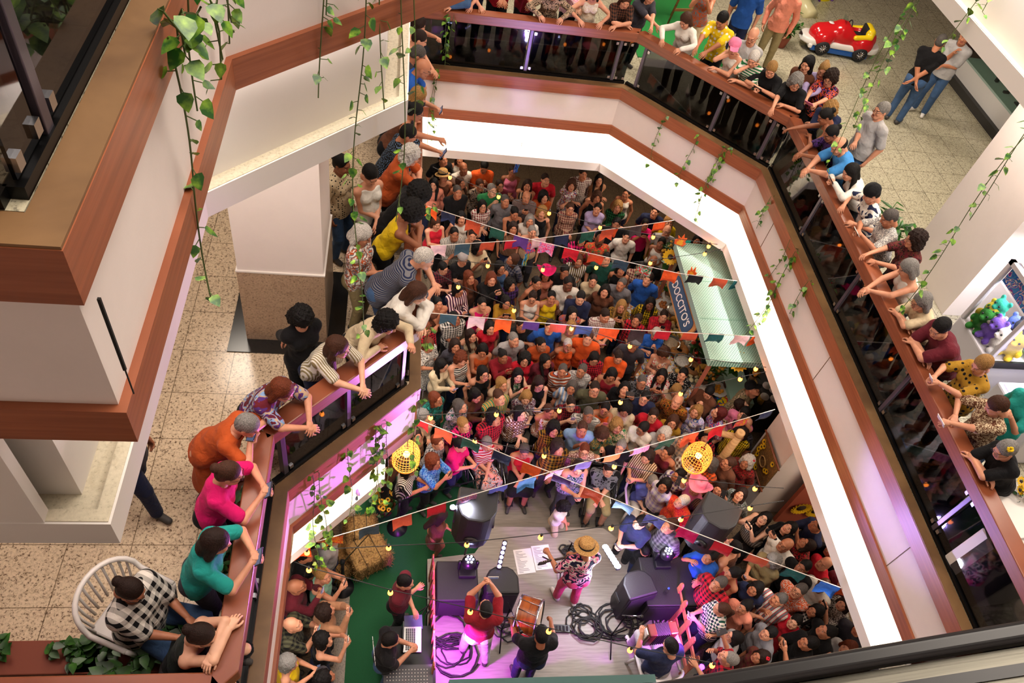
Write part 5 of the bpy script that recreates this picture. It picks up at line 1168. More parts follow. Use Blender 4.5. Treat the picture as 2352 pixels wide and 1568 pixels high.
for z, w in ((3.9, (1686, 566)), (3.9, (1790, 848)), (3.9, (1885, 1135))):
    p = at(*w, z); 
# wicker pendant lamps
WICK = plain('wicker', '#c98a3c', .6, emit='#ff9a30', es=.9, bmp=.6, ns=60); WGLOW = plain('lamp_glow', '#ffc070', .4, emit='#ffb050', es=22)
for (x, y), lab, r in (((933, 1047), 'glowing wicker pendant lamp below the diagonal gallery', .2), ((1602, 1050), 'glowing wicker pendant lamp beside the wooden post', .21)):
    p = Vector((*at(x, y, 3.45), 3.45)); t = thing('pendant_lamp', lab, 'lamp', p, 0, 'wicker pendant lamps')
    mb = MB()
    for k in range(28):
        a = k*6.2832/28; mb.tube([(r*c1*math.cos(a), r*c1*math.sin(a), z1) for c1, z1 in ((.25, .26), (.7, .22), (.95, .1), (1, -.02), (.97, -.14), (.8, -.22))], .005, 4, cap=False)
    for c1, z1 in ((.25, .26), (.5, .245), (.7, .22), (.86, .16), (.95, .1), (.99, .04), (1, -.02), (.99, -.08), (.97, -.14), (.9, -.18), (.8, -.22)):
        mb.tube([(r*c1*math.cos(a*.2618), r*c1*math.sin(a*.2618), z1) for a in range(25)], .008 if z1 in (-.22, -.14) else .0045, 4, cap=False)
    mb.obj('wicker_shade', WICK, t); MB().ball((0, 0, .05), .05, n=14).obj('bulb', WGLOW, t); MB().tube([(0, 0, .26), (0, 0, .45)], .006, 5).obj('cord', CORD, t)
    lamp('wicker_lamp_bulb', 'POINT', (p.x, p.y, p.z-.1), 14, (1, .6, .25), .06)
# cloth lantern with ribbons
def lantern(c, x, y, z, lab, s=1., fab='print:blue,orange,red,22', rib=('skyb', 'mint', 'yellow', 'teal')):
    p = P3(c, x, y, z); t = thing('cloth_lantern', lab, 'lantern', p, .4, None)
    w, h = .1*s, .19*s; mb = MB(); mb.add([(0, 0, h), (w, w, 0), (-w, w, 0), (-w, -w, 0), (w, -w, 0), (0, 0, -h*.75)], [(0, 1, 2), (0, 2, 3), (0, 3, 4), (0, 4, 1), (5, 2, 1), (5, 3, 2), (5, 4, 3), (5, 1, 4)]); mb.obj('lantern_body', fabric(fab), t)
    for i, cc in enumerate(rib*2):
        mb = MB(); x0 = .012*(i-4); pts = [(x0+.015*math.sin(k*.9+i), .01*(i % 3), -h*.7-k*.045*s) for k in range(8)]; mb.tube(pts, .009, 4); mb.obj('ribbon', fabric('plain:'+cc), t)
    MB().tube([(0, 0, h), (0, 0, h+.25)], .004, 4).obj('cord', CORD, t)
lantern('A', 1228, 990, 3.5, 'blue and orange floral cloth lantern hanging over the crowd')
lantern('A', 1128, 60, 3.75, 'small blue ribboned lantern under the far ceiling edge', .8, 'print:skyb,purple,20', ('blue', 'lilac', 'skyb', 'blue'))
# ---------------------------------------------------------------- ground floor surfaces
LAM = wood('grey_laminate', '#6e665c', '#857b70', .5, (3, 30, 3)); LAMS = wood('stage_laminate', '#7c746c', '#958c82', .45, (3, 34, 3)); TURF = plain('green_carpet', '#0b4a26', .95, noise=.4, ns=160, bmp=.8); RISER = plain('stage_skirt', '#141218', .8)
cl, cr_ = at(808, 1305, G), at(1112, 1160, G)
mb = MB(); mb.box((cl[0], -2, G), (cr_[0], 8.2, G+.012)); tag(mb.obj('carpet', TURF), 'dark green carpet strip left of the stage', 'carpet')
mb = MB(); mb.box((cr_[0], 3.2, G), (5.2, 8.6, G+.016)); struct('floor_laminate', mb, LAM)
SZ = G+.3
front = [at(1090, 1270, SZ), at(1135, 1209, SZ), at(1385, 1212, SZ), at(1447, 1257, SZ)]; sxl = at(990, 1400, SZ+.7)[0]; sxr = at(1590, 1430, SZ+.7)[0]; syb = at(1270, 1560, SZ)[1]-.1
poly = [(sxl, syb), (sxr, syb), (sxr, front[3][1]-.55), front[3], front[2], front[1], front[0], (sxl, front[0][1]-.1)]
t = thing('stage', 'low stage with grey wood-look top and clipped front corners', 'stage', (0, 0, G)); mb = MB(); mb.prism(poly, 0, .285); mb.obj('riser', RISER, t); mb = MB(); mb.prism(poly, .286, .3); mb.obj('deck', LAMS, t)
# backdrop behind the stage, seen only by its top edge
b0, b1 = at(1032, 1556, 3.2), at(1505, 1553, 3.2)
mb = MB(); mb.box((b0[0], b0[1]-.12, G), (b1[0], b0[1]-.02, 3.2)); tag(mb.obj('backdrop_board', plain('teal_board', '#2f5350', .7)), 'dark teal board behind the band, only its top edge visible', 'board')
# picket fences either side
FEN = wood('picket_wood', '#a8583c', '#c47a58', .6)
def fence(x, y0, y1, lab):
    t = thing('picket_fence', lab, 'fence', (x, y0, SZ), math.pi/2, 'picket fences at the stage sides'); L = y1-y0; n = int(L/.22)
    for zz in (.25, .62): MB().box((0, -.012, zz-.04), (L, .012, zz+.04)).obj('rail', FEN, t)
    for i in range(n+1):
        x0 = i*L/n; mb = MB(); mb.add([(x0-.045, .014, 0), (x0+.045, .014, 0), (x0+.045, .014, .8), (x0+.03, .014, .86), (x0, .014, .88), (x0-.03, .014, .86), (x0-.045, .014, .8)]+[(x0-.045, .034, 0), (x0+.045, .034, 0), (x0+.045, .034, .8), (x0+.03, .034, .86), (x0, .034, .88), (x0-.03, .034, .86), (x0-.045, .034, .8)],
               [(0, 1, 2, 3, 4, 5, 6), (13, 12, 11, 10, 9, 8, 7)]+[(i2, (i2+1) % 7, 7+(i2+1) % 7, 7+i2) for i2 in range(7)]); mb.obj('picket', FEN, t)
fence(sxl+.05, syb+.1, at(993, 1330, SZ)[1], 'pink-lit picket fence on the left side of the stage'); fence(sxr-.06, syb+.1, at(1585, 1375, SZ+.8)[1]+.2, 'pink-lit picket fence on the right side of the stage')
# ---------------------------------------------------------------- sound gear
BOXM = plain('black_cabinet', '#111014', .55, bmp=.3, ns=120); GRILL = plain('speaker_grille', '#1a1a1e', .7, bmp=.8, ns=200); CASEM = plain('lamp_housing', '#141418', .35)
def loudspeaker(p, rz, lab, w=.42, d=.4, h=.72, grp='loudspeakers', tilt=0., pole=0., cat='loudspeaker'):
    t = thing('loudspeaker', lab, cat, p, rz, grp); t.rotation_euler = (tilt, 0, rz)
    s = [(-w/2, -d/2), (w/2, -d/2), (w/2, d*.12), (w*.36, d*.38), (w*.18, d*.5), (-w*.18, d*.5), (-w*.36, d*.38), (-w/2, d*.12)]
    mb = MB(); mb.prism(s, pole, pole+h); mb.obj('cabinet', BOXM, t, bevel=.03); MB().box((-w/2+.03, -d/2-.012, pole+.04), (w/2-.03, -d/2, pole+h-.04)).obj('grille', GRILL, t, bevel=.005)
    mb = MB(); mb.lathe([(.1, 0), (.11, -.01), (.03, -.02)], (0, d*.505, pole+h*.3), 12, R=Matrix.Rotation(math.pi/2, 3, 'X')); mb.obj('connector_panel', CASEM, t)
    for q in (-1, 1): MB().box((q*(w/2)-.012, -.08, pole+h*.45), (q*(w/2)+.012, .08, pole+h*.55)).obj('handle', CASEM, t)
    if pole:
        MB().tube([(0, 0, 0), (0, 0, pole)], .018, 8).obj('pole', BLACKM, t)
    return t
def subwoofer(x0, y0, x1, y1, lab, h=.62):
    t = thing('subwoofer', lab, 'subwoofer', ((x0+x1)/2, (y0+y1)/2, SZ), 0, 'subwoofers on the stage'); w, d = (x1-x0)/2, (y1-y0)/2
    MB().box((-w, -d, .02), (w, d, h)).obj('cabinet', BOXM, t, bevel=.02); MB().box((-w+.04, -d-.01, .06), (w-.04, -d, h-.05)).obj('grille', GRILL, t)
    for q in (-1, 1): MB().box((q*w-.01, -.1, h*.5), (q*w+.01, .1, h*.62)).obj('handle', CASEM, t)
    return t
hs = SZ+.62
a, b = at(1003, 1380, hs), at(1096, 1283, hs); subwoofer(a[0], a[1], b[0], b[1]-.03, 'black subwoofer box at the left front of the stage')
a, b = at(1490, 1392, hs), at(1580, 1278, hs); subwoofer(a[0]-.02, a[1], b[0], b[1], 'black subwoofer box at the right with a bottle on top')
p = at(1137, 1385, SZ); loudspeaker((p[0], p[1]+.05, SZ), 0, 'upright black monitor speaker left of the singer', .5, .42, .8)
p = at(1437, 1400, SZ); loudspeaker((p[0], p[1]+.1, SZ), .25, 'black monitor speaker under the bright white lamp', .5, .42, .82)
p = at(1068, 1290, SZ+.62); loudspeaker((p[0], p[1]+.12, hs), math.pi-.15, 'large black speaker raised on a pole at the left front', .56, .5, .85, pole=.75)
p = at(1575, 1300, hs); loudspeaker((p[0], p[1]+.12, hs), math.pi-.6, 'large black speaker on a pole leaning over the right crowd', .56, .5, .85, pole=.75)
LEDW = plain('white_led', '#ffffff', .3, emit='#d8dcff', es=60); LEDB = plain('violet_led', '#a0a0ff', .3, emit='#b8b4ff', es=22); LEDP = plain('purple_led', '#8020ff', .3, emit='#7020ff', es=30)
def led_bar(p, d, n, lab, L=.45, mat=None, sz=.03):
    d = Vector(d).normalized(); x = d.cross(Vector((0, 0, 1))).normalized(); t = thing('led_lamp', lab, 'stage lamp', p, 0, 'stage lamps'); R = Matrix((x, d, x.cross(d))).transposed(); t.rotation_euler = R.to_euler()
    MB().box((-.035, -L/2, -.03), (.035, L/2, .02)).obj('housing', CASEM, t, bevel=.006)
    for i in range(n): MB().ball((0, -L/2+L*(i+.5)/n, .024), sz, n=10, sq=(1, 1, .5)).obj('diode', mat or LEDB, t)
    return t
zc = SZ+.95; p = at(1153, 1273, zc); led_bar((*p, zc), (.15, .6, .5), 6, 'slim LED bar with six violet diodes behind the left monitor', .42, LEDB, .028)
p = at(1404, 1280, zc); t = led_bar((*p, zc), (.2, -.9, .4), 7, 'blazing white LED lamp at the right monitor', .5, LEDW, .05)
lamp('white_stage_lamp', 'SPOT', (p[0], p[1], zc+.15), 420, (.82, .84, 1), .08, to=(1.0, 8.0, 6.5), spot=95, blend=.7)
lamp('white_stage_glow', 'POINT', (p[0], p[1]-.25, zc+.35), 75, (.85, .85, 1), .1)
p2 = at(1066, 1170, 3.45); led_bar((*p2, 3.45), (1, -.15, 0), 5, 'white LED lamp on top of the left pole speaker', .4, LEDW, .04)
lamp('left_stage_lamp', 'SPOT', (p2[0], p2[1], 3.7), 120, (.85, .85, 1), .1, to=(p2[0]+.1, p2[1]-.6, 2.2), spot=120, blend=.8)
p = at(1611, 1532, SZ+.9); led_bar((*p, SZ+.9), (.4, .3, .9), 2, 'small purple lamp on the right picket fence', .12, LEDP, .04)
def moving_head(p, lab, rz=0.):
    t = thing('moving_head_lamp', lab, 'stage lamp', p, rz, 'stage lamps'); MB().box((-.13, -.13, 0), (.13, .13, .09)).obj('base', CASEM, t, bevel=.015)
    mb = MB(); mb.tube([(-.13, 0, .09), (-.135, 0, .3), (-.12, 0, .32)], .025, 6); mb.obj('yoke_arm', CASEM, t); mb = MB(); mb.tube([(.13, 0, .09), (.135, 0, .3), (.12, 0, .32)], .025, 6); mb.obj('yoke_arm', CASEM, t)
    h = MB().ball((0, 0, .3), .11, n=16).obj('lamp_head', CASEM, t)
    for i in range(7): a = i*1.0472; r = .05 if i < 6 else 0; MB().ball((r*math.cos(a), -.0+r*math.sin(a), .405), .016, n=8).obj('lens', LEDW if i % 2 else LEDB, h)
p = at(1518, 1290, hs); moving_head((*p, hs), 'round moving-head lamp on the right subwoofer'); p = at(1072, 1310, hs); moving_head((*p, hs), 'moving-head lamp on the left subwoofer below the pole speaker')
# coloured stage light, from the lamps at the back corners and the fence
lamp('magenta_flood', 'SPOT', (sxl+.12, syb+.15, SZ+1.1), 330, (.72, .08, 1), .08, to=(sxl+1.1, syb+1.2, SZ), spot=125, blend=.5)
lamp('violet_flood', 'SPOT', (sxr-.35, syb+.2, SZ+1.5), 300, (.62, .1, 1), .08, to=(sxr-.8, syb+1.5, SZ), spot=100, blend=.5)
lamp('magenta_uplight', 'SPOT', (3.0, 5.2, 3.2), 1500, (.8, .15, 1), .1, to=(-.8, 4.0, 6.5), spot=38, blend=.6)
lamp('violet_uplight', 'SPOT', (4.0, 5.0, 3.2), 420, (.5, .35, 1), .1, to=(6.2, 3.8, 6.6), spot=46, blend=.7)
lamp('violet_wash_far', 'SPOT', (3.4, 6.0, 3.0), 500, (.45, .15, 1), .1, to=(2.4, 12.3, 6.2), spot=24, blend=.7)
# cables
def cable(pts, lab, col='black'):
    t = MB().tube(pts, .012, 6).obj('cable', CORD); tag(t, lab, 'cable', 'cables on the stage'); return t
def coil(cx, cy_, r, n, lab, seed):
    rn = random.Random(seed); pts = []
    for i in range(n*14):
        a = i*6.2832/14; q = r*(1+.28*math.sin(a*.37+seed)+.1*rn.uniform(-1, 1)); pts.append((cx+q*math.cos(a)+.06*math.sin(i*.11), cy_+q*.85*math.sin(a)+.05*math.cos(i*.13), SZ+.014+.0012*i % .05))
    return cable(pts, lab)
for x, y, r, n, lab in ((1345, 1440, .2, 6, 'coil of black cable right of the power strip'), (1330, 1405, .13, 3, 'small loop of cable behind the power strip'), (1030, 1440, .34, 7, 'tangle of cables by the left picket fence'), (1040, 1500, .28, 5, 'loose cable loops at the back left'), (1415, 1430, .26, 6, 'cable tangle in front of the accordion'), (1450, 1410, .2, 4, 'cable loops beside the right monitor'), (1552, 1440, .27, 6, 'cable tangle at the right picket fence'), (1305, 1268, .1, 5, 'small cable coil at the microphone stand'), (1165, 1445, .16, 4, 'cable loops behind the drum')):
    p = at(x, y, SZ); coil(p[0], p[1], r, n, lab, x)
def run(pts, lab): cable([(*at(x, y, SZ), SZ+.013) for x, y in pts], lab)
run([(1105, 1420), (1150, 1418), (1200, 1428), (1250, 1442), (1300, 1450), (1370, 1462), (1410, 1470)], 'long cable from the left monitor to the accordion microphone'); run([(1110, 1428), (1180, 1436), (1230, 1446), (1245, 1470), (1240, 1500), (1225, 1520)], 'cable curving down beside the drum')
run([(1345, 1270), (1310, 1262), (1290, 1290), (1305, 1320)], 'cable from the microphone to the white lamp'); run([(1480, 1400), (1510, 1430), (1560, 1440), (1570, 1480), (1572, 1540)], 'cable running down the right edge of the stage')
p = at(1289, 1445, SZ); t = thing('power_strip', 'black power strip among the cables at centre stage', 'power strip', (*p, SZ), -.05); MB().box((-.13, -.06, 0), (.13, .06, .05)).obj('case', CASEM, t, bevel=.008)
for i in range(4): MB().box((-.1+.055*i, -.035, .05), (-.065+.055*i, .035, .06)).obj('socket', GRILL, t)
def mic_stand(foot, top, lab):
    f = Vector((*at(*foot, SZ), SZ)); tp = Vector((*at(*top, SZ+1.35), SZ+1.35)); t = thing('microphone_stand', lab, 'microphone stand', f); m = Vector((0, 0, .95))
    for a in (0.4, 2.5, 4.6): MB().tube([(0, 0, .12), (.33*math.cos(a), .33*math.sin(a), .01)], .011, 6).obj('leg', BLACKM, t)
    MB().tube([(0, 0, .1), m], .012, 6).obj('pole', BLACKM, t); MB().tube([m-(tp-f-m)*.3, tp-f], .009, 6).obj('boom', CLIP, t); d = (tp-f-m).normalized(); MB().tube([tp-f-d*.02, tp-f+d*.1, tp-f+d*.14], [.012, .018, .026], 10).obj('microphone', CASEM, t)
mic_stand((1285, 1305), (1338, 1262), 'boom microphone stand in front of the singer'); mic_stand((1400, 1465), (1465, 1415), 'microphone stand by the accordion player'); mic_stand((1150, 1450), (1192, 1440), 'short microphone stand at the drum')
PAP = plain('white_paper', '#e6dfe0', .8); INK = plain('grey_print', '#6a6670', .8)
p = at(1225, 1284, SZ); t = thing('song_sheets', 'two taped sheets of song lists on the stage floor', 'papers', (*p, SZ), .12)
for q in (-1, 1):
    s = MB().box((q*.155-.15, -.21+q*.015, .002), (q*.155+.15, .21+q*.015, .006)).obj('sheet', PAP, t); mb = MB(); rn = random.Random(q)
    for i in range(15): mb.box((q*.155-.12, -.185+.025*i+q*.015, .0065), (q*.155-.12+rn.uniform(.05, .2), -.178+.025*i+q*.015, .0072))
    mb.obj('text_lines', INK, s)
p = at(1527, 1362, hs); t = thing('water_bottle', 'clear water bottle on the right subwoofer', 'bottle', (*p, hs)); CLR = glass_dark('clear_plastic', .9, .05, (1, 1, 1)); MB().lathe([(.001, 0), (.033, 0), (.034, .13), (.015, .17), (.014, .19)], n=14).obj('bottle_body', CLR, t); MB().lathe([(.016, .185), (.016, .205), (.001, .206)], n=12).obj('cap', plain('blue_cap', '#2050b0'), t)
# ---------------------------------------------------------------- band
hb = dict(grp='band on the stage')
ST(1336, 1296, 1.5, math.pi+.15, 'navy hibiscus-print shirt and pink-lit trousers', 'a', 'm', ('short', 'k'), 2, 's', 'print:#101028,pink,white,9', 'plain:#c84a68', z=SZ, hat=('brim', 'straw'), lab2='straw hat, playing guitar at centre stage', grp='band on the stage', shoes=SHOEW, fat=1.25, H=1.72,  # the pink stage light is put into the trouser cloth colour
   kw=dict(hr=(.42, -.3, 1.15), hl=(-.02, -.28, 1.0), kr='grip', kl='relaxed', look=(.15, -1, -.3), feet=((-.12, .08), (.14, -.05)), lean=.1), pos=at(1297, 1375, SZ))
def guitar():
    p = at(1297, 1375, SZ); t = thing('guitar', 'brown acoustic guitar held by the singer in the straw hat', 'guitar', (p[0]+.02, p[1]+.23, SZ+1.03), math.pi+.35); t.rotation_euler = (math.radians(90), math.radians(-14), math.pi+.3)
    pts = [(-.25+.0, 0)]; sh = []
    for i in range(28):
        a = i*6.2832/28; r = .19+.035*math.cos(2*a)-.03*math.cos(a); sh.append((-r*1.15*math.cos(a)-.05, r*.95*math.sin(a)*(1-.12*abs(math.cos(2*a+1.57)))))
    mb = MB(); mb.prism(sh, -.045, .045); mb.obj('guitar_body', wood('guitar_wood', '#5a2a12', '#a05a24', .25), t, bevel=.01)
    MB().box((.12, -.025, .03), (.56, .025, .055)).obj('neck', wood('neck_wood', '#1c120c', '#2c1c12', .4), t, bevel=.005); hd = MB().box((.56, -.04, .02), (.7, .04, .045)).obj('headstock', wood('neck_wood', '#1c120c', '#2c1c12', .4), t, bevel=.006)
    for i in range(6): MB().ball((.59+.035*(i//2), .05*(1 if i % 2 else -1), .032), .009, n=6).obj('tuning_peg', CLIP, hd)
    mb = MB(); 
    for i in range(6): mb.tube([(-.17, -.018+.0072*i, .052), (.62, -.016+.0064*i, .058)], .0012, 4)
    mb.obj('strings', CLIP, t); MB().lathe([(.0, .0455), (.045, .0465), (.047, .0455)], (.04, 0, 0), 20).obj('sound_hole', plain('dark_hole', '#120a06', .9), t)
guitar()
ST(1075, 1350, 1.5, math.pi-.05, 'maroon tee and white trousers', 'a', 'm', ('crop', 'k'), 3, 's', 'plain:dred', 'plain:white', z=SZ, lab2='filming with both arms raised on the stage', grp='band on the stage', pos=at(1083, 1500, SZ),
   kw=dict(hl=(-.06, -.36, 1.72), hr=(.06, -.36, 1.7), kl='grip', kr='grip', look=(.1, -1, .1), feet=((-.2, .12), (.14, -.05)), polel=(-.6, -.2, -.8), poler=(.6, -.2, -.8)), fat=1.15, H=1.76)
pp_ = at(1083, 1500, SZ); add_phone(Vector((pp_[0]+.1, pp_[1]+.42, SZ+1.78)), Vector((0, -1, -.1)).normalized(), True, 'white', 'white phone held up by the person in the maroon tee', True)
ST(1206, 1480, 1.5, math.pi, 'black tee with blue sleeves and tan shoulder strap', 'a', 'm', ('short', 'k'), 1, 's', 'plain:black', 'plain:navy', z=SZ, lab2='playing the big drum', grp='band on the stage', pos=at(1200, 1548, SZ+.1), kw=dict(hl=(-.28, -.42, 1.05), hr=(.28, -.42, 1.05), kl='grip', kr='grip', look=(0, -1, -.5)), fat=1.2, H=1.74)
pd = at(1200, 1548, SZ+.1); t = thing('drum', 'round brown bass drum slung in front of the drummer', 'drum', (pd[0]-.02, pd[1]+.5, SZ+.98)); R = Matrix.Rotation(math.radians(62), 3, 'X')@Matrix.Rotation(0, 3, 'Y'); t.rotation_euler = (math.radians(20), math.radians(78), 0)
MB().lathe([(.29, -.14), (.29, .14)], n=32).obj('shell', wood('drum_wood', '#6a2a10', '#a3561e', .3), t)
for q in (-1, 1):
    MB().lathe([(.28, q*.142), (.001, q*.145)], n=32).obj('drum_skin', plain('drum_skin', '#c8a888', .5), t); MB().lathe([(.275, q*.13), (.3, q*.128), (.305, q*.16), (.28, q*.162)], n=32).obj('hoop', CLIP, t)
mb = MB()
for i in range(12): a = i*.5236; mb.tube([(.3*math.cos(a), .3*math.sin(a), -.14), (.3*math.cos(a+.15), .3*math.sin(a+.15), .14)], .006, 4)
mb.obj('tension_rods', CLIP, t)
ac = at(1502, 1535, SZ+.4)
ST(0, 0, 1.3, math.pi*.78+math.pi*.25, 'black and blue tee and pale trousers', 'a', 'm', ('short', 'k'), 3, 's', 'plain:navy', 'plain:lgray', z=SZ, lab2='seated, playing the accordion', grp='band on the stage', pos=ac, shoes=SHOEW, kw=dict(legs='sit', hl=(-.26, -.36, .92), hr=(.26, -.34, .95), kl='grip', kr='grip', look=(.3, -1, -.4)), fat=1.2)
fz = math.pi*1.03; t = thing('accordion', 'dark accordion with pleated bellows on the seated player', 'accordion', (ac[0]-.02, ac[1]+.33, SZ+.92), fz)
for q in (-1, 1): MB().box((q*.16-.06, -.09, -.2), (q*.16+.06, .09, .2)).obj('end_case', wood('accordion_wood', '#3a1c10', '#6a3a1c', .2), t, bevel=.015)
mb = MB()
for i in range(14): x = -.1+.2*i/13; mb.box((x-.004, -.085-.01*(i % 2), -.19), (x+.006, .085+.01*(i % 2), .19))
mb.obj('bellows', plain('bellows', '#1a1210', .6), t); mb = MB()
for i in range(12): mb.box((.225, -.05, -.18+.03*i), (.245, .05, -.158+.03*i))
mb.obj('keyboard', plain('ivory_keys', '#e0d8cc', .3), t)
PLAST = plain('white_plastic', '#ded8d2', .35)
def plastic_chair(p, rz, lab, m=None, sc=1.):
    m = m or PLAST; t = thing('plastic_chair', lab, 'chair', p, rz, 'plastic chairs'); t.scale = (sc,)*3; MB().box((-.23, -.22, .40), (.23, .22, .43)).obj('seat', m, t, bevel=.02)
    for sx in (-1, 1):
        for sy in (-1, 1): MB().tube([(sx*.21, sy*.2, .41), (sx*.26, sy*.25, 0)], [.028, .022], 8).obj('leg', m, t)
    v = []; n = 15
    mb = MB()
    for i in range(n):
        a = math.pi*(i/(n-1)); x = -.3*math.cos(a); y = .1+.2*math.sin(a); top = .62+.24*math.sin(a)**.6; v.append((x, y, top)); 
    mb.tube([(-.29, -.2, .6)]+v+[(.29, -.2, .6)], .022, 8); mb.obj('curved_rim', m, t); mb = MB()
    for i in range(2, n-2): mb.tube([(v[i][0]*.82, v[i][1]-.02, .42), (v[i][0]*.95, v[i][1]-.005, .62), v[i]], [.012, .011, .012], 5)
    mb.obj('back_slats', m, t)
    for sx in (-1, 1): MB().tube([(sx*.29, -.2, .6), (sx*.25, -.21, .42)], .02, 6).obj('arm_support', m, t)
plastic_chair((ac[0], ac[1]-.02, SZ), fz, 'white plastic chair under the accordion player')
# technician and guard, mixer and laptop
ST(887, 1480, 1.45, math.pi/2+.15, 'black crew shirt lettered on the back', 'p', 'm', ('short', 'k'), 3, 's', 'plain:black', 'plain:denim', z=G, lab2='at the mixing desk', grp='crew beside the stage', fat=1.2)
def text(name, s, size, mat, parent, loc, rot, ext=.003):
    c = bpy.data.curves.new(name, 'FONT'); c.body = s; c.size = size; c.extrude = ext; c.align_x = 'CENTER'; c.align_y = 'CENTER'; o = bpy.data.objects.new(name, c); COL.objects.link(o); c.materials.append(mat)
    bpy.context.view_layer.update(); me = bpy.data.meshes.new_from_object(o); bpy.data.objects.remove(o); o = bpy.data.objects.new(name, me); COL.objects.link(o)
    if parent: o.parent = parent
    o.location = loc; o.rotation_euler = rot; return o
tech = [o for o in bpy.data.objects if o.get('label', '').startswith('person in black crew shirt')][0]
text('lettering', 'TÉCNICA', .088, PAP, tech, (0, .158, 1.28), (math.radians(90), 0, math.pi), .003)
ST(922, 1335, 1.6, -.6+math.pi*0+1.9, 'dark brown shirt', 'x', 'm', ('crop', 'k'), 3, 's', 'plain:wine', 'plain:black', z=G, lab2='arms folded on the green carpet', grp='crew beside the stage')
tx = at(945, 1470, 2.0); t = thing('desk', 'black desk under laptop and mixer beside the stage', 'desk', (tx[0]+.05, tx[1]-.3, G)); MB().box((-.42, -.75, .72), (.3, .55, .76)).obj('desk_top', BLACKM, t)
for sx in (-.38, .26):
    for sy in (-.7, .5): MB().tube([(sx, sy, 0), (sx, sy, .72)], .02, 6).obj('leg', BLACKM, t)
lp = at(948, 1462, G+.9); t = thing('laptop', 'open silver laptop beside the stage fence', 'laptop', (*lp, G+.78), math.pi/2); SILV = plain('silver', '#b9b7b4', .35, .5); MB().box((-.18, -.13, 0), (.18, .13, .018)).obj('keyboard_base', SILV, t, bevel=.005)
mb = MB()
for i in range(13):
    for j in range(5): mb.box((-.15+.0235*i, -.04+.028*j, .018), (-.131+.0235*i, -.018+.028*j, .022))
mb.obj('keys', plain('dark_keys', '#25252a', .6), t); sc_ = MB().box((-.18, .13, .01), (.18, .145, .24)).obj('lid', CASEM, t); MB().box((-.17, .127, .02), (.17, .13, .23)).obj('screen', plain('laptop_screen', '#11131a', .2, emit='#303a58', es=.4), t)
nb = at(950, 1425, G+.85); t = thing('notebook', 'small dark blue tablet on the desk behind the laptop', 'tablet', (*nb, G+.78), .05); MB().box((-.13, -.1, 0), (.13, .1, .015)).obj('tablet_case', plain('slate_blue_case', '#3a3a58', .4), t)
mx = at(937, 1545, G+.9); t = thing('mixing_desk', 'grey mixing console with rows of faders', 'mixer', (mx[0]+.02, mx[1]-.12, G+.78), 0); MB().box((-.35, -.3, 0), (.33, .25, .07)).obj('console', plain('console_grey', '#3c3c40', .5), t, bevel=.01)
for i in range(14): MB().box((-.31+.042*i, -.22, .07), (-.29+.042*i, -.2+.02*(i % 5), .085)).obj('fader', SILV, t)
mb = MB()
for i in range(14):
    for j in range(6): mb.ball((-.3+.042*i, -.05+.045*j, .078), .009, n=6)
mb.obj('knobs', PLAST, t)['kind'] = 'stuff'; mb = MB()
for j in range(5): mb.box((-.17, -.24+.035*j, .071), (-.155, -.22+.035*j, .08))
mb.obj('signal_lights', plain('amber_led', '#ffb020', .3, emit='#ffa020', es=4), t)
# wheelchairs
RUB = plain('rubber', '#15151a', .7)
def wheelchair(p, rz, lab):
    t = thing('wheelchair', lab, 'wheelchair', p, rz, 'wheelchairs in the front row'); MB().box((-.21, -.22, .46), (.21, .2, .5)).obj('seat', RUB, t, bevel=.01); MB().box((-.21, .2, .5), (.21, .24, .9)).obj('backrest', RUB, t, bevel=.01)
    for q in (-1, 1):
        w = MB(); w.tube([(q*.29, .08+.3*math.cos(a*.2618), .3+.3*math.sin(a*.2618)) for a in range(25)], .016, 6, cap=False); w = w.obj('rear_wheel', RUB, t)
        mb = MB(); mb.tube([(q*.32, .08+.26*math.cos(a*.2618), .3+.26*math.sin(a*.2618)) for a in range(25)], .008, 5, cap=False)
        for a in range(12): mb.tube([(q*.29, .08, .3), (q*.29, .08+.29*math.cos(a*.5236), .3+.29*math.sin(a*.5236))], .003, 3)
        mb.obj('hand_rim_and_spokes', CLIP, w); MB().tube([(q*.22, -.3+.07*math.cos(a*.5236), .08+.07*math.sin(a*.5236)) for a in range(13)], .014, 6, cap=False).obj('castor_wheel', RUB, t)
        MB().tube([(q*.23, .22, .95), (q*.23, .22, .3), (q*.23, -.25, .46), (q*.2, -.38, .16)], .013, 6).obj('side_frame', CLIP, t); MB().box((q*.13-.07, -.52, .1), (q*.13+.07, -.36, .12)).obj('footrest', RUB, t); MB().box((q*.24-.02, -.18, .66), (q*.24+.02, .18, .7)).obj('armrest', RUB, t)
def seated(hx, hy, desc, sex, hair, sk, top, pat, bot, lab2, rz=0., chair='wheelchair', clab='', gl=False, hat=None, kw=None, fat=1.15, btm='skirt'):
    p = at(hx, hy, G+1.22); g = ST(hx, hy, 1.22, rz, desc, 'a', sex, hair, sk, top, pat, bot, z=G, lab2=lab2, grp='seated front row', gl=gl, hat=hat, fat=fat, kw=dict(legs='sit', hl=(.03, -.33, .62), hr=(-.04, -.35, .62), look=(0, -1, .05), bottom=btm, **(kw or {})))
    if chair == 'wheelchair': wheelchair((p[0], p[1], G), rz, clab)
    else: plastic_chair((p[0], p[1], G), rz, clab)
seated(1117, 1008, 'red and white striped tee and floral skirt', 'f', ('short', 'g'), 3, 's', 'stripe:white,red,46,z', 'print:lgray,salmon,dgray,14', 'seated in a wheelchair', .3, clab='wheelchair under the red and white stripes')
seated(1205, 1025, 'red tank top and black skirt', 'f', ('short', 'G'), 2, 't', 'plain:red', 'plain:black', 'seated in a wheelchair, grey-streaked hair', 0., clab='wheelchair with black footrests facing the open floor')
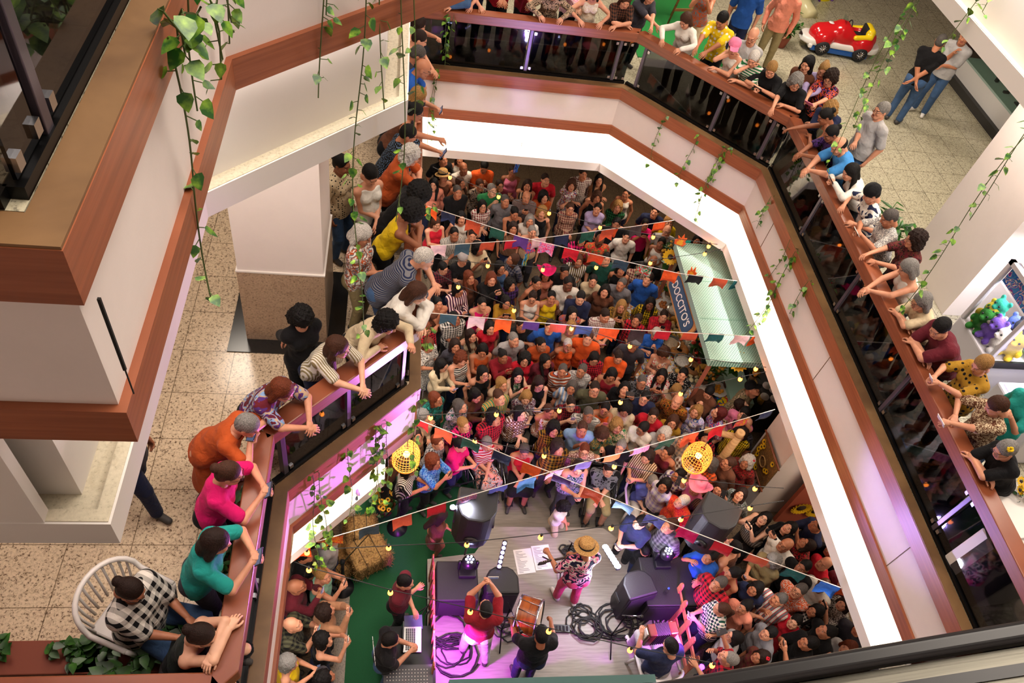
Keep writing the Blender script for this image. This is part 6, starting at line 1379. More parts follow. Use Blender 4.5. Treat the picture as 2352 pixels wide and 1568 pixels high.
seated(1398, 1070, 'black printed tee and khaki shorts', 'm', ('short', 'd'), 3, 's', 'print:black,gray,8', 'plain:khaki', 'seated, small pointed hat', -.15, clab='wheelchair with a blue ribbon, right of the off-shoulder dress', hat=('party', 'dgray'), btm='shorts')
seated(1500, 1097, 'blue blouse with pink scarf and white trousers', 'f', ('short', 'g'), 4, 's', 'plain:#5a64b0', 'plain:white', 'seated in the front row', -.1, 'chair', 'pale plastic chair under the blue blouse', gl=True, btm='pants')
def kid(hx, hy, desc, hair, pat, bot, lab2, rz, H, mode='c', tk='s', sex='f', look=(0, -1, -.6)):
    ST(hx, hy, H*.9, rz, desc, 'a', sex, hair, 2, tk, pat, bot, z=G, lab2=lab2, grp='children by the stage', H=H, look=look, kw=dict(hl=(.03, -.18, H*.55), hr=(-.02, -.2, H*.56)))
kid(1290, 1163, 'white tee and cream shorts', ('curly', 'k'), 'plain:white', 'plain:cream', 'small child at the edge of the stage', .9, 1.15)
kid(1007, 1190, 'long brown ruffled dress', ('long', 'd'), 'plain:brown', 'plain:brown', 'child beside the left pole speaker', 1.9, 1.3, tk='d')
kid(1478, 1262, 'dark top', ('short', 'k'), 'plain:black', 'plain:navy', 'child crouching behind the white lamp', .2, 1.0)
kid(1452, 900+1, 'red costume and small red hat', ('short', 'k'), 'plain:red', 'plain:red', 'child held by the white printed tee', .3, 1.25) if False else None
# hay bales, flowers, posts
HAY = plain('hay', '#7c5a30', .95, noise=.45, ns=70, bmp=1.)
HAYS = wood('hay_strands', '#6a4a26', '#a8834a', .9, (40, 40, 40))
for (x, y), s, rz, lab in (((845, 1265), .62, .5, 'largest hay bale on the green carpet'), ((828, 1210), .5, .1, 'hay bale behind the largest one, under the slate pennant'), ((786, 1262), .46, .3, 'hay bale left of the largest one'), ((783, 1303), .34, .8, 'smallest hay bale at the carpet edge')):
    p = at(x, y, G+s*.55); t = thing('hay_bale', lab, 'hay bale', (*p, G), rz, 'hay bales'); rn = random.Random(int(x)); mb = MB(); mb.box((-s*.5, -s*.42, 0), (s*.5, s*.42, s*.62)); mb.obj('bale', HAYS, t, bevel=.06); mb = MB()
    for i in range(420):
        f = rn.choice('xyz'); q = [rn.uniform(-s*.5, s*.5), rn.uniform(-s*.42, s*.42), rn.uniform(0.02, s*.62)]
        if f == 'x': q[0] = rn.choice((-1, 1))*s*.49
        if f == 'y': q[1] = rn.choice((-1, 1))*s*.41
        if f == 'z': q[2] = s*.61
        d = Vector((rn.uniform(-1, 1), rn.uniform(-1, 1), rn.uniform(-.6, 1))).normalized()*.06; mb.tube([Vector(q)-d, Vector(q)+d], .0035, 3, cap=False)
    so = mb.obj('loose_straw', HAYS, t); so['kind'] = 'stuff'
    for q in (-.2, .2): MB().tube([(q*s, -s*.43, 0), (q*s, -s*.43, s*.63), (q*s, s*.43, s*.63), (q*s, s*.43, 0)], .006, 4).obj('twine', plain('twine', '#3a2a18', .8), t)
YEL = plain('yellow_petals', '#e0b010', .6); DKC = plain('flower_centre', '#2c1808', .8); LF = leafm('foliage', '#17400f', '#3f7a1e', 9, .55)
def flower(mb_p, mb_c, c, r, up, n=11):
    up = Vector(up).normalized(); x = up.orthogonal().normalized(); y = up.cross(x)
    for i in range(n):
        a = i*6.2832/n; d = x*math.cos(a)+y*math.sin(a); s = up.cross(d)*r*.26; c0 = Vector(c)+d*r*.3; c1 = Vector(c)+d*r+up*r*.15; m = (c0+c1)/2+up*r*.12
        mb_p.add([c0, m+s, c1, m-s], [(0, 1, 2, 3)], 0, True)
    mb_c.ball(c, r*.34, n=8, sq=(1, 1, .6))
def blossom_pot(p, lab, n=16, R=.22, h=.35, r=.05):
    t = thing('flower_pot', lab, 'flowers', p, 0, 'pots of yellow flowers'); rn = random.Random(lab); MB().lathe([(.001, 0), (.11, 0), (.15, h*.6), (.16, h*.62), (.13, h*.6)], n=16).obj('pot', plain('terracotta', '#8a4a2c', .8), t); mp, mc, ml = MB(), MB(), MB()
    for i in range(n):
        a = rn.uniform(0, 6.28); q = R*math.sqrt(rn.random()); c = (q*math.cos(a), q*math.sin(a), h+rn.uniform(.0, .22)); flower(mp, mc, c, r*rn.uniform(.8, 1.2), (rn.uniform(-.4, .4), -.5, 1)); ml.tube([(0, 0, h*.5), (c[0]*.6, c[1]*.6, h), c], .004, 4)
        for k in range(3): leaf(ml, (c[0]+rn.uniform(-.08, .08), c[1]+rn.uniform(-.08, .08), c[2]-rn.uniform(.03, .15)), rn.uniform(0, 6.28), .07, rn.uniform(-.6, .2))
    mp.obj('petals', YEL, t, fix=False); mc.obj('flower_centres', DKC, t); o = ml.obj('foliage', LF, t, fix=False); o['kind'] = 'stuff'
def leaf(mb, p, az, L, droop, w=.42, roll=0.):
    d = Vector((math.cos(az)*math.cos(droop), math.sin(az)*math.cos(droop), math.sin(droop))); s = Vector((-math.sin(az), math.cos(az), roll)).normalized(); n = d.cross(s); p = Vector(p)
    v = [p, p+d*L*.12+s*L*w*.9+n*L*.02, p+d*L*.4+s*L*w+n*.0, p+d*L*.75+s*L*w*.5-n*L*.02, p+d*L-n*L*.08, p+d*L*.75-s*L*w*.5-n*L*.02, p+d*L*.4-s*L*w, p+d*L*.12-s*L*w*.9+n*L*.02, p+d*L*.4-n*L*.05]
    mb.add(v, [(0, 8, 2, 1), (2, 8, 4, 3), (4, 8, 6, 5), (6, 8, 0, 7)], 0, True)
for x, y, lab in ((888, 1140, 'pot of yellow flowers left of the striped off-shoulder top'), (878, 1118, 'pot of yellow flowers under the diagonal gallery')):
    p = at(x, y, G+.5); blossom_pot((*p, G), lab)
def stanchion(x, y, lab):
    p = at(x, y, G); t = thing('stanchion', lab, 'stanchion', (*p, G), 0, 'rope barrier posts'); MB().lathe([(.001, 0), (.17, 0), (.17, .02), (.04, .045), (.024, .06)], n=24).obj('base', CASEM, t); MB().tube([(0, 0, .05), (0, 0, .95)], .024, 10).obj('pole', CASEM, t); MB().lathe([(.035, .93), (.038, 1.0), (.001, 1.02)], n=12).obj('belt_head', CASEM, t); return Vector((*p, G+.96))
s1 = stanchion(912, 1212, 'black barrier post below the striped off-shoulder top'); s2 = stanchion(1092, 1160, 'black barrier post near the striped tee wheelchair'); s3 = stanchion(788, 1350, 'black barrier post with round base by the pale green vest'); s4 = stanchion(730, 1560, 'black barrier post at the bottom edge of the picture')
for a, b, lab in ((s1, s2, 'black barrier belt in front of the blue printed tee'), (s3, s1, 'black barrier belt passing the hay bales'), (s3, s4, 'black barrier belt in front of the left spectators')):
    d = b-a; mb = MB(); mb.add([a, b, b-Vector((0, 0, .05)), a-Vector((0, 0, .05))], [(0, 1, 2, 3)]); nn = d.cross(Vector((0, 0, 1))).normalized()*.003; mb.add([a+nn, b+nn, b+nn-Vector((0, 0, .05)), a+nn-Vector((0, 0, .05))], [(3, 2, 1, 0)]); tag(mb.obj('barrier_belt', CASEM, fix=False), lab, 'barrier belt', 'belts between the barrier posts')
# ---------------------------------------------------------------- kiosk, food, wall hanging, pillar below
def grid_mat():
    m, nt, b = new('mint_mesh_panel'); v = coords(nt); br = N(nt, 'ShaderNodeTexBrick'); br.offset = .5; br.inputs['Scale'].default_value = 1; br.inputs['Brick Width'].default_value = .05; br.inputs['Row Height'].default_value = .03
    br.inputs['Mortar Size'].default_value = .009; br.inputs['Mortar Smooth'].default_value = .3; br.inputs['Color1'].default_value = br.inputs['Color2'].default_value = (*lin('#5d8f7c'), 1); br.inputs['Mortar'].default_value = (*lin('#bfe0d0'), 1)
    nt.links.new(v, br.inputs['Vector']); nt.links.new(br.outputs[0], b.inputs['Base Color']); b.inputs['Roughness'].default_value = .5; return m
MINT = grid_mat(); MINTF = plain('mint_frame', '#9cc4b2', .5)
kz = 3.45; k0 = at(1552, 560, kz); k1 = at(1640, 825, kz); kx0 = (k0[0]+k1[0])/2
t = thing('kiosk', 'open food kiosk with mint green mesh roof', 'kiosk', (kx0, k1[1], G)); W_, D_ = 3.2, k0[1]-k1[1]
MB().box((0, 0, kz-G-.03), (W_, D_, kz-G)).obj('roof_panel', MINT, t); mb = MB(); mb.box((-.04, -.04, kz-G-.14), (W_, 0, kz-G+.01)); mb.box((-.04, D_, kz-G-.14), (W_, D_+.04, kz-G+.01)); mb.box((-.04, 0, kz-G-.14), (0, D_, kz-G+.01)); mb.obj('roof_edge', MINT, t)
for y in (.33, .66): MB().box((0, D_*y-.015, kz-G), (W_, D_*y+.015, kz-G+.012)).obj('roof_seam', MINTF, t)
MB().box((.95, 0, kz-G), (.98, D_, kz-G+.012)).obj('roof_seam', MINTF, t)
for x, y in ((.02, .02), (.02, D_-.06), (W_-.1, .02), (W_-.1, D_-.06)): MB().box((x, y, 0), (x+.06, y+.05, kz-G-.03)).obj('post', plain('rust_post', '#9c5a44', .6), t)
mb = MB(); mb.box((.95, .1, 0), (1.4, D_-.1, .95)); mb.obj('counter', MINTF, t); MB().box((1.6, .1, 0), (W_, D_-.1, 1.0)).obj('back_counter', plain('dark_counter', '#3a3634', .6), t)
# sign: blue rounded board on a brown backing, facing the crowd
sc0 = at(1591, 700, 3.0); t = thing('shop_sign', 'dark blue rounded sign reading DOCCITO\'S on the kiosk edge', 'sign', (kx0-.1, sc0[1]-.1, 3.12)); t.rotation_euler = (math.radians(62), 0, -math.pi/2)
def rrect(w, h, r, n=6): return [(sx*(w/2-r)+r*math.cos(a0+i*1.5708/n), sy*(h/2-r)+r*math.sin(a0+i*1.5708/n)) for sx, sy, a0 in ((1, 1, 0), (-1, 1, 1.5708), (-1, -1, 3.1416), (1, -1, 4.7124)) for i in range(n+1)]
mb = MB(); mb.prism(rrect(1.5, .38, .1), -.03, 0); mb.obj('backing_board', wood('sign_wood', '#8a5a30', '#b58048', .7), t); mb = MB(); mb.prism(rrect(1.34, .3, .12), .002, .015); mb.obj('blue_panel', plain('sign_blue', '#1c3a58', .6), t)
text('lettering', "DOCCITO'S", .21, plain('sign_cream', '#efe6dc', .6), t, (0, 0, .018), (0, 0, 0), .004)
mb = MB(); FLM = plain('flame_orange', '#e8641c', .6)
def flame(p, lab, rz=-1.2):
    t = thing('paper_flame', lab, 'paper decoration', p, rz, 'paper decorations on the kiosk'); pr = [(-.09, 0), (-.11, .09), (-.06, .14), (-.075, .22), (-.01, .17), (.02, .3), (.05, .2), (.1, .22), (.085, .12), (.12, .08), (.08, 0)]
    mb = MB(); n = len(pr); mb.add([(x, -.008, z) for x, z in pr]+[(x, .008, z) for x, z in pr], [tuple(range(n)), tuple(range(n, 2*n))[::-1]]+[(i, (i+1) % n, n+(i+1) % n, n+i) for i in range(n)]); mb.obj('flame_outer', FLM, t)
    pr = [(x*.55, z*.6+.02) for x, z in pr]; mb = MB(); mb.add([(x, -.014, z) for x, z in pr]+[(x, -.009, z) for x, z in pr], [tuple(range(n)), tuple(range(n, 2*n))[::-1]]+[(i, (i+1) % n, n+(i+1) % n, n+i) for i in range(n)]); mb.obj('flame_inner', plain('flame_yellow', '#f0b428', .6), t)
p = at(1586, 635, 3.5); flame((*p, kz+.02), 'orange paper flame standing on the kiosk edge above the sign'); p = at(1560, 560, 3.5); flame((*p, kz+.02), 'orange and white paper ornament on the far kiosk corner', -.4)
# food tables
CLOTH = fabric('print:#c8c0b4,blue,yellow,red,9'); CLTH2 = fabric('print:yellow,red,blue,green,7')
ta, tb = at(1557, 690, G+.85), at(1625, 915, G+.85)
t = thing('food_table', 'long food table with printed cloth in front of the kiosk', 'table', (0, 0, G)); MB().box((kx0-.78, tb[1], .80), (kx0+.45, ta[1]+.5, .84)).obj('table_top', wood('table_wood', '#7a5434', '#9c7048', .6), t); MB().box((kx0-.8, tb[1]-.02, .3), (kx0+.47, ta[1]+.52, .845)).obj('table_skirt', CLOTH, t)
t2a, t2b = at(1640, 885, G+.85), at(1830, 990, G+.85)
t = thing('food_table', 'second food table with yellow printed cloth behind the camouflage jacket', 'table', (0, 0, G)); MB().box((t2a[0], t2b[1]-.25, .80), (6.6, t2a[1], .84)).obj('table_top', wood('table_wood', '#7a5434', '#9c7048', .6), t); MB().box((t2a[0]-.02, t2b[1]-.27, .3), (6.62, t2a[1]+.02, .845)).obj('table_skirt', CLTH2, t)
FOIL = plain('foil', '#b8b6b0', .25, .8); CLT = glass_dark('clear_lid', .92, .08, (1, 1, .98)); TZ = G+.85
def dish(x, y, kind, col, lab, r=.15, txt='food'):
    r *= 1.25
    p = at(x, y, TZ+.03); q = (p[0], p[1], TZ); fm = plain('food_'+col, col, .6, noise=.25, ns=30, bmp=.6); rn = random.Random(int(x*7+y))
    t = thing(dict(cake='cake', tray='food_tray', plate='plate_of_food', bowl='bowl', jar='jar', loaf='bread_loaf')[kind], lab, dict(cake='cake', tray='food tray', plate='plate', bowl='bowl', jar='jar', loaf='bread')[kind], q, rn.uniform(-.3, .3), 'dishes on the food tables')
    if kind == 'cake': MB().lathe([(.001, .0), (r*1.15, 0), (r*1.2, .012)], n=24).obj('cake_board', FOIL, t); MB().lathe([(r*.35, .02), (r, .01), (r, .07), (r*.85, .09), (r*.4, .085), (r*.3, .05)], n=28).obj('cake', fm, t)
    elif kind == 'tray':
        MB().box((-r, -r*.7, 0), (r, r*.7, .012)).obj('tray', FOIL, t, bevel=.004)
        for i in range(6): MB().ball((-r*.62+r*.62*(i % 3), -r*.3+r*.6*(i//3), .04), r*.26, n=10, sq=(1, 1.1, .7)).obj('portion', fm, t)
        MB().box((-r*.98, -r*.68, .012), (r*.98, r*.68, .085)).obj('clear_lid', CLT, t, bevel=.01)
    elif kind == 'plate':
        MB().lathe([(.001, .004), (r*.6, .004), (r, .02), (r, .024), (r*.6, .01), (.001, .01)], n=24).obj('plate', PLAST, t)
        for i in range(7): a = i*.9; MB().ball((r*.42*math.cos(a)*(i > 0), r*.42*math.sin(a)*(i > 0), .028), r*.2, n=8).obj('portion', fm, t)
    elif kind == 'bowl': MB().lathe([(.001, .005), (r*.5, .005), (r, .1), (r*.97, .1), (r*.5, .02)], n=24).obj('bowl', FOIL, t); MB().ball((0, 0, .055), r*.8, n=14, sq=(1, 1, .45)).obj('food', fm, t)
    elif kind == 'jar': MB().lathe([(.001, 0), (r*.5, 0), (r*.5, .14), (r*.4, .16)], n=14).obj('jar_body', fm, t); MB().lathe([(r*.45, .155), (r*.45, .18), (.001, .182)], n=14).obj('lid', PLAST, t)
    elif kind == 'loaf': MB().ball((0, 0, .045), r, n=14, sq=(1.2, .55, .42)).obj('loaf', fm, t)
for a in [(1497+95, 660, 'bowl', '#d0a050', 'metal bowl of yellow crisps at the far end of the food table'), (1540, 680, 'plate', '#c8bca8', 'white plate beside the taupe tee'), (1580, 665, 'tray', '#b84830', 'tray of red sweets at the far end of the food table'), (1550, 715, 'bowl', '#d8d0c0', 'wide clear bowl of white food by the topknot'), (1562, 735, 'loaf', '#c8921c', 'golden loaf at the elbow of the red checked blouse'), (1545, 738, 'tray', '#d8b464', 'tray of pale buns right of the red checked blouse'),
          (1560, 752, 'tray', '#c9a878', 'tray of filled rolls under the clear lid by the napkins'), (1545, 768, 'tray', '#e0b840', 'tray of yellow dumplings above the red apron'), (1565, 770, 'plate', '#efe6d8', 'paper plate between the yellow dumplings and the kiosk'), (1553, 785, 'tray', '#c88a48', 'tray of brown pastries by the white-haired cook'), (1560, 805, 'cake', '#b87834', 'round golden cake right of the floral top'), (1540, 790, 'bowl', '#c8b090', 'foil bowl beside the red pennant'),
          (1567, 832, 'bowl', '#cfc8bc', 'large glass bowl of coconut pudding'), (1590, 848, 'cake', '#8a5a2c', 'small brown cake with white rim at the table bend'), (1592, 828, 'tray', '#c02430', 'tray of bright red sweets near the bulb'), (1617, 855, 'cake', '#e0a840', 'orange glazed cake by the leafy garnish'), (1600, 870, 'tray', '#d8c8a0', 'tray of cream squares near the polka dots'), (1650, 893, 'plate', '#e8a020', 'plate of orange crisps on the yellow cloth'),
          (1683, 885, 'cake', '#4a2a18', 'dark chocolate cake left of the black cap'), (1697, 880, 'tray', '#6a3a20', 'tray of chocolate squares behind the black cap'), (1735, 885, 'bowl', '#c8a860', 'bowl of popcorn right of the black cap'), (1755, 895, 'jar', '#6a5a38', 'olive jar on the second table'), (1770, 905, 'jar', '#32406a', 'blue jar on the second table'), (1765, 880, 'bowl', '#b0a080', 'glass bowl with mixed nuts'), (1772, 925, 'jar', '#26262c', 'black jar nearest the ceiling edge'), (1750, 920, 'jar', '#c8a040', 'honey jar beside the black jars'), (1600, 700, 'tray', '#c83028', 'tray of red and white sweets below the blue sign'), (1585, 720, 'bowl', '#e8c040', 'bowl of yellow pudding under the upper end of the sign'), (1600, 745, 'loaf', '#d8a038', 'long golden loaf beneath the sign'), (1590, 765, 'tray', '#3a5ab0', 'blue boxed tray under the lower end of the sign'), (1585, 790, 'plate', '#e8dcc8', 'plate of pale biscuits between sign and golden cake'), (1570, 855, 'tray', '#e0b060', 'tray of cheese buns left of the orange cake'), (1525, 700, 'plate', '#b06a30', 'plate of brown croquettes near the topknot'), (1612, 900, 'bowl', '#d8d4cc', 'white bowl at the near end of the long food table')]: dish(*a)
# sunflowers, big one over the kiosk corner
def sunflower(p, up, r, lab, stem=True):
    t = thing('sunflower', lab, 'sunflower', p, 0, 'artificial sunflowers'); mp, mc = MB(), MB(); flower(mp, mc, (0, 0, 0), r, up, 16); flower(mp, MB(), Vector(up)*-.01, r*.92, (up[0]+.05, up[1], up[2]), 13); mp.obj('petals', YEL, t, fix=False); mc.obj('seed_head', DKC, t)
    if stem:
        ml = MB(); ml.tube([(0, 0, 0), (.05, .05, -.2), (.02, .1, -.5)], .01, 5)
        for i in range(6): leaf(ml, (.03, .06, -.08-.06*i), i*1.3, .16, -.2)
        ml.obj('leafy_stem', LF, t, fix=False)
for x, y, z, r, lab in ((1540, 590, 3.1, .17, 'sunflower at the far left kiosk corner'), (1697, 830, 3.3, .19, 'large yellow sunflower at the near kiosk corner'), (1556, 655, 2.4, .11, 'small sunflower above the far end of the food table'), (1605, 785, 2.3, .1, 'small sunflower on the table bouquet')): p = at(x, y, z); sunflower((*p, z), (-.2, -.75, .62), r, lab)
def bouquet(x, y, z, lab, s=.2, n=30, cols=('#c8962c', '#b02c2c')):
    p = at(x, y, z); t = thing('bouquet', lab, 'flowers', (*p, z), 0, 'leafy decorations at the kiosk'); rn = random.Random(int(x)); ml, mf = MB(), MB()
    for i in range(n): leaf(ml, (rn.uniform(-s, s)*.4, rn.uniform(-s, s)*.4, rn.uniform(-s, s)*.4), rn.uniform(0, 6.28), s*rn.uniform(.5, 1.), rn.uniform(-.5, .9), .16)
    for i in range(6): mf.ball((rn.uniform(-s, s)*.6, rn.uniform(-s, s)*.6, rn.uniform(0, s)*.7), .035, n=8)
    ml.obj('leaves', LF, t, fix=False); mf.obj('blooms', plain('bloom'+cols[0], cols[0], .6), t); MB().lathe([(.001, -s), (.06, -s), (.08, -s*.4), (.07, -s*.4)], n=12).obj('vase', plain('vase', '#7c5a3c', .5), t)
for a in ((1530, 570, 2.6, 'spray of palm leaves left of the far kiosk corner'), (1540, 660, 2.2, 'bushy green centrepiece on the food table'), (1605, 800, 2.3, 'bouquet with red blooms at the table bend', .2, 30, ('#c03a28',)), (1650, 850, 2.3, 'leafy garland under the large sunflower'), (1625, 865, 2.2, 'straw flower basket beside the orange cake', .16, 20, ('#d89a3c',)), (1735, 855, 2.8, 'golden flower bunch right of the large sunflower', .16, 20, ('#d89a3c',))): bouquet(*a)
# ground-floor pillar with the sunflower hanging, and the terracotta panel
t = thing('pillar', 'plain white pillar with the sunflower hanging on it', 'pillar', (6.68, 6.25, G)); t['kind'] = 'structure'; MB().box((0, 0, 0), (1.2, .78, L1-1.89-G)).obj('shaft', WHITE, t)
h0 = Vector((7.23, (at(1766, 995, 2.2)[1]), 0)); v = _r*0
def onx(x, y, X):     # point of the ray through a pixel where it meets the plane X = const
    w = _r*((x-1176)/FPX)+_d*((y-784)/FPX)+_f; k = X/w[0]; return Vector((X, w[1]*k, 13.09+w[2]*k))
def ony(x, y, Y):
    w = _r*((x-1176)/FPX)+_d*((y-784)/FPX)+_f; k = Y/w[1]; return Vector((w[0]*k, Y, 13.09+w[2]*k))
cs = [onx(x, y, 6.63) for x, y in ((1766, 997), (1792, 1074), (1748, 1112), (1728, 1050))]; c0 = sum(cs, Vector())/4
t = thing('wall_hanging', 'brown fringed wall hanging decorated with yellow sunflowers', 'wall hanging', c0); hw_, hh_ = abs(cs[0].y-cs[1].y)/2+.02, .36
MB().box((-.02, -hw_, -hh_), (0, hw_, hh_)).obj('woven_panel', fabric('print:#6a4a22,#8a6430,#5a3c1a,20'), t); mb = MB()
for z in (-hh_, hh_): MB().tube([(-.03, -hw_-.05, z), (-.03, hw_+.05, z)], .016, 6).obj('wooden_rod', MAHOG, t)
mp, mc = MB(), MB()
for y, z in ((-.2, .22), (.2, -.1), (.24, -.02), (.22, .08), (.18, .16), (.2, -.2), (.12, -.25), (-.15, -.05), (-.2, .0), (.05, -.28), (.24, .2)): flower(mp, mc, (-.035, y*hw_*3, z*hh_*3), .055, (-1, 0, .2), 10)
mp.obj('sunflower_petals', YEL, t, fix=False); mc.obj('sunflower_centres', DKC, t); mb = MB()
for i in range(9): mb.tube([(-.02, -hw_+hw_*i/4, -hh_), (-.025, -hw_+hw_*i/4, -hh_-.1)], [.006, .014], 5)
mb.obj('tassels', fabric('plain:brown'), t); mb = MB()
mb.tube([(-.045, .1*math.cos(a*.4), .1*math.sin(a*.4)-.02) for a in range(17)], .012, 5); mb.obj('raffia_circle', STRAW, t)
t = thing('painted_panel', 'terracotta panel with two flat sunflowers behind the right crowd', 'panel', (7.2, 6.05, G)); MB().box((0, 0, 0), (3.2, .08, 2.3)).obj('board', plain('terracotta_board', '#9c4a34', .75), t)
for x, y in ((1840, 1165), (1874, 1172)):
    q = ony(x, y, 6.03)-Vector((7.2, 6.05, G)); mp, mc = MB(), MB(); flower(mp, mc, (0, 0, 0), .2, (0, -1, 0), 18); o = mp.obj('paper_petals', YEL, t, loc=(q.x, -.02, q.z), fix=False); mc = MB(); mc.lathe([(.001, .02), (.085, .018), (.09, 0)], n=20, R=Matrix.Rotation(math.pi/2, 3, 'X')); mc.obj('paper_centre', DKC, t, loc=(q.x, -.02, q.z))
# wooden post decoration
p = at(1640, 1060, 2.4); t = thing('wooden_post', 'pale wooden post with a slanting arm beside the wicker lamp', 'post', (p[0], p[1], G)); PW = wood('bare_wood', '#8a6238', '#b48a58', .7); MB().tube([(.15, -.3, 0), (.1, 0, 1.0), (.25, .15, 1.9)], [.09, .075, .07], 12).obj('trunk', PW, t); MB().tube([(.25, .15, 1.85), (-.25, .35, 1.75)], .055, 10).obj('arm', PW, t); MB().lathe([(.001, 0), (.07, 0), (.075, .12), (.05, .125), (.001, .1)], (.25, .15, 1.88), 16).obj('hollow_end', PW, t)
# ---------------------------------------------------------------- first gallery, east side
# display case
c0 = (11.55, 9.5); t = thing('display_case', 'long jewellery display case with white front and black plinth', 'display case', (11.5, 8.4, L1)); Lc = 5.6
MB().box((0, 0, 0), (1.5, Lc, .16)).obj('plinth', plain('case_plinth', '#2c2a28', .6), t); MB().box((.1, 0, .16), (1.5, Lc, .5)).obj('white_front', plain('case_white', '#c9c6c4', .5), t); MB().box((.1, .02, .5), (1.46, Lc-.02, .54)).obj('display_floor', plain('case_floor', '#8fa39a', .6), t)
gm = glass_dark('case_glass', .85, .03, (.93, 1, .97)); MB().box((.1, 0, .54), (.112, Lc, 1.12)).obj('front_glass', gm, t); MB().box((.1, 0, 1.12), (.8, Lc, 1.132)).obj('top_glass', gm, t)
for i, (x, y, nm, c, w, d, h) in enumerate(((.35, 4.7, 'watch stand', '#1c1c20', .06, .06, .08), (.35, 4.3, 'dark sunglasses', '#141416', .12, .05, .04), (.4, 3.9, 'pair of black brushes', '#202024', .1, .14, .03), (.35, 3.45, 'brown box of rings', '#6a5a34', .2, .2, .05), (.45, 2.8, 'black velvet necklace tray', '#17171a', .35, .3, .04), (.5, 2.2, 'black jewellery pad', '#1d1d22', .4, .4, .03), (.35, 1.3, 'small round bronze scale', '#5a5048', .12, .12, .07), (.35, .9, 'copper dish', '#6a4a3c', .12, .12, .04), (.3, 3.65, 'white price card', '#d8d8d4', .1, .07, .002))):
    z = L1+.542; mb = MB(); mb.box((-w/2, -d/2, 0), (w/2, d/2, h)); mb.ball((0, 0, h), min(w, d)*.3, n=8); tag(mb.obj('display_item', plain('item'+c, c, .5), loc=(11.5+x, 8.4+y, z)), nm+' inside the glass display case', 'shop goods', 'goods in the display case')
MB().box((-.02, Lc, 0), (1.5, Lc+.08, 1.5)).obj('end_panel', plain('case_end', '#4a2824', .5), t)
# claw machine with plush toys
m0 = Vector((7.62, 5.62, L1)); t = thing('claw_machine', 'white claw machine full of plush toys, blue cartoon-fish banner on top', 'claw machine', m0); MW_, MD_, MH_ = 1.5, .78, 1.72; WM = plain('machine_white', '#d8d4dc', .35)
MB().box((0, 0, 0), (MW_, MD_, .72)).obj('cabinet', WM, t, bevel=.02)
for x, y in ((0, 0), (0, MD_-.06), (MW_-.06, 0), (MW_-.06, MD_-.06)): MB().box((x, y, .72), (x+.06, y+.06, MH_)).obj('corner_post', WM, t, bevel=.01)
mb = MB(); mb.box((0, 0, MH_), (MW_, .06, MH_+.06)); mb.box((0, MD_-.06, MH_), (MW_, MD_, MH_+.06)); mb.box((0, 0, MH_), (.06, MD_, MH_+.06)); mb.obj('top_frame', WM, t); 
MB().box((.06, .06, MH_-.25), (.08, MD_-.06, MH_)).obj('banner', fabric('print:skyb,#2a5ac8,white,#8a3a9a,9'), t); cg = glass_dark('machine_glass', .9, .03, (1, 1, 1)); MB().box((.015, .06, .74), (.02, MD_-.06, MH_-.25)).obj('side_glass', cg, t); MB().box((.06, .015, .74), (MW_-.06, .02, MH_)).obj('front_glass', cg, t)
MB().box((0.0, -.03, .62), (MW_, .0, .74)).obj('control_strip', plain('control_black', '#17171a', .4), t); TUBE = plain('tube_light', '#ffffff', .3, emit='#fff0d8', es=9); MB().box((.065, .065, .9), (.085, .085, MH_-.05)).obj('tube_lamp', TUBE, t)
mb = MB(); mb.tube([(.5, .4, MH_), (.5, .4, 1.35), (.42, .4, 1.25), (.5, .32, 1.2)], .012, 6); mb.obj('claw', CLIP, t); lamp('claw_machine_light', 'AREA', (m0.x+.7, m0.y+.4, L1+MH_+.03), 50, (.95, .93, 1), .9, .5); MB().box((.08, .08, MH_+.06), (MW_-.08, MD_-.08, MH_+.075)).obj('roof_panel', WM, t)
PL = [('#7c5ac8', 'purple', 'big purple plush bear'), ('#e8e4e4', 'white', 'white plush dog with grey ears'), ('#2fa88a', 'teal', 'teal plush dinosaur'), ('#2c7a2c', 'green', 'dark green plush frog'), ('#e8c838', 'yellow', 'yellow plush duck by the front glass'), ('#8cc63c', 'lime', 'lime green plush monster by the front glass'), ('#3a3a44', 'black', 'black plush penguin'), ('#4aa84a', 'mid green', 'mid green plush crocodile'), ('#d8a888', 'tan', 'spotted tan plush cheetah'), ('#e86a2c', 'orange', 'orange plush crab'), ('#e8e0d0', 'cream', 'cream plush chick'), ('#5a6ab8', 'blue', 'blue plush bear half buried'),
      ('#4ab8a0', 'aqua', 'aqua plush bird'), ('#9a8ad8', 'lilac', 'lilac plush rabbit'), ('#f0e8e8', 'pale', 'pale plush cat at the back'), ('#c8b838', 'olive', 'olive plush turtle')]
rn = random.Random(3)
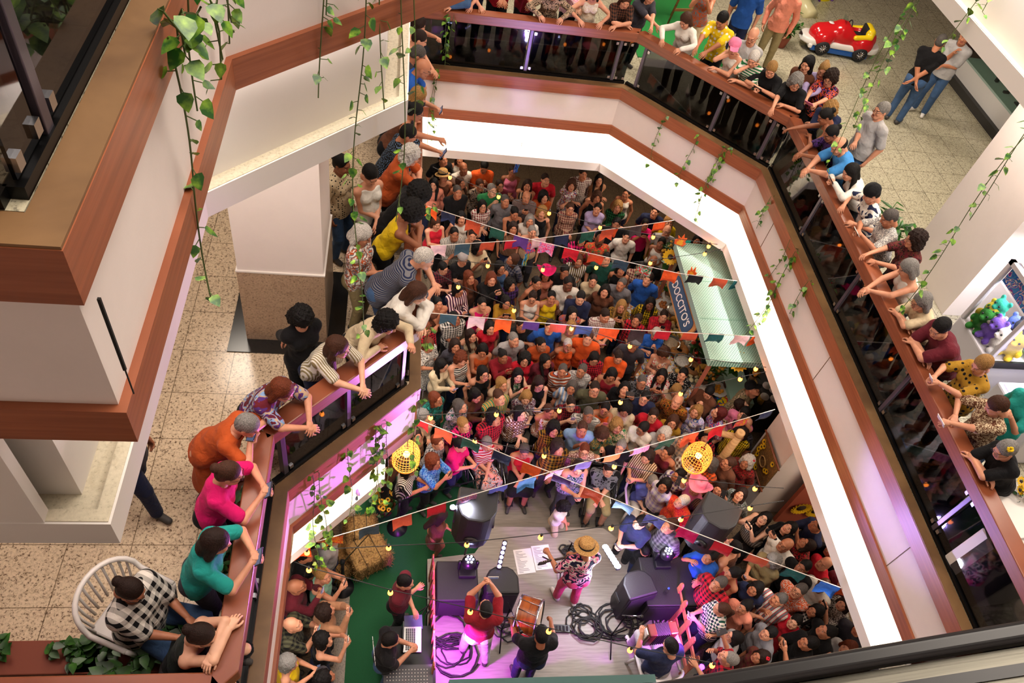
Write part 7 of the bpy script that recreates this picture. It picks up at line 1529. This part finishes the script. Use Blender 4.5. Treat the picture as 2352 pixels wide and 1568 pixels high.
for i, (c, nm, lab) in enumerate(PL):
    gx, gy = .2+(i % 5)*.27+rn.uniform(-.03, .03), .17+(i//5)*.15+rn.uniform(-.02, .02); z = .74+(.16 if i//5 % 2 else .1); x, y = (gx, gy)
    if i in (4, 5): x, y = .35+.35*(i-4), .14
    if i == 0: x, y, z = .17, .38, .86
    if i == 1: x, y, z = .2, .22, .84
    if i == 2: x, y, z = .25, .6, .98
    if i == 3: x, y, z = .13, .56, .84
    m = plain('plush_'+nm, c, .95, bmp=.7, ns=60, noise=.1); r = .1; pt = thing('plush_toy', lab+' inside the claw machine', 'plush toy', (m0.x+x, m0.y+y, L1+z), -1.2+rn.uniform(-.5, .5), 'plush toys in the claw machine'); pt.scale = (1.3,)*3
    F = Field((-.16, -.16, -.14), (.16, .16, .26), .012); F.ell((0, 0, 0), (.09, .08, .095), .03); F.ell((0, -.02, .12), (.078, .07, .07), .03)
    for q in (-1, 1): F.ell((q*.055, 0, .185), (.026, .018, .03), .012); F.ell((q*.085, -.035, .01), (.03, .035, .045), .015); F.ell((q*.05, -.07, -.07), (.035, .05, .035), .015)
    F.ell((0, -.09, .105), (.032, .03, .025), .01); mb = MB(); mb.sdf(F); b = mb.obj('plush_body', m, pt)
    for q in (-1, 1): MB().ball((q*.03, -.083, .14), .011, n=8).obj('eye', CASEM, pt)
t = thing('game_machine', 'white game console with colourful lit panel below the claw machine', 'game machine', (7.75, 4.55, L1)); MB().box((0, 0, 0), (1.4, .85, .6)).obj('cabinet', WM, t, bevel=.03); MB().box((.05, .05, .605), (1.3, .8, .62)).obj('lit_panel', plain('lit_panel', '#c8c0f0', .2, emit='#b8b0ff', es=1.2, noise=.3, ns=8), t)
lamp('arcade_glow', 'AREA', (7.9, 4.9, L1+1.6), 12, (.9, .9, 1), .6, .6)
# framed green menu beside the machine
t = thing('framed_board', 'wood-framed green board on the far right', 'framed board', (9.6, 6.3, L1+1.3)); MB().box((-.02, -.5, -.4), (.02, .5, .4)).obj('frame', MAHOG, t); MB().box((-.03, -.42, -.32), (-.021, .42, .32)).obj('green_panel', plain('board_green', '#1c4a3c', .6), t)
# white boxes with yellow flowers at the rail
p = at(2330, 1140, L1+.9); t = thing('storage_box', 'white plastic box beside the black top with beads', 'box', (p[0], p[1]-.1, L1), .1); MB().box((-.22, -.3, 0), (.25, .3, .75)).obj('box', PLAST, t, bevel=.03); MB().box((-.24, -.32, .75), (.27, .32, .79)).obj('lid', PLAST, t, bevel=.01)
p = at(2345, 1230, L1+.9); t = thing('storage_box', 'second white plastic box, lower at the right edge', 'box', (p[0], p[1]-.1, L1), .1); MB().box((-.22, -.3, 0), (.25, .3, .75)).obj('box', PLAST, t, bevel=.03)
p = at(2352, 1120, L1+1); blossom_pot((p[0]+.3, p[1], L1+.3), 'yellow flower arrangement behind the white boxes', 14, .25, .5, .07)
# toy car
def toy_car():
    p = at(1915, 118, L1); t = thing('toy_car', 'red, white and blue coin-operated toy car with yellow rear', 'ride-on car', (*p, L1), -.12); RED = plain('car_red', '#c0141c', .15); WHT = plain('car_white', '#e4e0dc', .2); BLU = plain('car_blue', '#1c5ab0', .2); YL = plain('car_yellow', '#e8c818', .2); CH = plain('chrome', '#c8c8cc', .15, 1.)
    F = Field((-.75, -.36, .1), (.75, .36, .75), .022); F.cone((-.5, 0, .34), (.0, 0, .42), .2, .24, .08); F.cone((.0, 0, .36), (.5, 0, .36), .22, .23, .08)
    for q in (-1, 1): F.ell((-.42, q*.2, .3), (.2, .12, .17), .06); F.ell((.42, q*.2, .31), (.22, .13, .19), .06)
    F.ell((-.1, 0, .52), (.12, .22, .14), .06); F.ell((.28, 0, .58), (.26, .17, .22), .03, cut=True); F.plane((0, 0, .17), (0, 0, -1)); mb = MB(); mb.sdf(F); mb.obj('car_body', RED, t)
    F = Field((-.8, -.36, .05), (.8, .36, .4), .022); F.cone((-.6, 0, .2), (.6, 0, .2), .27, .27, .03); F.plane((0, 0, .29), (0, 0, 1)); F.plane((0, 0, .17), (0, 0, -1)); mb = MB(); mb.sdf(F); mb.obj('side_band', WHT, t)
    MB().box((-.62, -.25, .05), (.62, .25, .17)).obj('blue_base', BLU, t, bevel=.03); F = Field((.1, -.36, .3), (.75, .36, .8), .02); F.cone((.5, -.12, .56), (.5, .12, .56), .1, .1, .03); F.cone((.5, -.2, .5), (.2, -.22, .46), .06, .05, .04); F.cone((.5, .2, .5), (.2, .22, .46), .06, .05, .04); mb = MB(); mb.sdf(F); mb.obj('yellow_seat_rim', YL, t)
    MB().box((.12, -.13, .38), (.42, .13, .46)).obj('seat', RUB, t, bevel=.03); MB().box((.38, -.13, .4), (.44, .13, .66)).obj('seat_back', RUB, t, bevel=.03)
    for x in (-.4, .42):
        for q in (-1, 1):
            w = MB().lathe([(.06, -.05), (.13, -.05), (.145, -.03), (.145, .03), (.13, .05), (.06, .05)], (x, q*.29, .17), 24, R=Matrix.Rotation(math.pi/2, 3, 'X')); w = w.obj('wheel', RUB, t); mb = MB()
            for k in range(10): a = k*.6283; mb.tube([(x, q*.345, .17), (x+.085*math.cos(a), q*.335, .17+.085*math.sin(a))], .009, 5)
            mb.lathe([(.095, -.01), (.1, .01)], (x, q*.335, .17), 20, R=Matrix.Rotation(math.pi/2, 3, 'X')); mb.obj('hub', CH, w)
    MB().tube([(.06+.0*math.cos(a), .1*math.cos(a*.5236), .6+.1*math.sin(a*.5236)) for a in range(13)], .012, 6, cap=False).obj('steering_wheel', RUB, t); MB().box((-.09, -.12, .6), (-.085, .12, .76)).obj('windscreen', gm, t)
    for q in (-1, 1): MB().lathe([(.001, -.02), (.055, -.01), (.06, .01)], (-.6, q*.15, .36), 14, R=Matrix.Rotation(-math.pi/2, 3, 'Y')).obj('headlight', CH, t)
    MB().lathe([(.001, .01), (.06, .008), (.062, 0)], (-.33, 0, .585), 16).obj('round_badge', WHT, t); MB().box((-.7, -.3, .12), (-.62, .3, .2)).obj('bumper', WHT, t, bevel=.02)
toy_car()
p = at(1865, 30, L1); t = thing('toy_slide', 'cream toddler slide with green and yellow dotted side, top edge', 'slide', (p[0], p[1]+.4, L1), .3); CR = plain('slide_cream', '#d8cfa0', .3); MB().tube([(-.35, -.6, .05), (-.3, -.2, .12), (-.2, .3, .6), (-.15, .7, 1.0)], [.17, .17, .16, .15], 12).obj('chute', CR, t)
F = Field((-.1, -.1, 0), (.9, .5, 1.2), .03); F.ell((.3, .2, .5), (.3, .12, .5), .05); mb = MB(); mb.sdf(F); mb.obj('green_side', plain('slide_green', '#1c8a3c', .25), t); F = Field((.1, -.1, 0), (1.3, .5, 1.3), .03); F.ell((.65, .15, .5), (.3, .1, .6), .05); mb = MB(); mb.sdf(F); mb.obj('yellow_dotted_side', fabric('dots:#e8d818,#f4f0e0,7'), t); MB().tube([(.65+.32*math.cos(a*.3), .12, .5+.62*math.sin(a*.3)) for a in range(22)], .03, 6).obj('purple_rim', plain('slide_purple', '#5a2a8a', .3), t)
# green turf and easels
c0 = at(1700, 140, L1); c1 = at(1540, 0, L1); mb = MB(); mb.box((c1[0]-1.2, c0[1]-.3, L1), (c0[0]-.35, 19, L1+.012)); tag(mb.obj('turf_mat', plain('bright_turf', '#1c7a34', .95, noise=.3, ns=120, bmp=.6)), 'bright green turf mat on the far gallery', 'turf')
def easel(x, y, lab, h=1.5, rz=0.):
    p = at(x, y, L1); t = thing('easel', lab, 'easel', (*p, L1), rz, 'wooden easels'); EW = wood('easel_wood', '#6a4020', '#8f5e30', .6)
    for a in ((-.3, 0), (.3, 0), (0, .45)): MB().tube([(a[0], a[1], 0), (a[0]*.25, a[1]*.2, h)], .022, 6).obj('leg', EW, t)
    for z in (.35, .75): MB().box((-.3+z*.15, -.03, z), (.3-z*.15, .0, z+.05)).obj('crossbar', EW, t)
    MB().box((-.35, -.05, h-.35), (.35, -.02, h+.3)).obj('canvas_board', plain('canvas_board', '#cfcac0', .8), t)
easel(1672, 105, 'wooden easel with pale board beside the blue polo', 1.45, -.3); easel(1560, 62, 'wooden easel on the turf, only its leg in view', 1.5, .2)
# plants
def bush(p, lab, n, s, m=None, pot=None, w=.2, name='potted_plant', up=.7, box=None):
    t = thing(name, lab, 'plant', p, 0, 'plants along the galleries'); rn = random.Random(lab); ml = MB(); ms = MB()
    for i in range(n):
        bx, by = (rn.uniform(-box[0], box[0]), rn.uniform(-box[1], box[1])) if box else (rn.uniform(-.06, .06), rn.uniform(-.06, .06)); a = rn.uniform(0, 6.28); hh = rn.uniform(.4, 1)*s; tp = Vector((bx+math.cos(a)*hh*.5, by+math.sin(a)*hh*.5, .25+hh*up)); ms.tube([(bx, by, .15), ((bx+tp.x)/2, (by+tp.y)/2, .2+hh*.5), tp], .006, 4)
        for k in range(5): q = Vector((bx, by, .2)).lerp(tp, .3+.17*k); leaf(ml, q, a+(1.2 if k % 2 else -1.2)+rn.uniform(-.4, .4), s*rn.uniform(.2, .34), rn.uniform(-.4, .3), w)
    o = ml.obj('leaves', m or LF, t, fix=False); o['kind'] = 'stuff'; ms.obj('stems', LF, t)
    if pot: mb = MB(); (mb.box((-pot[0], -pot[1], 0), (pot[0], pot[1], .22)) if len(pot) == 2 else mb.lathe([(.001, 0), (pot[0]*.7, 0), (pot[0], .25), (pot[0]*.9, .25), (pot[0]*.85, .2), (.001, .2)], n=18)); mb.obj('planter', plain('planter_terracotta', '#7a3a26', .7), t, bevel=.01)
p = at(2105, 520, L1+.6); bush((p[0]-.45, p[1]+.1, L1), 'bushy dark green potted plant beside the white pillar', 26, .75, None, (.2,), .16)
for x, y, n, s, bx, lab in ((70, 1545, 14, .34, (.55, .08), 'brown trough of small leafy plants at the bottom left corner'), (330, 1540, 22, .48, (.5, .08), 'trough of glossy broad-leaved plants under the plaid shirt')):
    p = at(x, y, L1+.2); bush((p[0], p[1]+.12, L1), lab, n, s, None, (bx[0]+.1, .14), .34, 'planter_trough', .6, bx)
for x, y, lab in ((560, 1130, 'dark foliage at the rail between pink and turquoise tops'), (530, 1330, 'dark foliage at the rail below the turquoise top'), (525, 1250, 'low fern beside the grey waist bag')):
    p = at(x, y, L1+.2); bush((p[0], p[1], L1), lab, 12, .34, None, (.14,), .25)
p = at(1665, 195+0, L1+.3); bush((at(1790, 105, L1)[0], at(1790, 105, L1)[1], L1), 'fern on the floor behind the grey polo', 18, .6, None, (.16,), .14)
# seated person in the plastic chair, bottom left
cp = at(325, 1415, L1+.55); fzc = 1.15
plastic_chair((cp[0]-.1, cp[1]+.05, L1), fzc, 'white plastic chair on the speckled floor at bottom left', None, 1.06)
ST(0, 0, 1.2, fzc, 'black and white plaid shirt and blue jeans', 'a', 'f', ('bun', 'd'), 2, 's', 'plaid:black,white,26', 'plain:denim', lab2='sitting in the white plastic chair', grp='people on the first gallery', pos=cp, shoes=SHOEW, gl=True, fat=1.45, kw=dict(legs='sit', loose=.02, hl=(-.06, -.42, .68), hr=(.1, -.4, .7), kr='grip', look=(.1, -1, -.5), feet=((-.2, -.62), (.28, -.4))), phone=dict(hand=1, col='white', land=False, label='white phone held by the person in the plaid shirt', lit=False))
cp2 = at(465, 1500, L1+.55); ST(0, 0, 1.2, 1.35, 'black strappy top', 'a', 'f', ('bun', 'd'), 4, 'n', 'plain:#1c2420', 'plain:black', lab2='sitting with arms crossed on the handrail at bottom left', grp='people on the first gallery', pos=(cp2[0]-.14, cp2[1]), gl=True, fat=1.15, kw=dict(legs='sit', hl=(.1, -.4, 1.08), hr=(-.1, -.34, 1.08), lean=.3, look=(.1, -1, -.4), feet=((-.15, -.3), (.15, -.3)), polel=(-1, 0, 0), poler=(1, 0, 0)))
MB_ = MB(); MB_.box((-.2, -.2, 0), (.2, .2, .45)); tag(MB_.obj('stool', plain('dark_stool', '#26221f', .6), loc=(cp2[0]-.14, cp2[1], L1), bevel=.02), 'dark stool under the black strappy top', 'stool')
# ---------------------------------------------------------------- hanging vines
VL = leafm('pothos_leaf', '#1c5214', '#a0cc40', 16, .52); VS = plain('vine_stem', '#4a5a28', .7)
def vine(top, z1, lab, seed=0, dens=1., size=.075, z_first=None, sway=.05, strands=1):
    """top = point it hangs from, z1 = height of its tip"""
    top = Vector(top); L = top.z-z1; t = thing('hanging_vine', lab, 'vine', top, 0, 'pothos vines'); rn = random.Random(seed); ml = MB(); ms = MB()
    for s in range(strands):
        Ls = L*(1-.22*s); n = max(int(Ls/.07), 4); ph = rn.uniform(0, 6); pts = []
        for i in range(n+1):
            z = -Ls*i/n; a = min(i/n*2, 1); pts.append(Vector((a*sway*math.sin(z*1.9+ph)+s*.06, a*sway*math.cos(z*1.3+ph)+s*.03, z)))
        ms.tube(pts, .0045, 5, cap=False)
        for i, p in enumerate(pts):
            if z_first is not None and p.z+top.z > z_first: continue
            if rn.random() < .85*dens:
                a = rn.uniform(0, 6.28); q = p+Vector((math.cos(a), math.sin(a), -.2))*rn.uniform(.02, .05); ms.tube([p, q], .0025, 4, cap=False); leaf(ml, q, a, size*rn.uniform(.6, 1.2), rn.uniform(-1.2, -.3), .4, rn.uniform(-.4, .4))
    o = ml.obj('leaves', VL, t, fix=False); o['kind'] = 'stuff'; ms.obj('stem', VS, t)
def vplane(x, y, run, off_=-.05, rz=None):
    """where the ray through (x, y) meets the vertical plane just in front of the void's edge"""
    a = Vector(RING[run]); b = Vector(RING[run+1]); u = (b-a).normalized(); n = Vector((-u.y, u.x)); w = _r*((x-1176)/FPX)+_d*((y-784)/FPX)+_f
    k = ((a+n*off_).dot(n))/(w[0]*n.x+w[1]*n.y); return Vector((w[0]*k, w[1]*k, 13.09+w[2]*k))
def hang(run, bottom, ztop, lab, seed, **k): q = vplane(bottom[0], bottom[1], run); vine((q.x, q.y, ztop), q.z, lab, seed, **k)
LZ = L2+.0
hang(1, (505, 700), LZ+.0, 'long pothos vine trailing down the upper-left balcony corner', 1, size=.08, strands=1, dens=.8)
hang(1, (478, 260), LZ+.03, 'dense pothos clump spilling over the upper-left ledge', 2, size=.085, strands=3); hang(1, (395, 130), LZ+.1, 'pothos shoots lying over the upper-left ledge', 3, size=.09, strands=3)
hang(1, (520, 110), LZ+.1, 'short pothos shoot beside the dense clump', 4, size=.08, strands=2); hang(2, (745, 235), LZ+1.2, 'pothos vine with a curled tangle at its tip', 5, size=.075, dens=.75, strands=2); hang(2, (822, 760), LZ+1.2, 'longest pothos vine, passing the white pillar', 6, size=.08, dens=1., strands=1)
hang(2, (880, 250), LZ+1.2, 'leafy pothos strand beside the longest vine', 7, size=.08, dens=.8); hang(2, (905, 500), LZ+1.2, 'pothos vine hanging past the white-haired rust shirt', 8, size=.075, dens=.7, strands=2)
hang(6, (1955, 286), LZ+.0, 'leafiest vine on the right, ending above the grey-haired man in polo', 9, size=.1, dens=1.3, strands=2); hang(6, (1888, 380), LZ+.0, 'thin vine between the toy car and the walking men', 10, size=.09, dens=.7); hang(6, (2182, 110), LZ, 'short vine in the upper right corner', 11, size=.09, strands=2)
hang(6, (2055, 710), LZ, 'long vine crossing the white pillar on the right', 12, size=.09, dens=.8); hang(6, (2215, 500), LZ, 'vine with large leaves against the white pillar', 13, size=.1, dens=.7)
for i, (run, b, lab, st) in enumerate(((5, (1492, 372), 'vine drooping from the middle of the diagonal gallery', 1), (5, (1560, 420), 'thin vine right of the drooping one on the diagonal fascia', 1), (5, (1592, 500), 'bushy vine hanging over the diagonal cove light', 3), (5, (1642, 410), 'short leafy vine near the corner of the diagonal fascia', 2), (6, (1735, 520), 'short vine just below the gallery corner', 2), (6, (1762, 640), 'sparse vine trailing over the bright cove', 1), (6, (1812, 715), 'vine tip above the long bright cove', 2), (6, (1705, 780), 'long loose vine reaching down over the mint kiosk roof', 2),
                                          (2, (735, 1300), 'long vine reaching down to the left spectators', 2), (2, (800, 1190), 'vine above the hay bales', 1), (2, (855, 1195), 'thick vine right of the hay bales', 3), (2, (950, 1080), 'vine at the right end of the diagonal fascia', 1), (4, (985, 330), 'vine at the far left end of the far gallery', 2), (4, (1015, 150), 'bright vine over the far left glass', 3), (3, (980, 460), 'vine beside the straw hat', 2), (3, (972, 800), 'vine at the near end of the side gallery', 2))):
    hang(run, b, L1+(1.0 if run == 4 and i == 13 else .03), lab, 20+i, size=.1, strands=st, dens=.85)
# ---------------------------------------------------------------- escalator beside the viewer
def escalator():
    y0 = .8; A = np.array([1.05, -2.84]); s30 = .5369; x0, x1 = -2.2, 7.5; f = lambda x: 13.09+A[1]+(x-A[0])*s30; ang = math.atan(s30)
    t = thing('escalator', 'escalator balustrade with black handrail and brushed steel panels', 'escalator', (x0, y0, f(x0))); t.rotation_euler = (0, -ang, 0); L = (x1-x0)/math.cos(ang)
    BL = plain('handrail_rubber', '#1d1d20', .32); ST_ = wood('brushed_steel', '#5c5a52', '#77746a', .38, (1, 60, 60)); ST_.node_tree.nodes['Principled BSDF'].inputs['Metallic'].default_value = .9
    mb = MB(); sec = [(-.0, -.045), (-.008, -.012), (-.022, 0), (-.06, 0), (-.073, -.012), (-.078, -.045)]; n = len(sec); v = [(x, y, z) for x in (0, L) for y, z in sec]; mb.add(v, [(i, (i+1) % n, n+(i+1) % n, n+i) for i in range(n)]+[tuple(range(n)), tuple(range(n, 2*n))[::-1]], 0); mb.obj('handrail', BL, t, bevel=.006)
    for k, (ya, yb, z, m, nm) in enumerate(((-.078, -.128, -.05, ST_, 'upper_deck_panel'), (-.128, -.165, -.045, BL, 'black_strip'), (-.165, -.215, -.055, ST_, 'middle_deck_panel'), (-.215, -.232, -.05, BL, 'shadow_gap'), (-.232, -.75, -.058, ST_, 'lower_deck_panel'))):
        if 'panel' in nm:
            for i in range(6): MB().box((L*i/6+.003, yb, z-.03), (L*(i+1)/6-.003, ya, z)).obj(nm, ST_, t)
        else: MB().box((0, yb, z-.03), (L, ya, z)).obj(nm, m, t)
    MB().box((0, -.1, -.9), (L, -.02, -.05)).obj('glass_balustrade', SMOKE, t); MB().box((0, -.75, -1.2), (L, -.0, -.9)).obj('truss', plain('truss_dark', '#2a2a2c', .6), t)
escalator()
